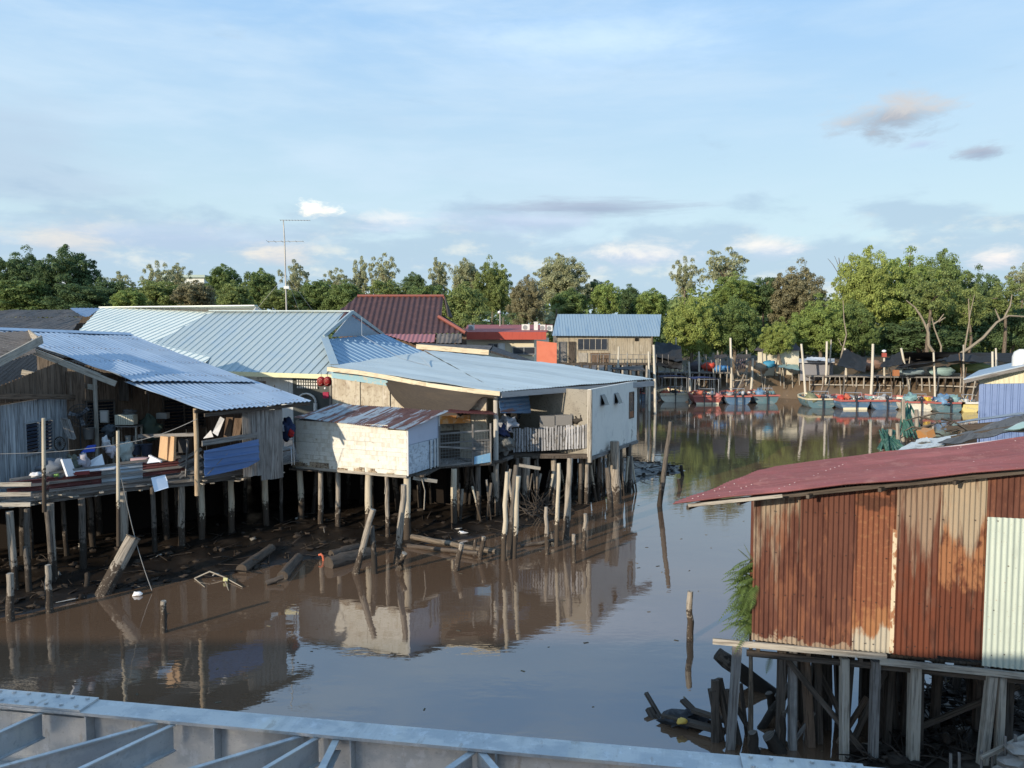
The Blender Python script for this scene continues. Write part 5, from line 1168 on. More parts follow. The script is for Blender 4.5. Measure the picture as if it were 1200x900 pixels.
# ================================================= posts and logs in the water in front of the stilt houses
WP = [ # x0,y0 base, x1,y1 top, width px, material, label, dy
 (192, 741, 191.5, 704, 8, MUDDYPOST, 'short lone post in open brown water in front of the left veranda', 0),
 (417, 672, 437, 597, 8, MUDDYPOST, 'pale plank leaning right, the leftmost of the poles before the white hut', 0),
 (439, 672, 436, 616, 7, DARKPOST, 'dark rotten stump right behind the leaning pale plank', .3),
 (465, 660, 474, 568, 8, MUDDYPOST, 'long pale plank leaning right under the corner of the white hut', 0),
 (467, 668, 474, 648, 8, MUDDYPOST, 'short stub at the foot of the plank under the hut corner', -.2),
 (534, 669, 541, 637, 7, MUDDYPOST, 'short leaning stump in the water, nearest below the wire cage', 0),
 (556, 650, 557, 632, 5, MUDDYPOST, 'small upright stub, left one of the close pair below the cage', .2),
 (562, 656, 567, 629, 6, MUDDYPOST, 'small leaning stub, right one of the close pair below the cage', 0),
 (590, 657, 594, 553, 6, PALEPOST, 'tall thin sunlit pole, left one of the two before the balcony', 0),
 (598, 640, 605, 545, 7, DARKPOST, 'dark pole between the two sunlit poles before the balcony', .6),
 (602, 654, 607, 558, 7, PALEPOST, 'tall sunlit pole, right one of the two before the balcony', 0),
 (652, 640, 655, 543, 5, PALEPOST, 'thin pale pole with a shaggy foot under the middle of the slatted balcony', 0),
 (641, 650, 640, 594, 5, MUDDYPOST, 'thin short stake left of the shaggy-footed pole', 0),
 (663, 632, 668, 537, 8, MUDDYPOST, 'thick grey post with a broken top under the right half of the balcony', .3),
 (684, 645, 686, 602, 5, MUDDYPOST, 'short stake right of the thick grey post under the balcony', 0),
 (673, 660, 672, 626, 5, MUDDYPOST, 'lowest short stake in the water below the balcony', 0),
 (722, 590, 720, 517, 12, MUDDYPOST, 'broad rotting post with a splintered top below the pale end room', 0),
 (716, 605, 712, 548, 7, DARKPOST, 'dark splinter beside the broad rotting post', .2),
 (773, 592, 786, 494, 6, DARKPOST, 'thin dark pole leaning right in the open channel right of the end room', 0),
 (797, 572, 795, 561, 5, DARKPOST, 'little black stub in the channel below the far boats', 0),
 (800, 558, 798, 545, 4, DARKPOST, 'tiny black stub furthest out in the channel', 0),
 (62, 690, 56, 598, 7, DARKPOST, 'thin post down the mud at the left veranda edge', 0),
 (12, 728, 12, 672, 9, MUDDYPOST, 'low post at the waterline at the left frame edge', 0),
 (58, 718, 56, 662, 8, MUDDYPOST, 'low post at the waterline, second from the left frame edge', 0),
 (35, 700, 30, 640, 7, DARKPOST, 'dark low post between the two waterline posts at the left edge', .4),
 (101, 692, 103, 672, 7, DARKPOST, 'twin short dark stubs on the mud left of the fallen pipe', .3)]
for (x0, y0, x1, y1, w_, mt, lab, dy) in WP:
    stray('broken_post' if y0-y1 < 70 else 'mooring_pole', lab, 'post', x0, y0, x1, y1, w_, mt, 0.0, dy, 'broken posts along the left bank')
def atg(x, y, h=0.0):
    z = .2
    for _ in range(6):
        p = atz(x, y, z); z = .5*z+.5*(max(ground_z(p.x, p.y), 0)+h)
    return atz(x, y, z)
def log(lab, x0, y0, x1, y1, r, mt, z0, z1, name='fallen_log', n=10):
    a = atg(x0, y0, r*.5); b = atg(x1, y1, r*.5+(.12 if r < .1 else 0)); m = MB(); k = 6
    pts = [a.lerp(b, i/k)+V((0, 0, NZ.noise(V((i*.8, x0, 0)))*.05)) for i in range(k+1)]; m.tube(pts, [r*(1.05-.15*i/k) for i in range(k+1)], n, wob=.05); o = m.build(name, mt); return tag(o, lab, 'log')
LOGM = mat('wet_log', (.075, .058, .045), .8, 0, .2, [(14, 2, .5, .62, (.03, .024, .018), .7), (5, 5, .55, .65, (.13, .11, .085), .6)], (20, 4, .6), spec=.4)
a = atz(122, 694, .05); b = aty(156, 630, a.y+.5); m = MB(); m.tube([a-(b-a)*.15, a.lerp(b, .5), b], [.20, .19, .18], 14, cap=True); m.tube([b-(b-a).normalized()*.0, b+(b-a).normalized()*.03], [.20, .20], 14)
tag(m.build('fallen_pile', MUDDYPOST), 'thick old pile leaning up out of the mud, with a pale round cut end', 'log')
log('dark log lying on the mud under the left houses, lower left one', 283, 668, 318, 643, .17, LOGM, .15, .35)
log('short thick log with its end in the water, right of the dark log', 331, 676, 350, 653, .16, LOGM, .06, .25)
log('thin plank end lying at the water edge below the short thick log', 312, 684, 332, 676, .08, LOGM, .02, .06)
log('long dark log lying level along the waterline left of the leaning plank', 385, 661, 432, 648, .22, LOGM, .08, .16)
log('dark log lying higher on the mud above the long waterline log', 388, 650, 420, 640, .13, LOGM, .3, .4)
log('long pale pole lying across the posts at the waterline below the cage', 476, 628, 581, 647, .09, BARK, .42, .10)
log('shorter dark pole lying just below the long pale pole', 478, 640, 560, 648, .07, LOGM, .2, .05)
log('half sunk branch at the foot of the thin sunlit poles', 610, 640, 655, 632, .06, LOGM, .1, .3)
p = atg(379, 655, .05); m = MB(); m.tube([p+V((0, 0, -.3)), p+V((0, 0, .0)), p+V((-.02, 0, .10)), p+V((-.08, 0, .15)), p+V((-.15, 0, .12))], [.03, .035, .04, .04, .03], 8)
tag(m.build('orange_pipe', mat('orange_plastic', (.50, .12, .06), .6, 0, 0, [(4, 4, .5, .6, (.12, .08, .05), .6, (-.4, .2, .3, -.3))])), 'short bent orange plastic pipe upright at the waterline', 'pipe')
m = MB()
pts = [atg(228, 678, .03), atg(246, 673, .06)+V((0, 0, .08)), atg(262, 676, .05), atg(284, 688, .02)]; m.tube(pts, [.03, .028, .022, .012], 5)
m.tube([pts[0], atz(240, 688, .0)], [.02, .012], 4); m.tube([pts[2], atz(268, 692, .0)], [.02, .01], 4)
tag(m.build('bare_branch', PALEBARK), 'forked pale bare branch lying at the waterline below the blue panel', 'branch')
p = atg(264, 679, .08); m = MB(); m.slab([p+V((-.07, 0, -.05)), p+V((.06, -.02, -.06)), p+V((.07, 0, .04)), p+V((-.06, .02, .05))], .02, n=(0, -1, .2)); tag(m.build('yellow_scrap', mat('yellowish_scrap', (.40, .40, .20), .7)), 'yellowish scrap caught on the forked branch', 'litter')
p = atg(161, 696, .04); m = MB(); m.blob(p, (.13, .09, .06), .5, 3); tag(m.build('white_litter', mat('white_litter', (.7, .7, .7), .6)), 'small white plastic bottle at the waterline by the leaning pile', 'litter')
p = atg(541, 624, .04); m = MB(); m.blob(p, (.16, .1, .06), .6, 8); tag(m.build('white_litter', MATS['white_litter']), 'scrap of white plastic on the mud behind the long pale pole', 'litter')
rg = random.Random(77)
m = MB()
for i in range(70):                                     # brushwood heaps by the thick post
    c = atz(618, 600, .8)+V((rg.uniform(-.1, .9), rg.uniform(-.3, .5), 0)); b = c+V((rg.uniform(-.9, .9), rg.uniform(-.2, .2), rg.uniform(-.9, .9))); m.tube([c, c.lerp(b, .5)+V((rg.uniform(-.1, .1), 0, .05)), b], [.016, .012, .006], 3, cap=False)
tag(m.build('brushwood', DARKWOOD), 'tangle of dark roots and twigs caught around the thick round stilt', 'brushwood')
# mooring rope from the veranda post to the mud
m = MB(); a = aty(139, 545, 21.6); b = atz(178, 692, .05)
m.tube([a.lerp(b, t_)+V((0, 0, -.35*math.sin(t_*math.pi))) for t_ in [i/10 for i in range(11)]], .011, 4)
tag(m.build('mooring_rope', mat('rope', (.30, .28, .25), .9)), 'thin rope sagging from the veranda railing down to the mud', 'rope')
# tall poles standing along the veranda railing
for (px, y0, y1, Y, mt, lab) in ((52, 600, 490, 20.35, PALEPOST, 'slim pale pole rising past the shuttered window, tied to the railing'), (139, 640, 505, 21.5, PALEPOST, 'slim pale pole at the middle of the railing where the rope is tied')):
    a = aty(px, y0, Y); b = aty(px-1, y1, Y); m = MB(); m.tube([a, a.lerp(b, .5), b], [.055, .05, .045], 8, wob=.06); tag(m.build('railing_pole', mt), lab, 'pole')
m = MB(); a = aty(0, 532, 20.3); c = aty(139, 521, 21.4); b = aty(231, 491, 22.6)
m.tube([a.lerp(c, i/8)+V((0, 0, -.06*math.sin(i/8*math.pi))) for i in range(9)]+[c.lerp(b, i/8)+V((0, 0, -.10*math.sin(i/8*math.pi))) for i in range(1, 9)], .010, 4)
tag(m.build('clothes_line', MATS['rope']), 'washing line strung along the veranda from post to post', 'line')

# ================================================= things on the veranda
def at_floor(px, py, Y): return aty(px, py, Y)
WHT = mat('white_laminate', (.70, .71, .74), .45, 0, .03, [(2, 2, .52, .7, (.5, .5, .52), .5)])
CL = lambda n, c: mat(n, c, .9, 0, 0, [(3, 3, .48, .66, tuple(x*.55 for x in c), .6)], (6, 6, .6), spec=.1)
Yb_ = 22.3
t_ = thing('white_bench', 'white laminate bench with a splayed side panel, loaded with cloth, behind the maroon railing', 'bench', aty(105, 552, Yb_))
m = MB(); a = aty(83, 553, 21.9); b = aty(134, 548.5, 22.6); m.slab([a, b, b+V((-.15, .75, .02)), a+V((-.15, .7, .02))], .04); m.build('seat', WHT, t_)
m = MB(); a = aty(77, 538, 21.9); b = aty(84, 558, 21.85); m.beam(a, b, .5, .05, up=(.9, .1, .4)); m.build('side_panel', WHT, t_)
m = MB(); m.slab([aty(104, 549, 22.75), aty(123, 548, 22.8), aty(119, 532, 23.0), aty(105, 540, 23.0)], .03, n=(0, -1, .1)); m.build('back_panel', WHT, t_)
m = MB(); m.slab([aty(86, 557, 21.95), aty(104, 556, 22.1), aty(104, 552, 22.1), aty(86, 553, 21.95)], .05, n=(0, -1, 0)); m.build('red_apron', mat('dark_red_paint', (.18, .03, .03), .6), t_)
def cloth(lab, px, py, Y, r, c, seed, name='cloth_heap', cat='cloth', rough=.6):
    p = aty(px, py, Y); m = MB(); m.blob(p, r, rough, seed, 18, 12, 2.2); return tag(m.build(name, c), lab, cat)
cloth('lilac-grey cloth thrown over the back of the white bench', 97, 541, 22.5, (.17, .16, .22), CL('lilac_cloth', (.36, .34, .38)), 1)
cloth('dark olive cloth hanging over the left end of the white bench', 86, 543, 22.3, (.14, .15, .22), CL('olive_cloth', (.10, .11, .09)), 4)
cloth('wide grey tarpaulin heap left of the white bench', 62, 549, 21.9, (.42, .3, .28), CL('grey_tarp', (.13, .15, .18)), 2, 'tarpaulin', 'tarpaulin', .35)
cloth('small white bundle on the railing left of the grey tarpaulin', 43, 556, 20.9, (.16, .1, .06), CL('white_cloth', (.6, .6, .62)), 9)
cloth('bright green scrap beside the small white bundle', 66, 557, 21.2, (.06, .05, .04), CL('green_scrap', (.25, .40, .12)), 12)
m = MB(); m.slab([aty(94, 531, 23.2), aty(110, 529, 23.2), aty(112, 521, 23.6), aty(103, 522, 23.6)], .05, n=(0, -1, .4)); tag(m.build('blue_board', mat('ultramarine_board', (.03, .07, .36), .5)), 'ultramarine blue board leaning behind the white bench', 'board')
# pedestal fan
t_ = thing('pedestal_fan', 'big dusty pedestal fan with a wire cage in front of the left window', 'fan', aty(97, 540, 24.4))
c = aty(94, 487, 24.4); FB = mat('fan_black', (.035, .035, .038), .5)
m = MB(); nv = V((.55, -.8, .1)).normalized(); ux = nv.cross(V((0, 0, 1))).normalized(); uy = ux.cross(nv)
for rr in (.36, .25, .13): m.tube([c+nv*.06*(1-rr)+(ux*math.cos(a)+uy*math.sin(a))*rr for a in [k*math.pi/12 for k in range(25)]], .010, 4, cap=False)
for k in range(24): a = k*math.pi/12; m.tube([c+nv*.07, c+(ux*math.cos(a)+uy*math.sin(a))*.36], .005, 3, cap=False)
m.build('cage', FB, t_)
m = MB(); m.blob(c-nv*.12, .10, .1, 1); m.build('motor', FB, t_)
m = MB()
for k in range(3):
    a = k*2.094+.3; d = ux*math.cos(a)+uy*math.sin(a); e = nv.cross(d); m.slab([c+d*.05-e*.03, c+d*.32-e*.07, c+d*.33+e*.07+nv*.02, c+d*.05+e*.04], .008, n=nv)
m.build('blades', mat('fan_blade', (.10, .11, .13), .4), t_)
m = MB(); m.tube([c-nv*.12+V((0, 0, -.08)), V((c.x-nv.x*.12, c.y-nv.y*.12, FZ+.03))], .022, 6); m.tube([V((c.x-nv.x*.12, c.y-nv.y*.12, FZ)), V((c.x-nv.x*.12, c.y-nv.y*.12, FZ+.04))], .2, 12); m.build('stand', FB, t_)
# leaning frame
m = MB(); a = aty(80, 513, 23.6); b = aty(72, 490, 23.7)
X = ((b-a).normalized(), V((.8, -.6, 0)).normalized(), V((0, 0, 1)))
sd = V((1, .1, -.25)).normalized()
m.beam(a, b, .09, .03, up=(.3, -.9, .3)); m.beam(a+sd*.20, b+sd*.20, .09, .03, up=(.3, -.9, .3)); m.beam(a+sd*.10-V((0, -.02, 0)), b+sd*.10-V((0, -.02, 0)), .14, .015, up=(.3, -.9, .3)); m.beam(a, a+sd*.2, .06, .032); m.beam(b, b+sd*.2, .06, .032)
tag(m.build('louvre_shutter', GREYWOOD), 'grey wooden louvre shutter leaning on the corner of the plank wing', 'shutter')
m = MB()
c = aty(70, 520, 23.3)
for k in range(9):
    a = k*.35; m.tube([c+V((math.cos(a)*.16, 0, math.sin(a)*.2)), c-V((math.cos(a)*.16, 0, math.sin(a)*.2))], .008, 3, cap=False)
m.tube([c+V((math.cos(a)*.17, 0, math.sin(a)*.21)) for a in [k*math.pi/8 for k in range(17)]], .02, 5, cap=False)
tag(m.build('wicker_basket_lid', DARKWOOD), 'round dark woven tray propped under the leaning louvre shutter', 'basket')
# meter box, shelf, striped cooler, green drape
p = aty(122.5, 488, 25.0); m = MB(); m.box(p, (.26, .08, .40)); o = m.build('meter_box', mat('meter_grey', (.30, .29, .27), .6)); tag(o, 'small framed meter box on the veranda wall beside the grey post', 'box')
m = MB(); m.box(p+V((0, -.045, 0)), (.19, .01, .32)); m.build('face_plate', mat('meter_face', (.40, .38, .36), .5), o)
t_ = thing('shelf_table', 'spindly pale shelf table against the back wall under the striped cabinet', 'table', aty(150, 525, 25.2))
c = aty(149, 499, 25.2); m = MB(); m.box(c, (.85, .45, .04)); m.build('top', GREYWOOD, t_)
for dx_ in (-.38, .38):
    for dy_ in (-.18, .18): m = MB(); m.box((c.x+dx_, c.y+dy_, (FZ+c.z)/2), (.05, .05, c.z-FZ-.04)); m.build('leg', PALEWOOD, t_)
m = MB(); m.box((c.x, c.y, c.z-.55), (.8, .4, .03)); m.build('shelf', GREYWOOD, t_)
t_ = thing('striped_cabinet', 'cream slatted cabinet standing on the shelf table', 'cabinet', aty(148, 498, 25.0))
c = aty(148, 491.5, 25.1); m = MB(); m.box(c, (.60, .30, .32)); m.build('case', mat('cream_plastic', (.50, .49, .40), .6), t_)
m = MB()
for k in range(8): m.box(c+V((-.26+k*.075, -.156, 0)), (.025, .012, .28))
m.build('louvres', mat('cream_slats', (.34, .33, .27), .6), t_)
cloth('crumpled dark bundle on top of the cream slatted cabinet', 152, 484, 25.2, (.22, .15, .10), CL('dark_bundle', (.10, .10, .10)), 14)
cloth('dark green tarpaulin hung over a rack right of the slatted cabinet', 176, 502, 25.6, (.34, .2, .40), CL('dark_green_tarp', (.055, .075, .06)), 6, 'tarpaulin', 'tarpaulin', .35)
cloth('white carrier bag hanging by the grey post', 124, 520, 24.0, (.11, .08, .20), CL('bag_white', (.55, .55, .56)), 21, 'hanging_bag', 'bag')
cloth('pinkish white garment hung left of the slim middle pole', 131, 528, 23.6, (.18, .08, .17), CL('pinkish_cloth', (.46, .42, .45)), 22, 'garment', 'garment')
cloth('pale grey-green garment hung right of the slim middle pole', 147, 530, 23.6, (.22, .09, .28), CL('greygreen_cloth', (.32, .36, .34)), 25, 'garment', 'garment')
cloth('dark rounded sack hanging behind the white carrier bag', 128, 505, 24.4, (.16, .12, .18), CL('dark_sack', (.06, .07, .08)), 27, 'hanging_bag', 'bag')
m = MB(); c = aty(191, 487, 26.2); m.box(c, (.36, .25, .20)); tag(m.build('grey_box', mat('grey_carton', (.30, .30, .29), .8)), 'small grey box on the wall rail right of the green tarpaulin', 'box')
ORG = mat('fresh_plywood', (.58, .36, .19), .8, 0, .08, [(20, 1.5, .5, .66, (.45, .25, .12), .5)])
for (x0, x1, lab) in ((185, 195.5, 'wider raw plywood board standing on end behind the railing'), (197, 203, 'narrower raw plywood board standing just right of the wider one')):
    m = MB(); m.slab([aty(x0, 541, 23.3), aty(x1, 540, 23.3), aty(x1+1.2, 512, 23.6), aty(x0+3, 511, 23.6)], .10, n=(-.3, -.9, .1)); tag(m.build('plywood_board', ORG), lab, 'board', 'plywood boards behind the railing')
m = MB(); m.slab([aty(172, 543, 23.0), aty(188, 541, 23.0), aty(177, 533, 23.4)], .03, n=(0, -1, .5)); m.beam(aty(175, 534, 23.3), aty(189, 541, 23.0), .06, .05); tag(m.build('trestle', WHT), 'small white wedge-shaped trestle at the foot of the plywood boards', 'frame')
m = MB(); m.box(aty(165, 539, 23.6), (.5, .3, .14)); tag(m.build('pink_box', mat('dusty_pink', (.40, .28, .30), .7)), 'flat dusty pink box left of the white wedge trestle', 'box')
m = MB(); pA_ = aty(176.5, 559, 22.0); m.slab([aty(177, 560, 21.9), aty(181, 576.5, 21.75), aty(197.5, 571.5, 22.1), aty(195, 568, 22.2), aty(196, 563, 22.2), aty(193.5, 556.5, 22.3)], .02, n=(.4, -.9, .1)); tag(m.build('foam_sheet', mat('pale_blue_white_sheet', (.62, .68, .76), .5)), 'broken white foam sheet hung on the outside of the railing', 'sheet')
m = MB(); m.slab([aty(249, 507, 24.2), aty(255, 511, 24.1), aty(263, 491, 24.6), aty(258, 488, 24.6)], .05, n=(.2, -1, .2)); tag(m.build('leaning_board', WHT), 'short white board leaning above the blue panel', 'board')
for (x0, x1, y0, y1, lab) in ((262, 270, 512, 489, 'brown board leaning just right of the short white board'), (272, 281, 512, 490, 'grey-brown board leaning furthest right above the blue panel')):
    m = MB(); m.slab([aty(x0, y0, 24.5), aty(x1, y0, 24.5), aty(x1+3, y1, 24.9), aty(x0+3, y1, 24.9)], .04, n=(.1, -1, .2)); tag(m.build('leaning_board', BROWNWOOD), lab, 'board')
m = MB(); m.slab([aty(238, 514, 24.6), aty(250, 512, 24.6), aty(247, 504, 24.9)], .03, n=(0, -1, .3)); tag(m.build('white_scrap_board', WHT), 'low white triangular scrap left of the leaning boards', 'board')
m = MB(); m.box(aty(217, 522, 24.2), (.30, .3, .42)); tag(m.build('speaker_box', FB), 'black speaker box behind the crossed railing boards', 'speaker')
m = MB(); m.beam(aty(163, 511, 24.3), aty(229, 509, 23.5), .10, .10); tag(m.build('spare_pole', GREYWOOD), 'horizontal spare pole laid behind the plywood boards', 'pole')
for i, (px, py, Y, r, c, lab) in enumerate(((160, 515, 25.4, .13, (.25, .24, .22), 'pale pot on the lower shelf of the shelf table'), (150, 514, 25.2, .10, (.4, .4, .38), 'white jar on the lower shelf of the shelf table'), (104, 508, 24.6, .18, (.16, .15, .14), 'grey rounded bucket behind the fan'), (113, 541, 23.9, .14, (.12, .12, .13), 'dark pail under the veranda post'), (160, 527, 24.6, .16, (.06, .07, .10), 'dark blue tub under the green tarpaulin'), (172, 527, 24.5, .18, (.05, .06, .09), 'near-black tub right of the dark blue tub'), (206, 536, 24.6, .16, (.10, .09, .08), 'brown tub right of the plywood boards'))):
    c_ = aty(px, py, Y); m = MB(); m.tube([c_+V((0, 0, -r)), c_+V((0, 0, r*.9)), c_+V((0, 0, r))], [r*.75, r, r*1.08], 12); tag(m.build('bucket' if r > .12 else 'jar', mat('ware_%d' % i, c, .5)), lab, 'container')
# lanterns at the door
LR = mat('lantern_red', (.24, .012, .012), .6, 0, 0, [(12, .5, .5, .6, (.12, .01, .01), .6)])
for (px, lab) in ((376.5, 'left of the two round red lanterns under the eave by the dark door'), (384, 'right of the two round red lanterns under the eave by the dark door')):
    c_ = aty(px, 447, 32.4); t_ = thing('red_lantern', lab, 'lantern', c_, 'red lanterns by the door')
    m = MB(); m.blob(c_, (.19, .19, .21), .0, 1, 16, 10); m.build('shade', LR, t_)
    m = MB(); nv = V((0, -1, 0)); m.tube([c_+V((math.cos(a)*.10, -.18, math.sin(a)*.12)) for a in [k*math.pi/8 for k in range(2, 15)]], .014, 4, cap=False); m.build('painted_mark', mat('faded_gold', (.45, .22, .17), .6), t_)
    m = MB(); m.tube([c_+V((0, 0, .2)), c_+V((0, 0, .42))], .01, 4); m.build('cord', FB, t_)
c_ = aty(382, 463, 32.5); t_ = thing('altar_box', 'small crimson wall altar below the red lanterns', 'altar', c_); m = MB(); m.box(c_, (.24, .12, .26)); m.build('box', mat('crimson', (.30, .01, .05), .5), t_)
m = MB(); m.blob(aty(381, 455, 32.4), .05, 0); m.build('lamp', WHT, t_)
# clutter in the gap left of the hut
cloth('dark blue jacket hung in the gap left of the white hut', 336, 503, 26.4, (.22, .12, .32), CL('navy_cloth', (.03, .045, .10)), 31, 'garment', 'garment')
cloth('small red cloth in the gap left of the white hut', 341, 508, 26.2, (.09, .07, .12), CL('red_cloth', (.35, .03, .03)), 33, 'garment', 'garment')
cloth('pale blue-grey sack at the top of the gap left of the white hut', 329, 500, 26.3, (.12, .1, .14), CL('sack_pale', (.34, .38, .44)), 34, 'sack', 'sack')
t_ = thing('folding_chair', 'folding chair with a bent pale tube frame in the gap left of the white hut', 'chair', aty(337, 546, 26.3)); TB = mat('tube_grey', (.42, .44, .46), .4, .5)
m = MB(); A = lambda x, y, Y=26.0: aty(x, y, Y); m.tube([A(328, 545), A(328, 527), A(341, 524), A(342, 545)], .018, 5); m.build('front_frame', TB, t_)
m = MB(); m.tube([A(330, 545, 26.5), A(333, 512, 26.6), A(343, 511, 26.6), A(345, 545, 26.5)], .018, 5); m.build('back_frame', TB, t_)
m = MB(); m.slab([A(329, 529), A(341, 527), A(343, 526, 26.5), A(332, 528, 26.5)], .03); m.build('seat', mat('seat_brown', (.12, .08, .06), .7), t_)
m = MB(); m.tube([aty(306, 549, 25.0)+V((0, 0, -.2)), aty(301, 549, 24.8)+V((0, 0, -.2))], .05, 6)
# balcony clutter
BC = [('heap of white and grey laundry at the left end of the slatted balcony', 592, 497, 29.9, (.34, .3, .25), (.30, .31, .34), 41), ('dark blue bundle below the laundry heap', 589, 505, 29.7, (.28, .25, .2), (.04, .05, .11), 42), ('grey rag pile on the floor left of the first balcony slats', 591, 522, 29.6, (.32, .3, .28), (.17, .17, .16), 43), ('black brushy wreath hanging under the blue awning', 602, 484, 30.4, (.22, .1, .28), (.02, .02, .02), 44), ('dark netting bundle at the right end of the balcony', 683, 492, 31.0, (.28, .2, .22), (.05, .045, .04), 45)]
for lab, px, py, Y, r, c, sd in BC: cloth(lab, px, py, Y, r, CL('balcony_cloth_%d' % sd, c), sd, 'cloth_heap', 'cloth', .8)
for (px, py, Y, s, lab) in ((641, 494, 31.15, (.6, .4, .5), 'grey carton, leftmost behind the balcony slats'), (660, 492, 31.2, (.7, .4, .42), 'middle grey carton behind the balcony slats'), (673, 491, 31.3, (.35, .4, .46), 'narrow carton right of the middle one behind the slats')):
    m = MB(); m.box(aty(px, py, Y), s); tag(m.build('carton', mat('damp_carton', (.17, .165, .16), .9, 0, .2)), lab, 'box', 'cartons on the balcony')
m = MB(); c_ = atz(515, 555, 2.45); m.tube([c_+V((-.1, 0, -.1)), c_+V((.05, 0, .2))], [.12, .1], 10)
# pipe and ragged ends below
m = MB(); a = aty(494, 560, 26.1); m.tube([a, aty(498, 575, 26.1), aty(497, 597, 26.1)], .02, 5); tag(m.build('hanging_rope', PALEWOOD), 'longer frayed rope end hanging under the right corner of the white hut', 'rope')
m = MB(); m.tube([aty(453, 560, 25.9), aty(451, 579, 25.9)], .02, 4)
tag(m.build('hanging_rope', PALEWOOD), 'short frayed rope end hanging under the middle of the white hut', 'rope')
m = MB(); m.beam(aty(484, 560, 26.0), aty(512, 564, 26.4), .06, .12); tag(m.build('loose_plank', PALEWOOD), 'loose plank end sticking out under the hut corner', 'plank')
m = MB(); m.beam(aty(608, 545, 29.6), aty(633, 549, 29.8), .06, .12); tag(m.build('loose_plank', PALEWOOD), 'loose plank nailed across the thick round stilt under the balcony', 'plank')
# wire on the roof
m = MB(); m.tube([aty(424, 372, 37), aty(424, 393, 36.5), aty(470, 420, 35.5), aty(500, 428, 34.5)], .014, 4); tag(m.build('roof_cable', mat('cable', (.35, .38, .4), .6)), 'pale cable running down over the blue-grey roof', 'cable')
m = MB(); m.tube([aty(493, 418, 36), aty(505, 430, 34)], .018, 4); tag(m.build('roof_cable', MATS['cable']), 'short dark loose cable end on the blue-grey roof', 'cable')

# ================================================= wooden house on the far side
YL = 82
def atf(x, y, Y): return aty(x, y, Y*1.17 if Y < 79 else Y)
hw = thing('far_wooden_house', 'unpainted wooden house with a blue ribbed tin roof on stilts across the channel', 'house', atf(712, 425, YL))
fz_ = atf(0, 425, YL).z; l0 = atf(653, 425, YL); l1 = atf(763, 425, YL); ev = atf(0, 392, YL).z
PLY = mat('weathered_ply', (.36, .31, .23), .9, 0, .12, [(6, .6, .48, .64, (.20, .17, .13), .7), (1.5, 1.5, .5, .7, (.46, .42, .34), .5)])
plank_wall('wall', PLY, hw, (l0.x, YL), (l1.x, YL), fz_, ev, ev, .6, vertical=True)
quadwall('wall', PLY, hw, (l1.x, YL+.05), (l1.x, YL+6), fz_, ev, ev)
quadwall('wall', GREYWOOD, hw, (l0.x, YL+.05), (l0.x, YL+6), fz_, ev, ev)
a = atf(677, 410, YL); b = atf(711.5, 397, YL)
f = window(hw, (a.x, YL-.08), (b.x, YL-.08), a.z, b.z, PALEWOOD, GLASS, False, mull=4)
for i, x in enumerate((655, 666)):
    q_ = atf(x, 424, YL-.1); m = MB(); m.box((q_.x+.4, YL-.1, fz_+1.15), (.75, .06, 2.2)); m.build('board_panel', [GREYWOOD, DARKWOOD][i], hw)
for x in (677, 691, 703):
    q_ = atf(x+6, 424, YL-.1); m = MB(); m.box((q_.x, YL-.1, fz_+.55), (.95, .06, 1.0)); m.build('lower_panel', BROWNWOOD if x != 677 else PALEWOOD, hw)
q_ = atf(746, 398, YL); m = MB(); m.box((q_.x, YL-.06, q_.z), (.4, .06, .3)); m.build('vent', VOIDM, hw)
m = MB(); m.ribbed([atf(647, 393.5, YL-.6), atf(773, 394.5, YL-.6), atf(775, 368.5, YL+3.2), atf(653, 368.5, YL+3.2)], V((0, 1, .55)), .30, .045, 2, 'rib'); m.build('roof', mat('far_blue_roofing', (.27, .36, .43), .45, .25, .02, [(2, .3, .5, .7, (.15, .25, .36), .5)]), hw)
m = MB(); m.slab([atf(775, 368.5, YL+3.2), atf(653, 368.5, YL+3.2), V((l0.x-.3, YL+7, ev)), V((l1.x+.8, YL+7, ev))], .05); m.build('roof', MATS['far_blue_roofing'], hw)
m = MB(); m.slab([(l1.x+.02, YL, ev), (l1.x+.02, YL+6.4, ev), (l1.x+.02, YL+3.2, atf(0, 370, YL+3.2).z)], .05, n=(1, 0, 0)); m.build('gable_wall', DARKWOOD, hw)
poly_plan([(l0.x-.3, YL-1.5), (l1.x+.2, YL-1.5), (l1.x+.2, YL+6), (l0.x-.3, YL+6)], fz_, .2, DARKWOOD, 'floor', hw)
m = MB()
for i in range(14): x = l0.x+3.5+i*.62; m.box((x, YL-1.45, fz_+.45), (.05, .05, .9))
m.beam((l0.x+3.3, YL-1.45, fz_+.9), (l1.x, YL-1.45, fz_+.9), .05, .05); m.build('railing', GREYWOOD, hw)
for i in range(12):
    x = l0.x+i*.85; stilt(hw, x, YL-1.3, fz_-.2, .13, PALEWOOD if i % 3 == 2 else DARKPOST, n=6); stilt(hw, x+.3, YL+2, fz_-.2, .13, DARKPOST, n=6)
m = MB(); m.slab([atf(717, 432, 58), atf(756, 434, 58), atf(752, 428, 62), atf(716, 431, 61)], .08); tag(m.build('boat_cover', mat('black_felt', (.03, .03, .03))), 'black sheet stretched over a landing below the far wooden house', 'cover')

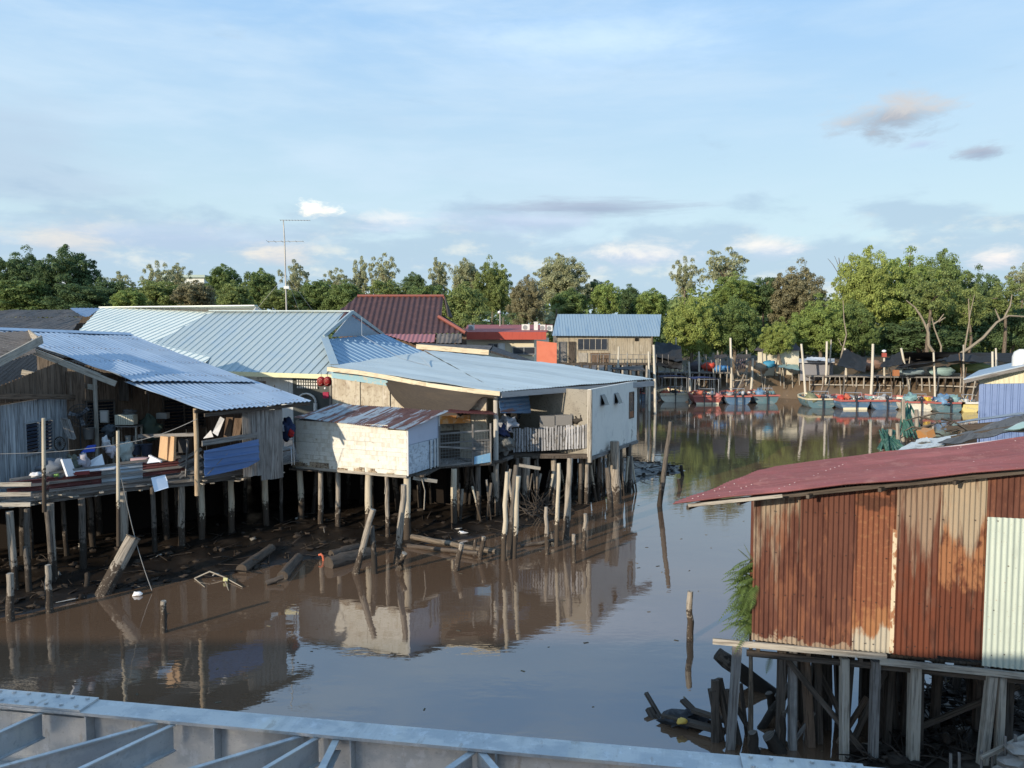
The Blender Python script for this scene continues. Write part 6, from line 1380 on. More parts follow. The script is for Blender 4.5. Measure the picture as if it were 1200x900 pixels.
# ================================================= docks, tarps, posts and boats along the far bank
DZ = 3.3
YD = 90
dk = thing('fishing_jetty', 'long timber jetty on thin posts along the far bank behind the left boats', 'jetty', (21, YD, 1))
a = atf(766, 436, YD); b = atf(858, 434, YD)
m = MB(); m.box(((a.x+b.x)/2, YD+1.5, a.z-.08), (b.x-a.x, 3.4, .15)); m.build('deck', GREYWOOD, dk)
rg = random.Random(55)
for i in range(15):
    x = a.x+(b.x-a.x)*i/14
    for yy in (YD, YD+2.6): stilt(dk, x+rg.uniform(-.2, .2), yy, a.z-.15, .075, PALEWOOD if rg.random() < .6 else DARKPOST, (rg.uniform(-.2, .2), 0), n=5)
m = MB(); m.slab([(a.x, YD+3.3, 1), (b.x, YD+3.3, 1), (b.x, YD+3.3, a.z-.2), (a.x, YD+3.3, a.z-.2)], .1, n=(0, -1, 0)); m.build('dark_backing', DARKWOOD, dk)
dk2 = thing('fishing_jetty', 'lower weathered jetty of cross-braced poles behind the moored boats on the right', 'jetty', (39, 84, 1))
a2 = atf(948, 440, 74); b2 = atf(1145, 442, 70)
m = MB(); m.slab([(a2.x, 86.5, a2.z), (b2.x, 82, b2.z), (b2.x, 85, b2.z), (a2.x, 89.5, a2.z)], .15); m.build('deck', GREYWOOD, dk2)
for i in range(24):
    t__ = i/23; x = a2.x+(b2.x-a2.x)*t__; y = 86.6-4.5*t__; stilt(dk2, x+rg.uniform(-.2, .2), y, a2.z-.1, .075, PALEWOOD if rg.random() < .6 else DARKPOST, (rg.uniform(-.25, .25), 0), n=5)
m = MB()
for z in (a2.z-1.0, a2.z-1.9): m.beam((a2.x, 86.4, z), (a2.x+10, 84.1, z), .08, .12); m.beam((a2.x+11, 83.9, z+.1), (b2.x, 81.9, z), .08, .12)
m.build('brace', PALEWOOD, dk2)
m = MB(); m.slab([(a2.x, 89.5, .5), (b2.x, 85, .5), (b2.x, 85, b2.z-.2), (a2.x, 89.5, a2.z-.2)], .1, n=(0, -1, 0)); m.build('dark_backing', DARKWOOD, dk2)
# white poles: x, top, base, lean(px), Y, w
PW = mat('white_pole', (.52, .48, .40), .8, 0, .12, [(8, .8, .52, .66, (.36, .32, .25), .6)])
POL = [(766, 404, 500, 2, 60, 7, 'thick pale pole right at the right end of the blue-grey roof'), (760, 412, 470, 1, 62, 5, 'second pale pole close behind the thick one at the roof end'), (725, 406, 431, -3, 60, 5, 'pale pole leaning in front of the far wooden house'), (735, 413, 432, 0, 63, 4, 'short darker post in front of the far wooden house'),
 (792, 395, 452, 0, 76, 4, 'slim pole rising above the dark netting shelter'), (807, 424, 473, 2, 74, 6, 'short thick pale pole between the first two boats, shrub on top'), (819, 412, 442, 0, 77, 5, 'grey post at the rear of the left jetty'), (836, 432, 470, 0, 76, 4, 'thin post behind the second boat'),
 (856, 396, 458, 1, 76, 6, 'tall pale pole behind the third boat'), (875, 410, 455, -1, 77, 4, 'thin bleached pole behind the folded rack'), (882, 420, 464, -3, 75, 6, 'pale pole leaning left at the fourth boat'), (939, 403, 476, 6, 72, 6, 'tall crooked pale pole standing in the water between the two groups of boats'),
 (969, 400, 459, -2, 74, 6, 'tall pale pole behind the first boat of the right group'), (974, 398, 458, -4, 75, 4, 'thin yellowish pole right beside the tall pale one'), (990, 408, 460, 2, 74, 6, 'pale pole supporting the pointed black tarpaulin'), (1023, 403, 470, -3, 71, 7, 'tall jointed pale pole between the second and third boats of the right group'),
 (1036, 412, 462, 0, 73, 5, 'greyish pole with a lamp box, behind the third boat of the right group'), (1056, 408, 464, 12, 72, 6, 'strongly leaning pale pole right of the lamp box pole'), (1094, 413, 470, 2, 70, 5, 'pale pole in front of the long black tarpaulin'), (1129, 404, 470, 0, 70, 4, 'thin straight pale pole left of the blue tin shed'),
 (1163, 412, 434, 2, 60, 6, 'left of the two short pale poles above the blue shed'), (1167, 408, 430, 4, 62, 5, 'right of the two short pale poles above the blue shed'), (1012, 446, 470, 0, 73, 4, 'short bleached post behind the second boat of the right group'), (1055, 447, 465, 0, 71, 3, 'thin short stick with a white lamp head by the leaning pole'), (948, 430, 462, 1, 76, 4, 'thin brown post under the pale canopy')]
for (x, yt, yb_, ln, Y, w_, lab) in POL:
    t1 = atf(x, yt, Y); t0 = atf(x+ln, yb_, Y); r = w_/2/900*t0.y*.47; g_ = ground_z(t0.x, t0.y); zb_ = min(t0.z, max(g_, 0))-.5
    t0 = V((t0.x, t0.y, zb_)); m = MB(); m.tube([t0, t0.lerp(t1, .5)+V((r*.4, 0, 0)), t1], [r*1.05, r, r*.9], 7)
    tag(m.build('mooring_pole', PW if w_ > 4 else PALEWOOD), lab, 'pole', 'poles along the far bank')
rg = random.Random(808)
for i in range(44):
    px = rg.choice((rg.uniform(770, 935), rg.uniform(945, 1140))); Y = 90.5 if px < 935 else 86-4*(px-945)/195; Y += rg.uniform(-1.5, 1.2); h_ = rg.uniform(1.2, 4.2)
    c_ = aty(px, 450, Y); z_ = max(ground_z(c_.x, Y), 0)-.3; ln = rg.uniform(-.6, .6); m = MB(); m.tube([(c_.x, Y, z_), (c_.x+ln*.5, Y, z_+h_*.5), (c_.x+ln, Y, z_+h_)], rg.uniform(.035, .07), 5)
    tag(m.build('stake', rg.choice((PALEWOOD, GREYWOOD, BROWNWOOD))), 'thin leaning stake stuck in the mud bank behind the moored boats', 'stake', 'thin stakes along the far mud bank')
# black tarpaulins
TARP = mat('black_tarpaulin', (.022, .023, .025), .75, 0, 0, [(3, 3, .5, .66, (.055, .055, .06), .5)], (6, 6, .5), spec=.3)
def tarp(lab, pts, n=14, wob=.25, mt=TARP, name='tarpaulin', cat='tarpaulin'):
    A, B, C_, D_ = pts; sd = random.random()*20
    def fn(u, v): p = A.lerp(B, u).lerp(D_.lerp(C_, u), v); return p+V((0, 0, -wob*1.4*math.sin(u*math.pi)*math.sin(v*math.pi)+wob*.7*NZ.noise(V((u*5+sd, v*5, 0)))))
    m = MB(); m.grid(fn, n, n); m.grid(lambda u, v: fn(u, v)-V((0, 0, .03)), n, n); return tag(m.build(name, mt), lab, cat, None)
Tp = lambda x, y, Y: atf(x, y, Y)
tarp('pointed black tarpaulin peaked on the pale pole, left of the right group', [Tp(981, 428, 71), Tp(1014, 436, 71), Tp(1016, 420, 75), Tp(990, 409, 74)])
tarp('wide black tarpaulin right of the jointed pole', [Tp(1030, 431, 70), Tp(1058, 427, 70), Tp(1055, 412, 75), Tp(1038, 420, 74)])
tarp('long drooping black tarpaulin stretched across the right jetty', [Tp(1050, 431, 69), Tp(1108, 422, 69), Tp(1108, 419, 74), Tp(1062, 422, 74)], 18, .35)
tarp('black tarpaulin with a sagging hem below the twisted tree', [Tp(1098, 423, 70), Tp(1160, 424, 68), Tp(1165, 418, 73), Tp(1120, 414, 73)], 16, .3)
tarp('dark netting roof of the shelter beside the far wooden house', [Tp(766, 418, 69), Tp(800, 424, 69), Tp(798, 405, 74), Tp(768, 400, 74)], 14, .4)
tarp('lower dark net hanging from the shelter beside the far wooden house', [Tp(768, 428, 68.5), Tp(800, 432, 68.5), Tp(799, 420, 70), Tp(768, 413, 70)], 14, .4)
tarp('long low dark shelter roof at the back of the right jetty', [Tp(1060, 420, 76), Tp(1200, 424, 72), Tp(1200, 414, 78), Tp(1060, 412, 82)], 14, .3)
tarp('white tarpaulin canopy over the folded chairs on the left jetty', [Tp(836, 420, 76), Tp(853, 418, 76), Tp(851, 415, 79), Tp(838, 416, 79)], 8, .1, mat('white_tarp', (.55, .55, .52), .7))
tarp('ragged pale sheet hung right of the tall pole behind the third boat', [Tp(862, 421, 76.5), Tp(880, 419, 76.5), Tp(880, 415, 79), Tp(864, 415, 79)], 8, .1, MATS['white_tarp'])
tarp('blue-green tarpaulin canopy on poles over the mud bank', [Tp(912, 430, 74), Tp(937, 434, 74), Tp(935, 427, 78), Tp(914, 427, 78)], 8, .15, mat('seagreen_tarp', (.28, .42, .40), .7))
tarp('white canopy on poles between the two groups of boats', [Tp(943, 422, 74), Tp(969, 423, 74), Tp(966, 418.5, 78), Tp(946, 418.5, 78)], 8, .15, mat('white_canopy', (.70, .72, .76), .6))
m = MB()
for (x, y0, y1) in ((914, 430, 452), (918, 430, 455), (928, 433, 458), (936, 433, 452), (946, 422, 445), (966, 422, 450), (802, 430, 440), (839, 419, 436), (852, 419, 436)):
    a = Tp(x, y0, 75.5); b = Tp(x+1, y1, 75.5); m = MB(); m.tube([a, b], .07, 5); tag(m.build('canopy_post', PALEWOOD), {914:'leftmost thin post under the blue-green canopy',918:'second thin post under the blue-green canopy',928:'third thin post under the blue-green canopy',936:'rightmost thin post under the blue-green canopy',946:'left thin post under the white canopy between the boats',966:'right thin post under the white canopy between the boats',802:'thin post at the corner of the dark netting shelter',839:'left post of the white tarpaulin on the left jetty',852:'right post of the white tarpaulin on the left jetty'}[x], 'post', 'canopy posts on the far bank')
# piles of gear on the jetties
GR = [(786, 432, 'three'), ]
def gear(lab, px, py, Y, r, c, seed, cat='gear', name='gear_heap'):
    m = MB(); m.blob(Tp(px, py, Y), r, .35, seed, 14, 9, 2.4); return tag(m.build(name, mat('gear_'+str(seed), c, .7, 0, 0, [(4, 4, .5, .6, tuple(x*.6 for x in c), .7)])), lab, cat)
gear('orange-red net heap on the left jetty', 831, 430, 77.5, (.8, .5, .5), (.55, .07, .04), 61, 'fishing net', 'net_heap'); gear('blue net heap under the white canopy on the left jetty', 845, 432, 77.5, (1.1, .5, .4), (.06, .20, .42), 62, 'fishing net', 'net_heap')
gear('blue sheet hanging on the mud bank right of the left boats', 901, 427, 77.5, (.8, .4, .45), (.04, .22, .36), 63, 'tarpaulin', 'tarpaulin'); gear('orange buoy heap on the mud bank under the white canopy', 957, 428, 76, (.7, .4, .4), (.42, .16, .08), 64, 'buoys', 'buoy_heap')
gear('pale grey tarpaulin heap on the right jetty under the long black tarpaulin', 1068, 436, 71, (1.5, .6, .35), (.30, .38, .40), 65, 'tarpaulin', 'tarpaulin'); gear('turquoise-grey net heap beside the pale pole on the right jetty', 1103, 435, 71, (1.3, .6, .5), (.25, .36, .34), 66, 'fishing net', 'net_heap')
gear('dark bundle of nets on the left jetty behind the tall grey post', 815, 430, 78, (.9, .5, .6), (.06, .05, .06), 67, 'fishing net', 'net_heap'); gear('yellow-green scrub heap above the right jetty', 1137, 431, 73, (2.2, .8, .6), (.14, .17, .05), 68, 'bush', 'bush'); gear('brown sack heap on the bank by the hanging blue sheet', 890, 432, 77, (.8, .5, .6), (.26, .20, .14), 69, 'sack', 'sack_heap')
gear('brown brick-coloured heap behind the jointed pole', 1020, 428, 77, (1.6, .6, .6), (.22, .13, .09), 71, 'heap', 'gear_heap'); 
for i, px in enumerate((787, 792.5, 798)):
    c_ = Tp(px, 431, 77.3); m = MB(); m.tube([c_+V((0, 0, -.45)), c_+V((0, 0, .3)), c_+V((0, 0, .42))], [.24, .25, .12], 10); tag(m.build('drum', mat('cream_drum', (.50, .42, .28), .6)), ('leftmost', 'middle', 'rightmost')[i]+' of the three cream drums on the left jetty', 'drum', 'cream drums on the left jetty')
t_ = thing('rack', 'dark slatted rack leaning on the left jetty behind the third boat', 'rack', Tp(870, 445, 77)); m = MB()
for k in range(6): m.beam(Tp(862+k*2.6, 432, 77), Tp(863+k*2.6, 417, 77.3), .10, .08)
m.build('slats', mat('rack_dark', (.07, .05, .07), .7), t_); m = MB(); m.beam(Tp(858, 418, 76.8), Tp(866, 440, 76.5), .08, .10); m.beam(Tp(878, 425, 76.8), Tp(864, 458, 76), .08, .10); m.beam(Tp(858, 446, 76.5), Tp(878, 445, 76.5), .08, .10); m.build('frame', PALEWOOD, t_)
t_ = thing('lamp_box', 'red and white lamp box on the greyish pole behind the right boats', 'lamp', Tp(1036, 418, 72.9)); m = MB(); m.box(Tp(1036, 416, 72.8), (.45, .3, .45)); m.build('box', mat('lamp_red', (.35, .08, .06), .6), t_); m = MB(); m.blob(Tp(1036, 411.5, 72.8), (.25, .25, .16), 0); m.build('cap', WHT, t_)
m = MB(); m.box(Tp(1050, 437, 70), (.60, .3, .65)); tag(m.build('brown_board', mat('orange_brown', (.35, .14, .06), .7)), 'square orange-brown board hung under the long black tarpaulin', 'board')
# white house behind the trees
wh = thing('white_far_house', 'cream-white house with a dark hipped roof half hidden by mangroves on the far bank', 'house', Tp(915, 425, 92))
a = Tp(888, 432, 92); b = Tp(936, 432, 92); zt_ = Tp(0, 409, 92).z; quadwall('wall', mat('sunlit_cream', (.62, .58, .46), .85, 0, 0, [(1, 1, .5, .7, (.5, .46, .36), .5)]), wh, (a.x, 92), (b.x, 92), 2, zt_)
m = MB(); m.slab([Tp(884, 410, 91.5), Tp(940, 410, 91.5), Tp(930, 400, 95), Tp(896, 400, 95)], .1); m.build('roof', mat('dark_hip', (.08, .07, .08), .8), wh)
h3 = thing('grey_shed', 'long low grey shed on the bank behind the white canopy', 'shed', Tp(958, 425, 88)); a = Tp(938, 430, 88); b = Tp(976, 430, 88)
quadwall('wall', mat('dull_grey_wall', (.22, .22, .24), .8), h3, (a.x, 88), (b.x, 88), 2, Tp(0, 423, 88).z); m = MB(); m.slab([Tp(936, 424, 87.5), Tp(978, 424, 87.5), Tp(978, 420, 91), Tp(936, 420, 91)], .1); m.build('roof', mat('pale_shed_roof', (.45, .46, .48), .6), h3)
# ---------------------------------------------------- boats, sterns towards the viewer
BLK = mat('outboard_black', (.03, .03, .035), .4); GRY = mat('outboard_grey', (.35, .37, .4), .4)
CLUT = bpy.data.materials.new('mixed_deck_gear'); CLUT.use_nodes = True; tt = NT(CLUT.node_tree); gg = tt.new('ShaderNodeNewGeometry'); cr_ = tt.new('ShaderNodeValToRGB'); tt.l.new(gg.outputs['Random Per Island'], cr_.inputs[0]); cr_.color_ramp.interpolation = 'CONSTANT'
for i_, (p_, c_) in enumerate(((0, (.5, .5, .48)), (.2, (.05, .05, .055)), (.38, (.10, .22, .38)), (.5, (.30, .29, .27)), (.64, (.46, .08, .05)), (.74, (.14, .30, .30)), (.84, (.5, .42, .25)), (.93, (.20, .13, .08)))):
    e_ = cr_.color_ramp.elements[i_] if i_ < 2 else cr_.color_ramp.elements.new(p_); e_.position = p_; e_.color = (*c_, 1)
tt.l.new(cr_.outputs[0], tt.n['Principled BSDF'].inputs['Base Color'])
SHORT = {791: 'first boat in the left group', 829: 'second boat in the left group', 865: 'third boat in the left group', 898: 'last boat in the left group', 751: 'boat behind the low roof end', 963: 'first boat in the right group', 1002: 'second boat in the right group', 1038: 'third boat in the right group', 1078: 'fourth boat in the right group', 1112: 'fifth boat in the right group', 1137: 'yellow boat by the blue shed'}
def boat(lab, px, pyw, wpx, hull, gun, Y, motors=1, canopy=None, loads=(), low=None, rz=0.0):
    c = atz(px, pyw, 0); B = wpx/900*c.y; t = thing('fishing_boat', lab, 'boat', c, 'fishing boats moored at the far bank')
    L = 4.6; h = .85
    fr = dict(o=c, rz=rz)
    HM = mat('hull_'+hull, {'white': (.62, .60, .50), 'blue': (.07, .135, .22), 'teal': (.085, .155, .18), 'yellow': (.60, .50, .20), 'red': (.30, .08, .065)}[hull], .5, 0, 0, [(1, 4, .5, .66, (.3, .3, .28), .45), (3, 3, .55, .68, (.2, .2, .2), .4)])
    GM = mat('gunwale_'+gun, {'red': (.36, .11, .09), 'white': (.66, .64, .58), 'cream': (.58, .50, .34)}[gun], .5, 0, 0, [(3, 3, .55, .7, (.3, .2, .18), .5)])
    prof = [(0, 1.0, 0), (.25, 1.0, 0), (.55, .97, .06), (.8, .72, .12), (.94, .36, .20), (1.0, .04, .26)]
    def sec(s, k, inset=0):
        for i in range(len(prof)-1):
            if prof[i][0] <= s <= prof[i+1][0]:
                u = (s-prof[i][0])/(prof[i+1][0]-prof[i][0]); wf = prof[i][1]*(1-u)+prof[i+1][1]*u; rz_ = prof[i][2]*(1-u)+prof[i+1][2]*u
        hw_ = B/2*wf-inset
        cr = [(-1.0, h), (-.96, h*.6), (-.84, .18), (-.5, -.18), (0, -.26), (.5, -.18), (.84, .18), (.96, h*.6), (1.0, h)][k]
        return V((cr[0]*hw_, s*L, cr[1]+rz_))
    m = MB(**fr); N = 12
    pts = [sec(i/N, k) for i in range(N+1) for k in range(9)]; m.add(pts, [(i*9+k, i*9+k+1, (i+1)*9+k+1, (i+1)*9+k) for i in range(N) for k in range(8)], None, True)
    m.add([sec(0, k) for k in range(9)], [tuple(range(9))]); m.add([sec(i/N, k)+V((0, 0, -.3 if k in (0, 8) else 0)) for i in range(N+1) for k in (0, 8)], [(2*i, 2*i+1, 2*i+3, 2*i+2) for i in range(N)])
    m.build('hull', HM, t)
    m = MB(**fr)
    for k in (0, 8):
        for i in range(N): m.beam(sec(i/N, k)+V((0, 0, .02)), sec((i+1)/N, k)+V((0, 0, .02)), .12, .16)
    m.beam((-B/2-.05, -.06, h+.02), (B/2+.05, -.06, h+.02), .30, .15); m.build('gunwale', GM, t)
    if low:
        m = MB(**fr); m.box((0, -.02, .10), (B*.80, .04, .20)); m.build('waterline_band', mat('band_'+low, {'cream': (.62, .56, .40), 'red': (.4, .1, .08)}[low], .6), t)
    m = MB(**fr); m.box((0, .35, h*.62), (B*.9, .5, .06)); m.box((0, 2.4, h*.72), (B*.9, .3, .06)); m.build('thwart', PALEWOOD, t)
    for q in range(motors):
        x = (q-(motors-1)/2)*.8; mo = MB(**fr); mo.blob((x, -.22, h+.36), (.17, .24, .22), .15, q, 10, 7); ob = mo.build('outboard_cowling', BLK if q == 0 else GRY, t)
        mo = MB(**fr); mo.beam((x, -.30, h+.2), (x, -.32, -.35), .08, .12, up=(0, 1, 0)); mo.box((x, -.16, h+.02), (.2, .24, .18)); mo.build('shaft', BLK, ob)
    if canopy:
        m = MB(**fr); hh = 1.75
        for x in (-.42, .42):
            for y in (.4, 3.2): m.tube([(x*B, y, h-.1), (x*B, y, h+hh)], .03, 5)
        for x in (-.42, .42): m.tube([(x*B, .4, h+hh), (x*B, 3.2, h+hh)], .03, 5)
        for y in (.4, 3.2): m.tube([(-.42*B, y, h+hh), (.42*B, y, h+hh)], .03, 5)
        cf = m.build('canopy_frame', GRY, t); m = MB(**fr); m.grid(lambda u, v: ((u-.5)*B*.92, .3+v*3.0, h+hh+.05+.12*math.sin(u*math.pi)), 8, 4); m.grid(lambda u, v: ((u-.5)*B*.92, .3+v*3.0, h+hh+.02+.12*math.sin(u*math.pi)), 8, 4); m.build('canopy_sheet', mat('canopy_'+canopy, {'navy': (.03, .04, .12), 'black': (.03, .03, .03)}[canopy], .7), cf)
    cols = {'orange': (.46, .13, .08), 'blue': (.13, .24, .38), 'teal': (.18, .31, .32), 'white': (.68, .68, .66), 'black': (.04, .04, .045), 'grey': (.3, .31, .32), 'olive': (.16, .17, .10), 'pink': (.55, .22, .2), 'cream': (.55, .48, .32), 'red': (.5, .05, .04), 'yellow': (.62, .42, .06)}
    rg = random.Random(int(px*7)); m = MB(**fr)
    for i in range(34):
        q = (rg.uniform(-.46, .46)*B, rg.uniform(.1, 2.4), h*.8+rg.uniform(0, .45)); k = rg.random(); s_ = rg.uniform(.07, .20)
        if k < .45: m.blob(q, (s_*1.3, s_*1.2, s_), .5, i+px, 7, 5)
        elif k < .75: m.box(q, (s_*1.8, s_*1.4, s_*1.4), (V((math.cos(i), math.sin(i), 0)), V((-math.sin(i), math.cos(i), 0)), V((0, 0, 1))))
        else: e_ = V(q)+V((rg.uniform(-.5, .5), rg.uniform(-.3, .3), rg.uniform(.1, .6))); m.tube([q, e_], .025, 5)
    m.build('deck_clutter', CLUT, t)
    m = MB(**fr); m.tube([(-B*.3, .6, h), (-B*.3, .6, h+.75), (B*.3, .6, h+.75), (B*.3, .6, h)], .035, 5); m.build('roll_bar', GRY, t)
    for i, (cn, x, z, s) in enumerate(loads):
        m = MB(**fr); cm = mat('load_'+cn, cols[cn], .6, 0, 0, [(5, 5, .5, .6, tuple(q*.55 for q in cols[cn]), .7)])
        q = (x*B/2, rg.uniform(.25, .9), h*.75+z)
        if cn in ('white', 'cream', 'yellow') or (cn == 'blue' and s < .3): m.box(q, (s*1.5, s*1.3, s*1.2), (V((math.cos(i), math.sin(i), 0)), V((-math.sin(i), math.cos(i), 0)), V((0, 0, 1)))); nm, ct = 'crate', 'crate'
        else: m.blob(q, (s*1.15, s*1.3, s), .6, rg.random()*50, 12, 8, 2.2); nm, ct = 'net_pile', 'fishing net'
        side = 'left side' if x < -.3 else 'right side' if x > .3 else 'middle'
        tag(m.build(nm, cm), '%s %s, %s of the %s' % ({'orange': 'bright orange', 'blue': 'blue', 'teal': 'turquoise', 'white': 'white', 'black': 'black', 'grey': 'grey', 'olive': 'olive', 'pink': 'pinkish', 'cream': 'cream', 'red': 'red', 'yellow': 'yellow'}[cn], 'box' if nm == 'crate' else 'net heap', side, SHORT[px]), ct)
    return t
boat('cream boat of the left group, with a navy canopy', 791, 471, 35, 'white', 'cream', 0, 1, 'navy', (('orange', -.62, .25, .38), ('black', 0, .35, .28), ('white', .55, .25, .3), ('grey', .3, .2, .3)))
boat('red-trimmed boat with a long navy canopy, second of the left group', 829, 474, 33, 'red', 'red', 0, 2, 'navy', (('orange', -.6, .35, .42), ('blue', -.2, .25, .25), ('white', .25, .4, .26), ('pink', .75, .25, .3)), 'cream')
boat('deep blue boat with a pinkish rail, third of the left group', 865, 474, 30, 'blue', 'red', 0, 2, None, (('grey', -.5, .3, .3), ('white', .1, .3, .22), ('black', .55, .3, .3)))
boat('teal boat with a red rail, last of the left group', 898, 473, 29, 'teal', 'red', 0, 1, None, (('blue', -.4, .4, .4), ('white', .1, .5, .25), ('teal', .6, .3, .3)))
boat('red and blue boat half hidden behind the end of the low roof', 751, 470, 16, 'blue', 'red', 0, 1, None, (('red', -.3, .4, .36), ('white', .4, .4, .25)))
boat('teal boat with a cream rail, leftmost of the right group', 963, 478, 34, 'teal', 'cream', 0, 1, None, (('olive', -.6, .3, .5), ('orange', -.15, .3, .3), ('blue', .2, .3, .25), ('grey', .6, .3, .35)))
boat('blue boat with a pink rail and heaped white boxes, second of the right group', 1002, 480, 35, 'blue', 'red', 0, 1, None, (('red', -.7, .35, .35), ('orange', -.45, .6, .26), ('white', .1, .45, .26), ('grey', -.1, .25, .38), ('white', .55, .4, .26)), 'cream')
boat('blue boat with a bright red rail, third of the right group', 1038, 480, 34, 'blue', 'red', 0, 1, None, (('cream', -.6, .25, .22), ('grey', .0, .35, .4), ('blue', .2, .5, .24), ('white', .6, .3, .2)))
boat('cream and orange boat, fourth of the right group', 1078, 482, 36, 'white', 'red', 0, 1, None, (('teal', -.4, .5, .48), ('white', .0, .3, .26), ('yellow', .6, .5, .30), ('orange', .5, .2, .25)))
boat('teal boat with a red rail and blue nets, fifth of the right group', 1112, 483, 34, 'teal', 'red', 0, 1, None, (('blue', -.3, .45, .5), ('white', .0, .3, .28), ('teal', .5, .5, .45), ('cream', .6, .2, .22)))
boat('yellow boat at the right end beside the blue tin shed', 1137, 483, 22, 'yellow', 'white', 0, 0, None, (('blue', -.3, .35, .28), ('yellow', .2, .1, .3)))
# ================================================= trees
LEAF = {}
def leafm(k, c, tr=.38):
    LEAF[k] = mat('leaves_'+k, c, .65, 0, .40, [(2.3, 2.3, .47, .60, tuple(x*.66 for x in c), .7), (5.5, 5.5, .52, .62, tuple(min(.5, x*1.5) for x in c), .6)], spec=.25, trans=tr, coord='Object')
leafm('dark', (0.108, 0.165, 0.070)); leafm('olive', (0.223, 0.274, 0.094)); leafm('bright', (0.236, 0.307, 0.088)); leafm('airy', (0.342, 0.359, 0.205)); leafm('brown', (0.256, 0.236, 0.135)); leafm('green', (0.170, 0.234, 0.078)); leafm('yellow', (0.295, 0.354, 0.100))
def crown_mesh(seed, ncl, nlf, rc, lf, hollow=.35, flat=1.0, lobes=.35):
    rg = random.Random(seed); V_ = []; F_ = []; cen = []
    while len(cen) < ncl:
        d = V((rg.gauss(0, 1), rg.gauss(0, 1), rg.gauss(0, 1))).normalized()
        lim = min(1.12, 1+lobes*NZ.noise(d*1.9+V((seed, 0, 0)))*1.8)
        r = lim*(hollow+(1-hollow)*rg.random()**.6)
        p = d*r
        if p.z < -.75: continue
        cen.append(p*.86)
    for c in cen:
        R_ = rg.uniform(*rc)
        for _ in range(nlf):
            d = V((rg.gauss(0, 1), rg.gauss(0, 1), rg.gauss(0, 1))).normalized(); 
            if d.z < -.3 and rg.random() < .6: d.z = -d.z
            p = c+V((d.x, d.y, d.z*.75))*R_*rg.uniform(.55, 1.12)
            n = (d+V((rg.uniform(-1, 1), rg.uniform(-1, 1), rg.uniform(-.4, 1)))*.8).normalized()
            u = n.cross(V((rg.uniform(-1, 1), rg.uniform(-1, 1), rg.uniform(-1, 1)))).normalized(); v = n.cross(u); s = lf*rg.uniform(.6, 1.3)
            b = len(V_); V_ += [p-u*s, p-v*s*.55+n*s*.15, p+u*s, p+v*s*.55+n*s*.15]; F_.append((b, b+1, b+2, b+3))
    me = bpy.data.meshes.new('crown'); me.from_pydata(V_, [], F_); me.uv_layers.new(name='UVMap'); me.update()
    return me, cen
TPL = {'dense': [crown_mesh(11+i, 190, 100, (.10, .22), .040, .25, lobes=.42) for i in range(3)],
       'airy': [crown_mesh(31+i, 95, 75, (.09, .18), .040, .15, lobes=.45) for i in range(3)],
       'big': [crown_mesh(51+i, 380, 110, (.07, .16), .026, .35, lobes=.36) for i in range(2)]}
MC = {}
def crown_for(tpl, i, kind):
    key = (tpl, i, kind)
    if key not in MC:
        me, cen = TPL[tpl][i]; m2 = me.copy(); m2.materials.clear(); m2.materials.append(LEAF[kind]); MC[key] = (m2, cen)
    return MC[key]
rgt = random.Random(99)
def tree(lab, x, yt, yb_, wpx, Y, kind, tpl='dense', i=None, trunk='auto', cat='tree', bark=None, grp='trees along the skyline', limbs=6):
    top = aty(x, yt, Y); bot = aty(x, yb_, Y); W_ = wpx/900*Y/2; H_ = (top.z-bot.z)/2; c = V((top.x, Y, (top.z+bot.z)/2)); gz_ = ground_z(c.x, Y)
    t = thing('tree', lab, cat, (c.x, Y, gz_), grp); i = rgt.randrange(len(TPL[tpl])) if i is None else i
    me, cen = crown_for(tpl, i, kind)
    o = bpy.data.objects.new('crown', me); col.objects.link(o); o.parent = t; o.location = c-t.location; o.scale = (W_*1.0, max(2.2, W_*.8), H_*1.0); o.rotation_euler = (0, 0, rgt.uniform(0, 6.28) if tpl != 'big' else rgt.uniform(0, 6.28))
    m = MB(); r0 = .10+W_*.045; base = V((c.x+rgt.uniform(-.3, .3), Y, gz_-.3)); fork = c+V((0, 0, -H_*.45)); ang = o.rotation_euler.z
    m.tube([base, base.lerp(fork, .5)+V((rgt.uniform(-.3, .3), 0, 0)), fork, c+V((0, 0, H_*.35))], [r0, r0*.8, r0*.6, r0*.2], 7)
    for p in rgt.sample(cen, min(limbs, len(cen))):
        q_ = V((p.x*math.cos(ang)-p.y*math.sin(ang), p.x*math.sin(ang)+p.y*math.cos(ang), p.z)); e = c+V((q_.x*o.scale[0], q_.y*o.scale[1]*1.0, q_.z*o.scale[2])); s_ = fork.lerp(c, rgt.random()); m.tube([s_, s_.lerp(e, .5)+V((0, 0, H_*.08)), e], [r0*.4, r0*.28, r0*.1], 5)
    m.build('trunk', bark or BARK, t)
    return t
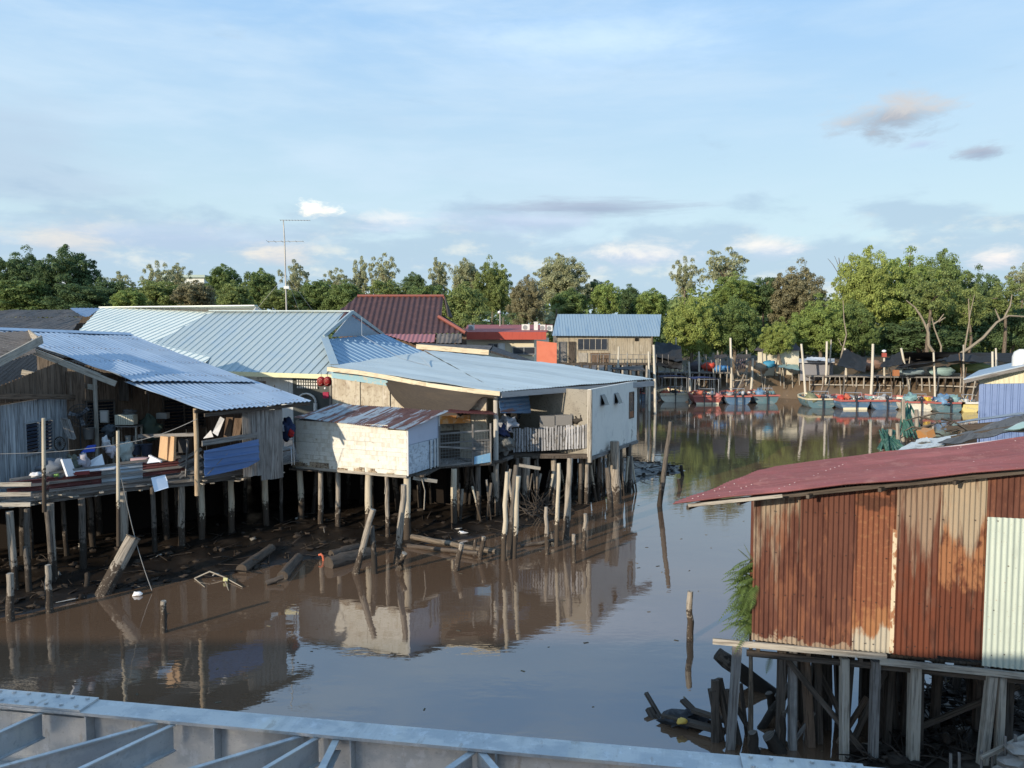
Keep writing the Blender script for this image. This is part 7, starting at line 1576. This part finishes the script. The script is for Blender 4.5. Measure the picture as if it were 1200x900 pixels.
TR = [
 ('big dark tree at the far left edge of the skyline', 22, 289, 372, 95, 98, 'dark', 'big'),
 ('big dark tree with a lumpy top, second from the left edge', 80, 287, 372, 95, 97, 'dark', 'big'),
 ('low dull green tree in front of the dark trees at the far left', 20, 325, 375, 90, 92, 'green', 'dense'),
 ('low dark tree below the second dark tree on the left', 95, 330, 375, 80, 91, 'dark', 'dense'),
 ('dark sloping tree right of the two big dark trees', 120, 322, 372, 62, 96, 'dark', 'dense'),
 ('thin pale olive tree just right of the dark trees', 142, 318, 372, 50, 112, 'airy', 'airy'),
 ('taller pale olive tree left of the distant flat-topped building', 184, 303, 370, 46, 112, 'airy', 'airy'),
 ('narrow greyish tree close to the distant flat-topped building', 208, 306, 350, 24, 118, 'airy', 'airy'),
 ('yellow-green bush-like tree above the left end of the pale green roof', 152, 335, 375, 48, 88, 'bright', 'dense'),
 ('olive tree behind the middle of the pale green roof', 185, 325, 372, 66, 94, 'olive', 'dense'),
 ('dull olive tree right of the middle of the pale green roof', 230, 326, 372, 60, 93, 'brown', 'dense'),
 ('rounded dark green tree left of the antenna, the farther one', 260, 306, 360, 46, 104, 'green', 'dense'),
 ('pale green tree low behind the right end of the pale green roof', 275, 328, 372, 48, 90, 'olive', 'dense'),
 ('rounded dark green tree close left of the antenna mast', 304, 311, 365, 42, 100, 'green', 'dense'),
 ('airy greyish tree right behind the antenna mast', 346, 302, 365, 50, 110, 'airy', 'airy'),
 ('low green tree directly below the airy tree at the antenna', 330, 335, 372, 60, 90, 'olive', 'dense'),
 ('low dark green tree right of the antenna', 372, 326, 372, 52, 92, 'green', 'dense'),
 ('small pale tree between the antenna and the maroon roof', 394, 312, 360, 28, 112, 'airy', 'airy'),
 ('narrow pale tree left of the tallest tree behind the maroon roof', 422, 300, 360, 26, 114, 'airy', 'airy'),
 ('tall airy greyish tree above the maroon tiled roof', 449, 295, 358, 44, 112, 'airy', 'airy'),
 ('green tree behind the left edge of the maroon tiled roof', 405, 328, 375, 56, 90, 'green', 'dense'),
 ('green tree directly behind the middle of the maroon tiled roof', 455, 326, 372, 66, 92, 'olive', 'dense'),
 ('dark little tree right of the tall tree over the maroon roof', 484, 316, 360, 26, 108, 'dark', 'dense'),
 ('bushy green tree behind the right end of the maroon roof', 500, 330, 385, 56, 90, 'green', 'dense'),
 ('thin pale tree with a leaning top right of the dark little tree', 514, 299, 355, 34, 112, 'airy', 'airy'),
 ('greyish olive tree, left one of the broad pair over the cream house', 545, 298, 372, 46, 106, 'airy', 'dense'),
 ('broad greyish olive tree, right one of the pair over the cream house', 578, 300, 378, 62, 104, 'olive', 'big'),
 ('dull green tree above the left end of the flat red roof', 545, 330, 392, 60, 88, 'olive', 'dense'),
 ('dark brownish tree behind the chimney stack', 618, 322, 392, 60, 90, 'brown', 'big'),
 ('wide airy olive tree with a flat top left of the far wooden house', 657, 296, 370, 76, 106, 'airy', 'big'),
 ('small dark tree right of the wide airy olive tree', 697, 325, 365, 34, 108, 'dark', 'dense'),
 ('rounded green tree behind the left half of the far wooden house', 668, 335, 385, 60, 96, 'green', 'dense'),
 ('rounded bright green tree above the middle of the blue far roof', 712, 326, 380, 46, 96, 'bright', 'dense'),
 ('dark green tree above the right half of the blue far roof', 738, 333, 380, 40, 104, 'dark', 'dense'),
 ('bright green tree right above the end of the blue far roof', 764, 335, 385, 56, 98, 'bright', 'dense'),
 ('airy pointed greyish tree, left one of the tall pair over the mangroves', 803, 298, 362, 44, 112, 'airy', 'airy'),
 ('tallest airy grey tree with open branches, right one of the tall pair', 850, 288, 352, 62, 110, 'airy', 'airy'),
 ('bright green rounded tree below the tallest airy grey tree', 862, 318, 372, 70, 103, 'bright', 'big'),
 ('dark green tree between the bright rounded tree and the brown tree', 895, 320, 378, 46, 104, 'dark', 'dense'),
 ('large brownish olive tree in the dip of the skyline', 932, 305, 395, 92, 102, 'brown', 'big'),
 ('bushy yellow-green mangrove beside the far wooden house', 812, 340, 428, 78, 95.5, 'yellow', 'big'),
 ('dark leafy mangrove hanging over the left jetty', 862, 345, 425, 84, 97, 'green', 'big'),
 ('small yellow mangrove beside the cream-white far house', 912, 372, 424, 52, 91, 'yellow', 'big'),
 ('mangrove with yellow-green leaves above the white canopy', 962, 345, 425, 84, 95, 'bright', 'big'),
 ('dark mangrove behind the pointed black tarpaulin', 1000, 350, 422, 70, 96, 'green', 'big'),
 ('tall bright yellow-green tree, left one of the high group on the right', 1015, 288, 400, 78, 102, 'yellow', 'big'),
 ('highest broad bright green tree on the right of the skyline', 1065, 290, 400, 96, 104, 'bright', 'big'),
 ('broad green tree right of the highest tree on the right', 1105, 292, 405, 90, 106, 'green', 'big'),
 ('sparse pale tree with a twisted twin trunk over the long tarpaulin', 1092, 312, 388, 78, 92, 'olive', 'airy'),
 ('dark tree in the shadowed gap near the right edge', 1150, 312, 410, 64, 106, 'dark', 'big'),
 ('dark low tree at the right edge behind the blue tin shed', 1190, 355, 420, 60, 98, 'dark', 'dense'),
 ('sparse olive tree on a long leaning trunk at the right edge', 1180, 325, 380, 66, 93, 'olive', 'airy'),
 ('airy pale tree highest at the right edge of the frame', 1200, 306, 360, 46, 108, 'airy', 'airy'),
 ('slim sparse tree left of the long leaning trunk', 1138, 330, 392, 46, 94, 'olive', 'airy'),
 ('dark green mass of leaves beneath the sparse twin-trunked tree', 1075, 372, 420, 100, 98, 'dark', 'dense'),
]
for q in TR: tree(*q)
PB2 = mat('greyish_bark', (.25, .215, .165), .9, 0, .15, [(10, 2, .5, .65, (.12, .10, .08), .7)], (25, 4, .5), spec=.1)
# bare trunks that stand in front of the foliage
def bare(lab, segs, Y, r, bk=PALEBARK, grp=None):
    t = thing('tree', lab, 'tree', aty(segs[0][0][0], segs[0][0][1], Y), grp)
    for k, sg in enumerate(segs):
        m = MB(); rr = r*(1 if k == 0 else .55); pts = [aty(x, y, Y) for x, y in sg]; m.tube(pts, [rr*(1-.6*i/(len(pts)-1)) for i in range(len(pts))], 7, wob=.08); m.build('trunk' if k == 0 else 'limb', bk, t)
    return t
bare('pale twisted forked trunk rising behind the long black tarpaulin', [[(1104, 420), (1096, 416), (1088, 404), (1088, 390), (1083, 378), (1077, 366)], [(1102, 418), (1103, 406), (1095, 385), (1092, 372)], [(1088, 395), (1087, 380), (1090, 376)], [(1094, 380), (1100, 376), (1106, 368)], [(1080, 372), (1072, 360), (1062, 352)], [(1100, 377), (1108, 372)]], 90, .24, PB2)
bare('long pale trunk leaning far to the right near the right edge', [[(1120, 418), (1136, 408), (1152, 396), (1168, 378), (1182, 370), (1200, 371)], [(1176, 374), (1184, 358), (1186, 345)], [(1172, 376), (1166, 362)]], 90, .22, PB2)
bare('thin straight pale trunk left of the long leaning one', [[(1130, 420), (1131, 405), (1136, 376), (1135, 350)], [(1136, 372), (1142, 345)]], 91, .14, PB2)
bare('slender bleached sapling in front of the dark mangrove', [[(984, 424), (988, 408), (992, 392), (989, 375), (988, 352)], [(986, 405), (982, 396)]], 90, .11, PB2)
bare('fine leafless tree on the skyline between the brown and the tall bright trees', [[(985, 335), (985, 318), (983, 302)], [(985, 325), (976, 310), (970, 303)], [(985, 322), (993, 308), (998, 300)], [(984, 315), (978, 300)], [(985, 318), (990, 300)]], 112, .10, BARK)
bare('dark slim trunk in the shade behind the jointed pole', [[(1083, 418), (1081, 395), (1080, 376)]], 97, .2, BARK)
# palms
def palm(lab, x, y, Y, n=15, L=3.2):
    c = aty(x, y, Y); t = thing('palm_tree', lab, 'palm', (c.x, Y, ground_z(c.x, Y)), 'palms by the cream house'); m = MB(); m.tube([(c.x, Y, ground_z(c.x, Y)-.2), c.lerp(V((c.x, Y, 2)), .5), c], [.2, .16, .12], 7); m.build('trunk', BARK, t)
    m = MB()
    for k in range(n):
        a = k*2.4; e = c+V((math.cos(a)*L*.8, math.sin(a)*L*.8, rgt.uniform(.3, 1.9))); frond(m, c, e, rgt.uniform(.8, 2.0), .55, 20)
    m.build('fronds', LEAF['olive'], t)
palm('feathery palm above the flat red roof beside the satellite dish', 590, 372, 75); palm('smaller feathery palm between the maroon roof and the other palm', 552, 378, 78, 12, 2.8); palm('dusky palm left of the far wooden house', 652, 362, 92, 14, 3.2)
# satellite pole on the red roof
t_ = thing('roof_lamp_pole', 'thin pole with a small white lamp head above the flat red roof', 'pole', aty(586, 381, 64)); m = MB(); m.tube([aty(586, 382, 64), aty(586, 363, 64)], .05, 5); m.build('pole', ALU, t_); m = MB(); m.blob(aty(585, 366, 63.9), (.13, .1, .12), 0); m.build('lamp_head', WHT, t_)
# woodland and scrub too dense to count
def wood(name, n, fx, fy, fz, rr, nlf, lf, kinds, seed, lab=None):
    rg = random.Random(seed); 
    for kind, share in kinds:
        V_ = []; F_ = []
        for _ in range(int(n*share)):
            x = fx(rg); y = fy(rg); z = fz(rg, x, y); r = rg.uniform(*rr)
            for _ in range(nlf):
                d = V((rg.gauss(0, 1), rg.gauss(0, 1), abs(rg.gauss(0, 1)))).normalized(); p = V((x, y, z))+d*r*rg.uniform(.6, 1.1); nn = (d+V((rg.uniform(-1, 1), rg.uniform(-1, 1), rg.uniform(-.3, 1)))*.8).normalized(); u = nn.cross(V((rg.uniform(-1, 1), rg.uniform(-1, 1), rg.uniform(-1, 1)))).normalized(); v = nn.cross(u); s = lf*rg.uniform(.6, 1.4); b = len(V_)
                V_ += [p-u*s, p-v*s*.6, p+u*s, p+v*s*.6]; F_.append((b, b+1, b+2, b+3))
        me = bpy.data.meshes.new(name); me.from_pydata(V_, [], F_); me.uv_layers.new(name='UVMap'); me.materials.append(LEAF[kind]); me.update(); o = bpy.data.objects.new(name, me); col.objects.link(o); tag(o, kind='stuff')
wood('woodland', 620, lambda r: r.uniform(-125, 125), lambda r: r.uniform(122, 150), lambda r, x, y: 2+11.0*r.random()**.75+2.0*NZ.noise(V((x*.06, y*.05, 0))), (2.4, 3.8), 130, .46, (('olive', .5), ('green', .35), ('airy', .15)), 5)
wood('undergrowth', 380, lambda r: r.uniform(16, 82), lambda r: r.uniform(99, 116), lambda r, x, y: r.uniform(1.8, 7.5), (1.4, 2.6), 90, .26, (('green', .5), ('dark', .3), ('olive', .2)), 6)
wood('undergrowth', 200, lambda r: r.uniform(-62, 1), lambda r: r.uniform(70, 88), lambda r, x, y: r.uniform(2.5, 7.0), (1.2, 2.2), 80, .18, (('green', .5), ('dark', .3), ('olive', .2)), 7)
# ================================================= floating scum and leaves
rg = random.Random(404); m = MB()
for i in range(90):
    x = rg.uniform(-9, 9); y = rg.uniform(12.5, 34)
    if shore_d(x, y) > -.3: continue
    a = rg.uniform(0, 6.28); L = rg.uniform(.02, .06); u = V((math.cos(a), math.sin(a), 0)); v_ = V((-u.y, u.x, 0)); p = V((x, y, .008)); m.slab([p-u*L-v_*L*.3, p+u*L-v_*L*.3, p+u*L+v_*L*.5, p-u*L+v_*L*.4], .006, n=(0, 0, 1))
tag(m.build('floating_leaves', mat('floating_leaf', (.10, .08, .05), .8, 0, .7)), kind='stuff')
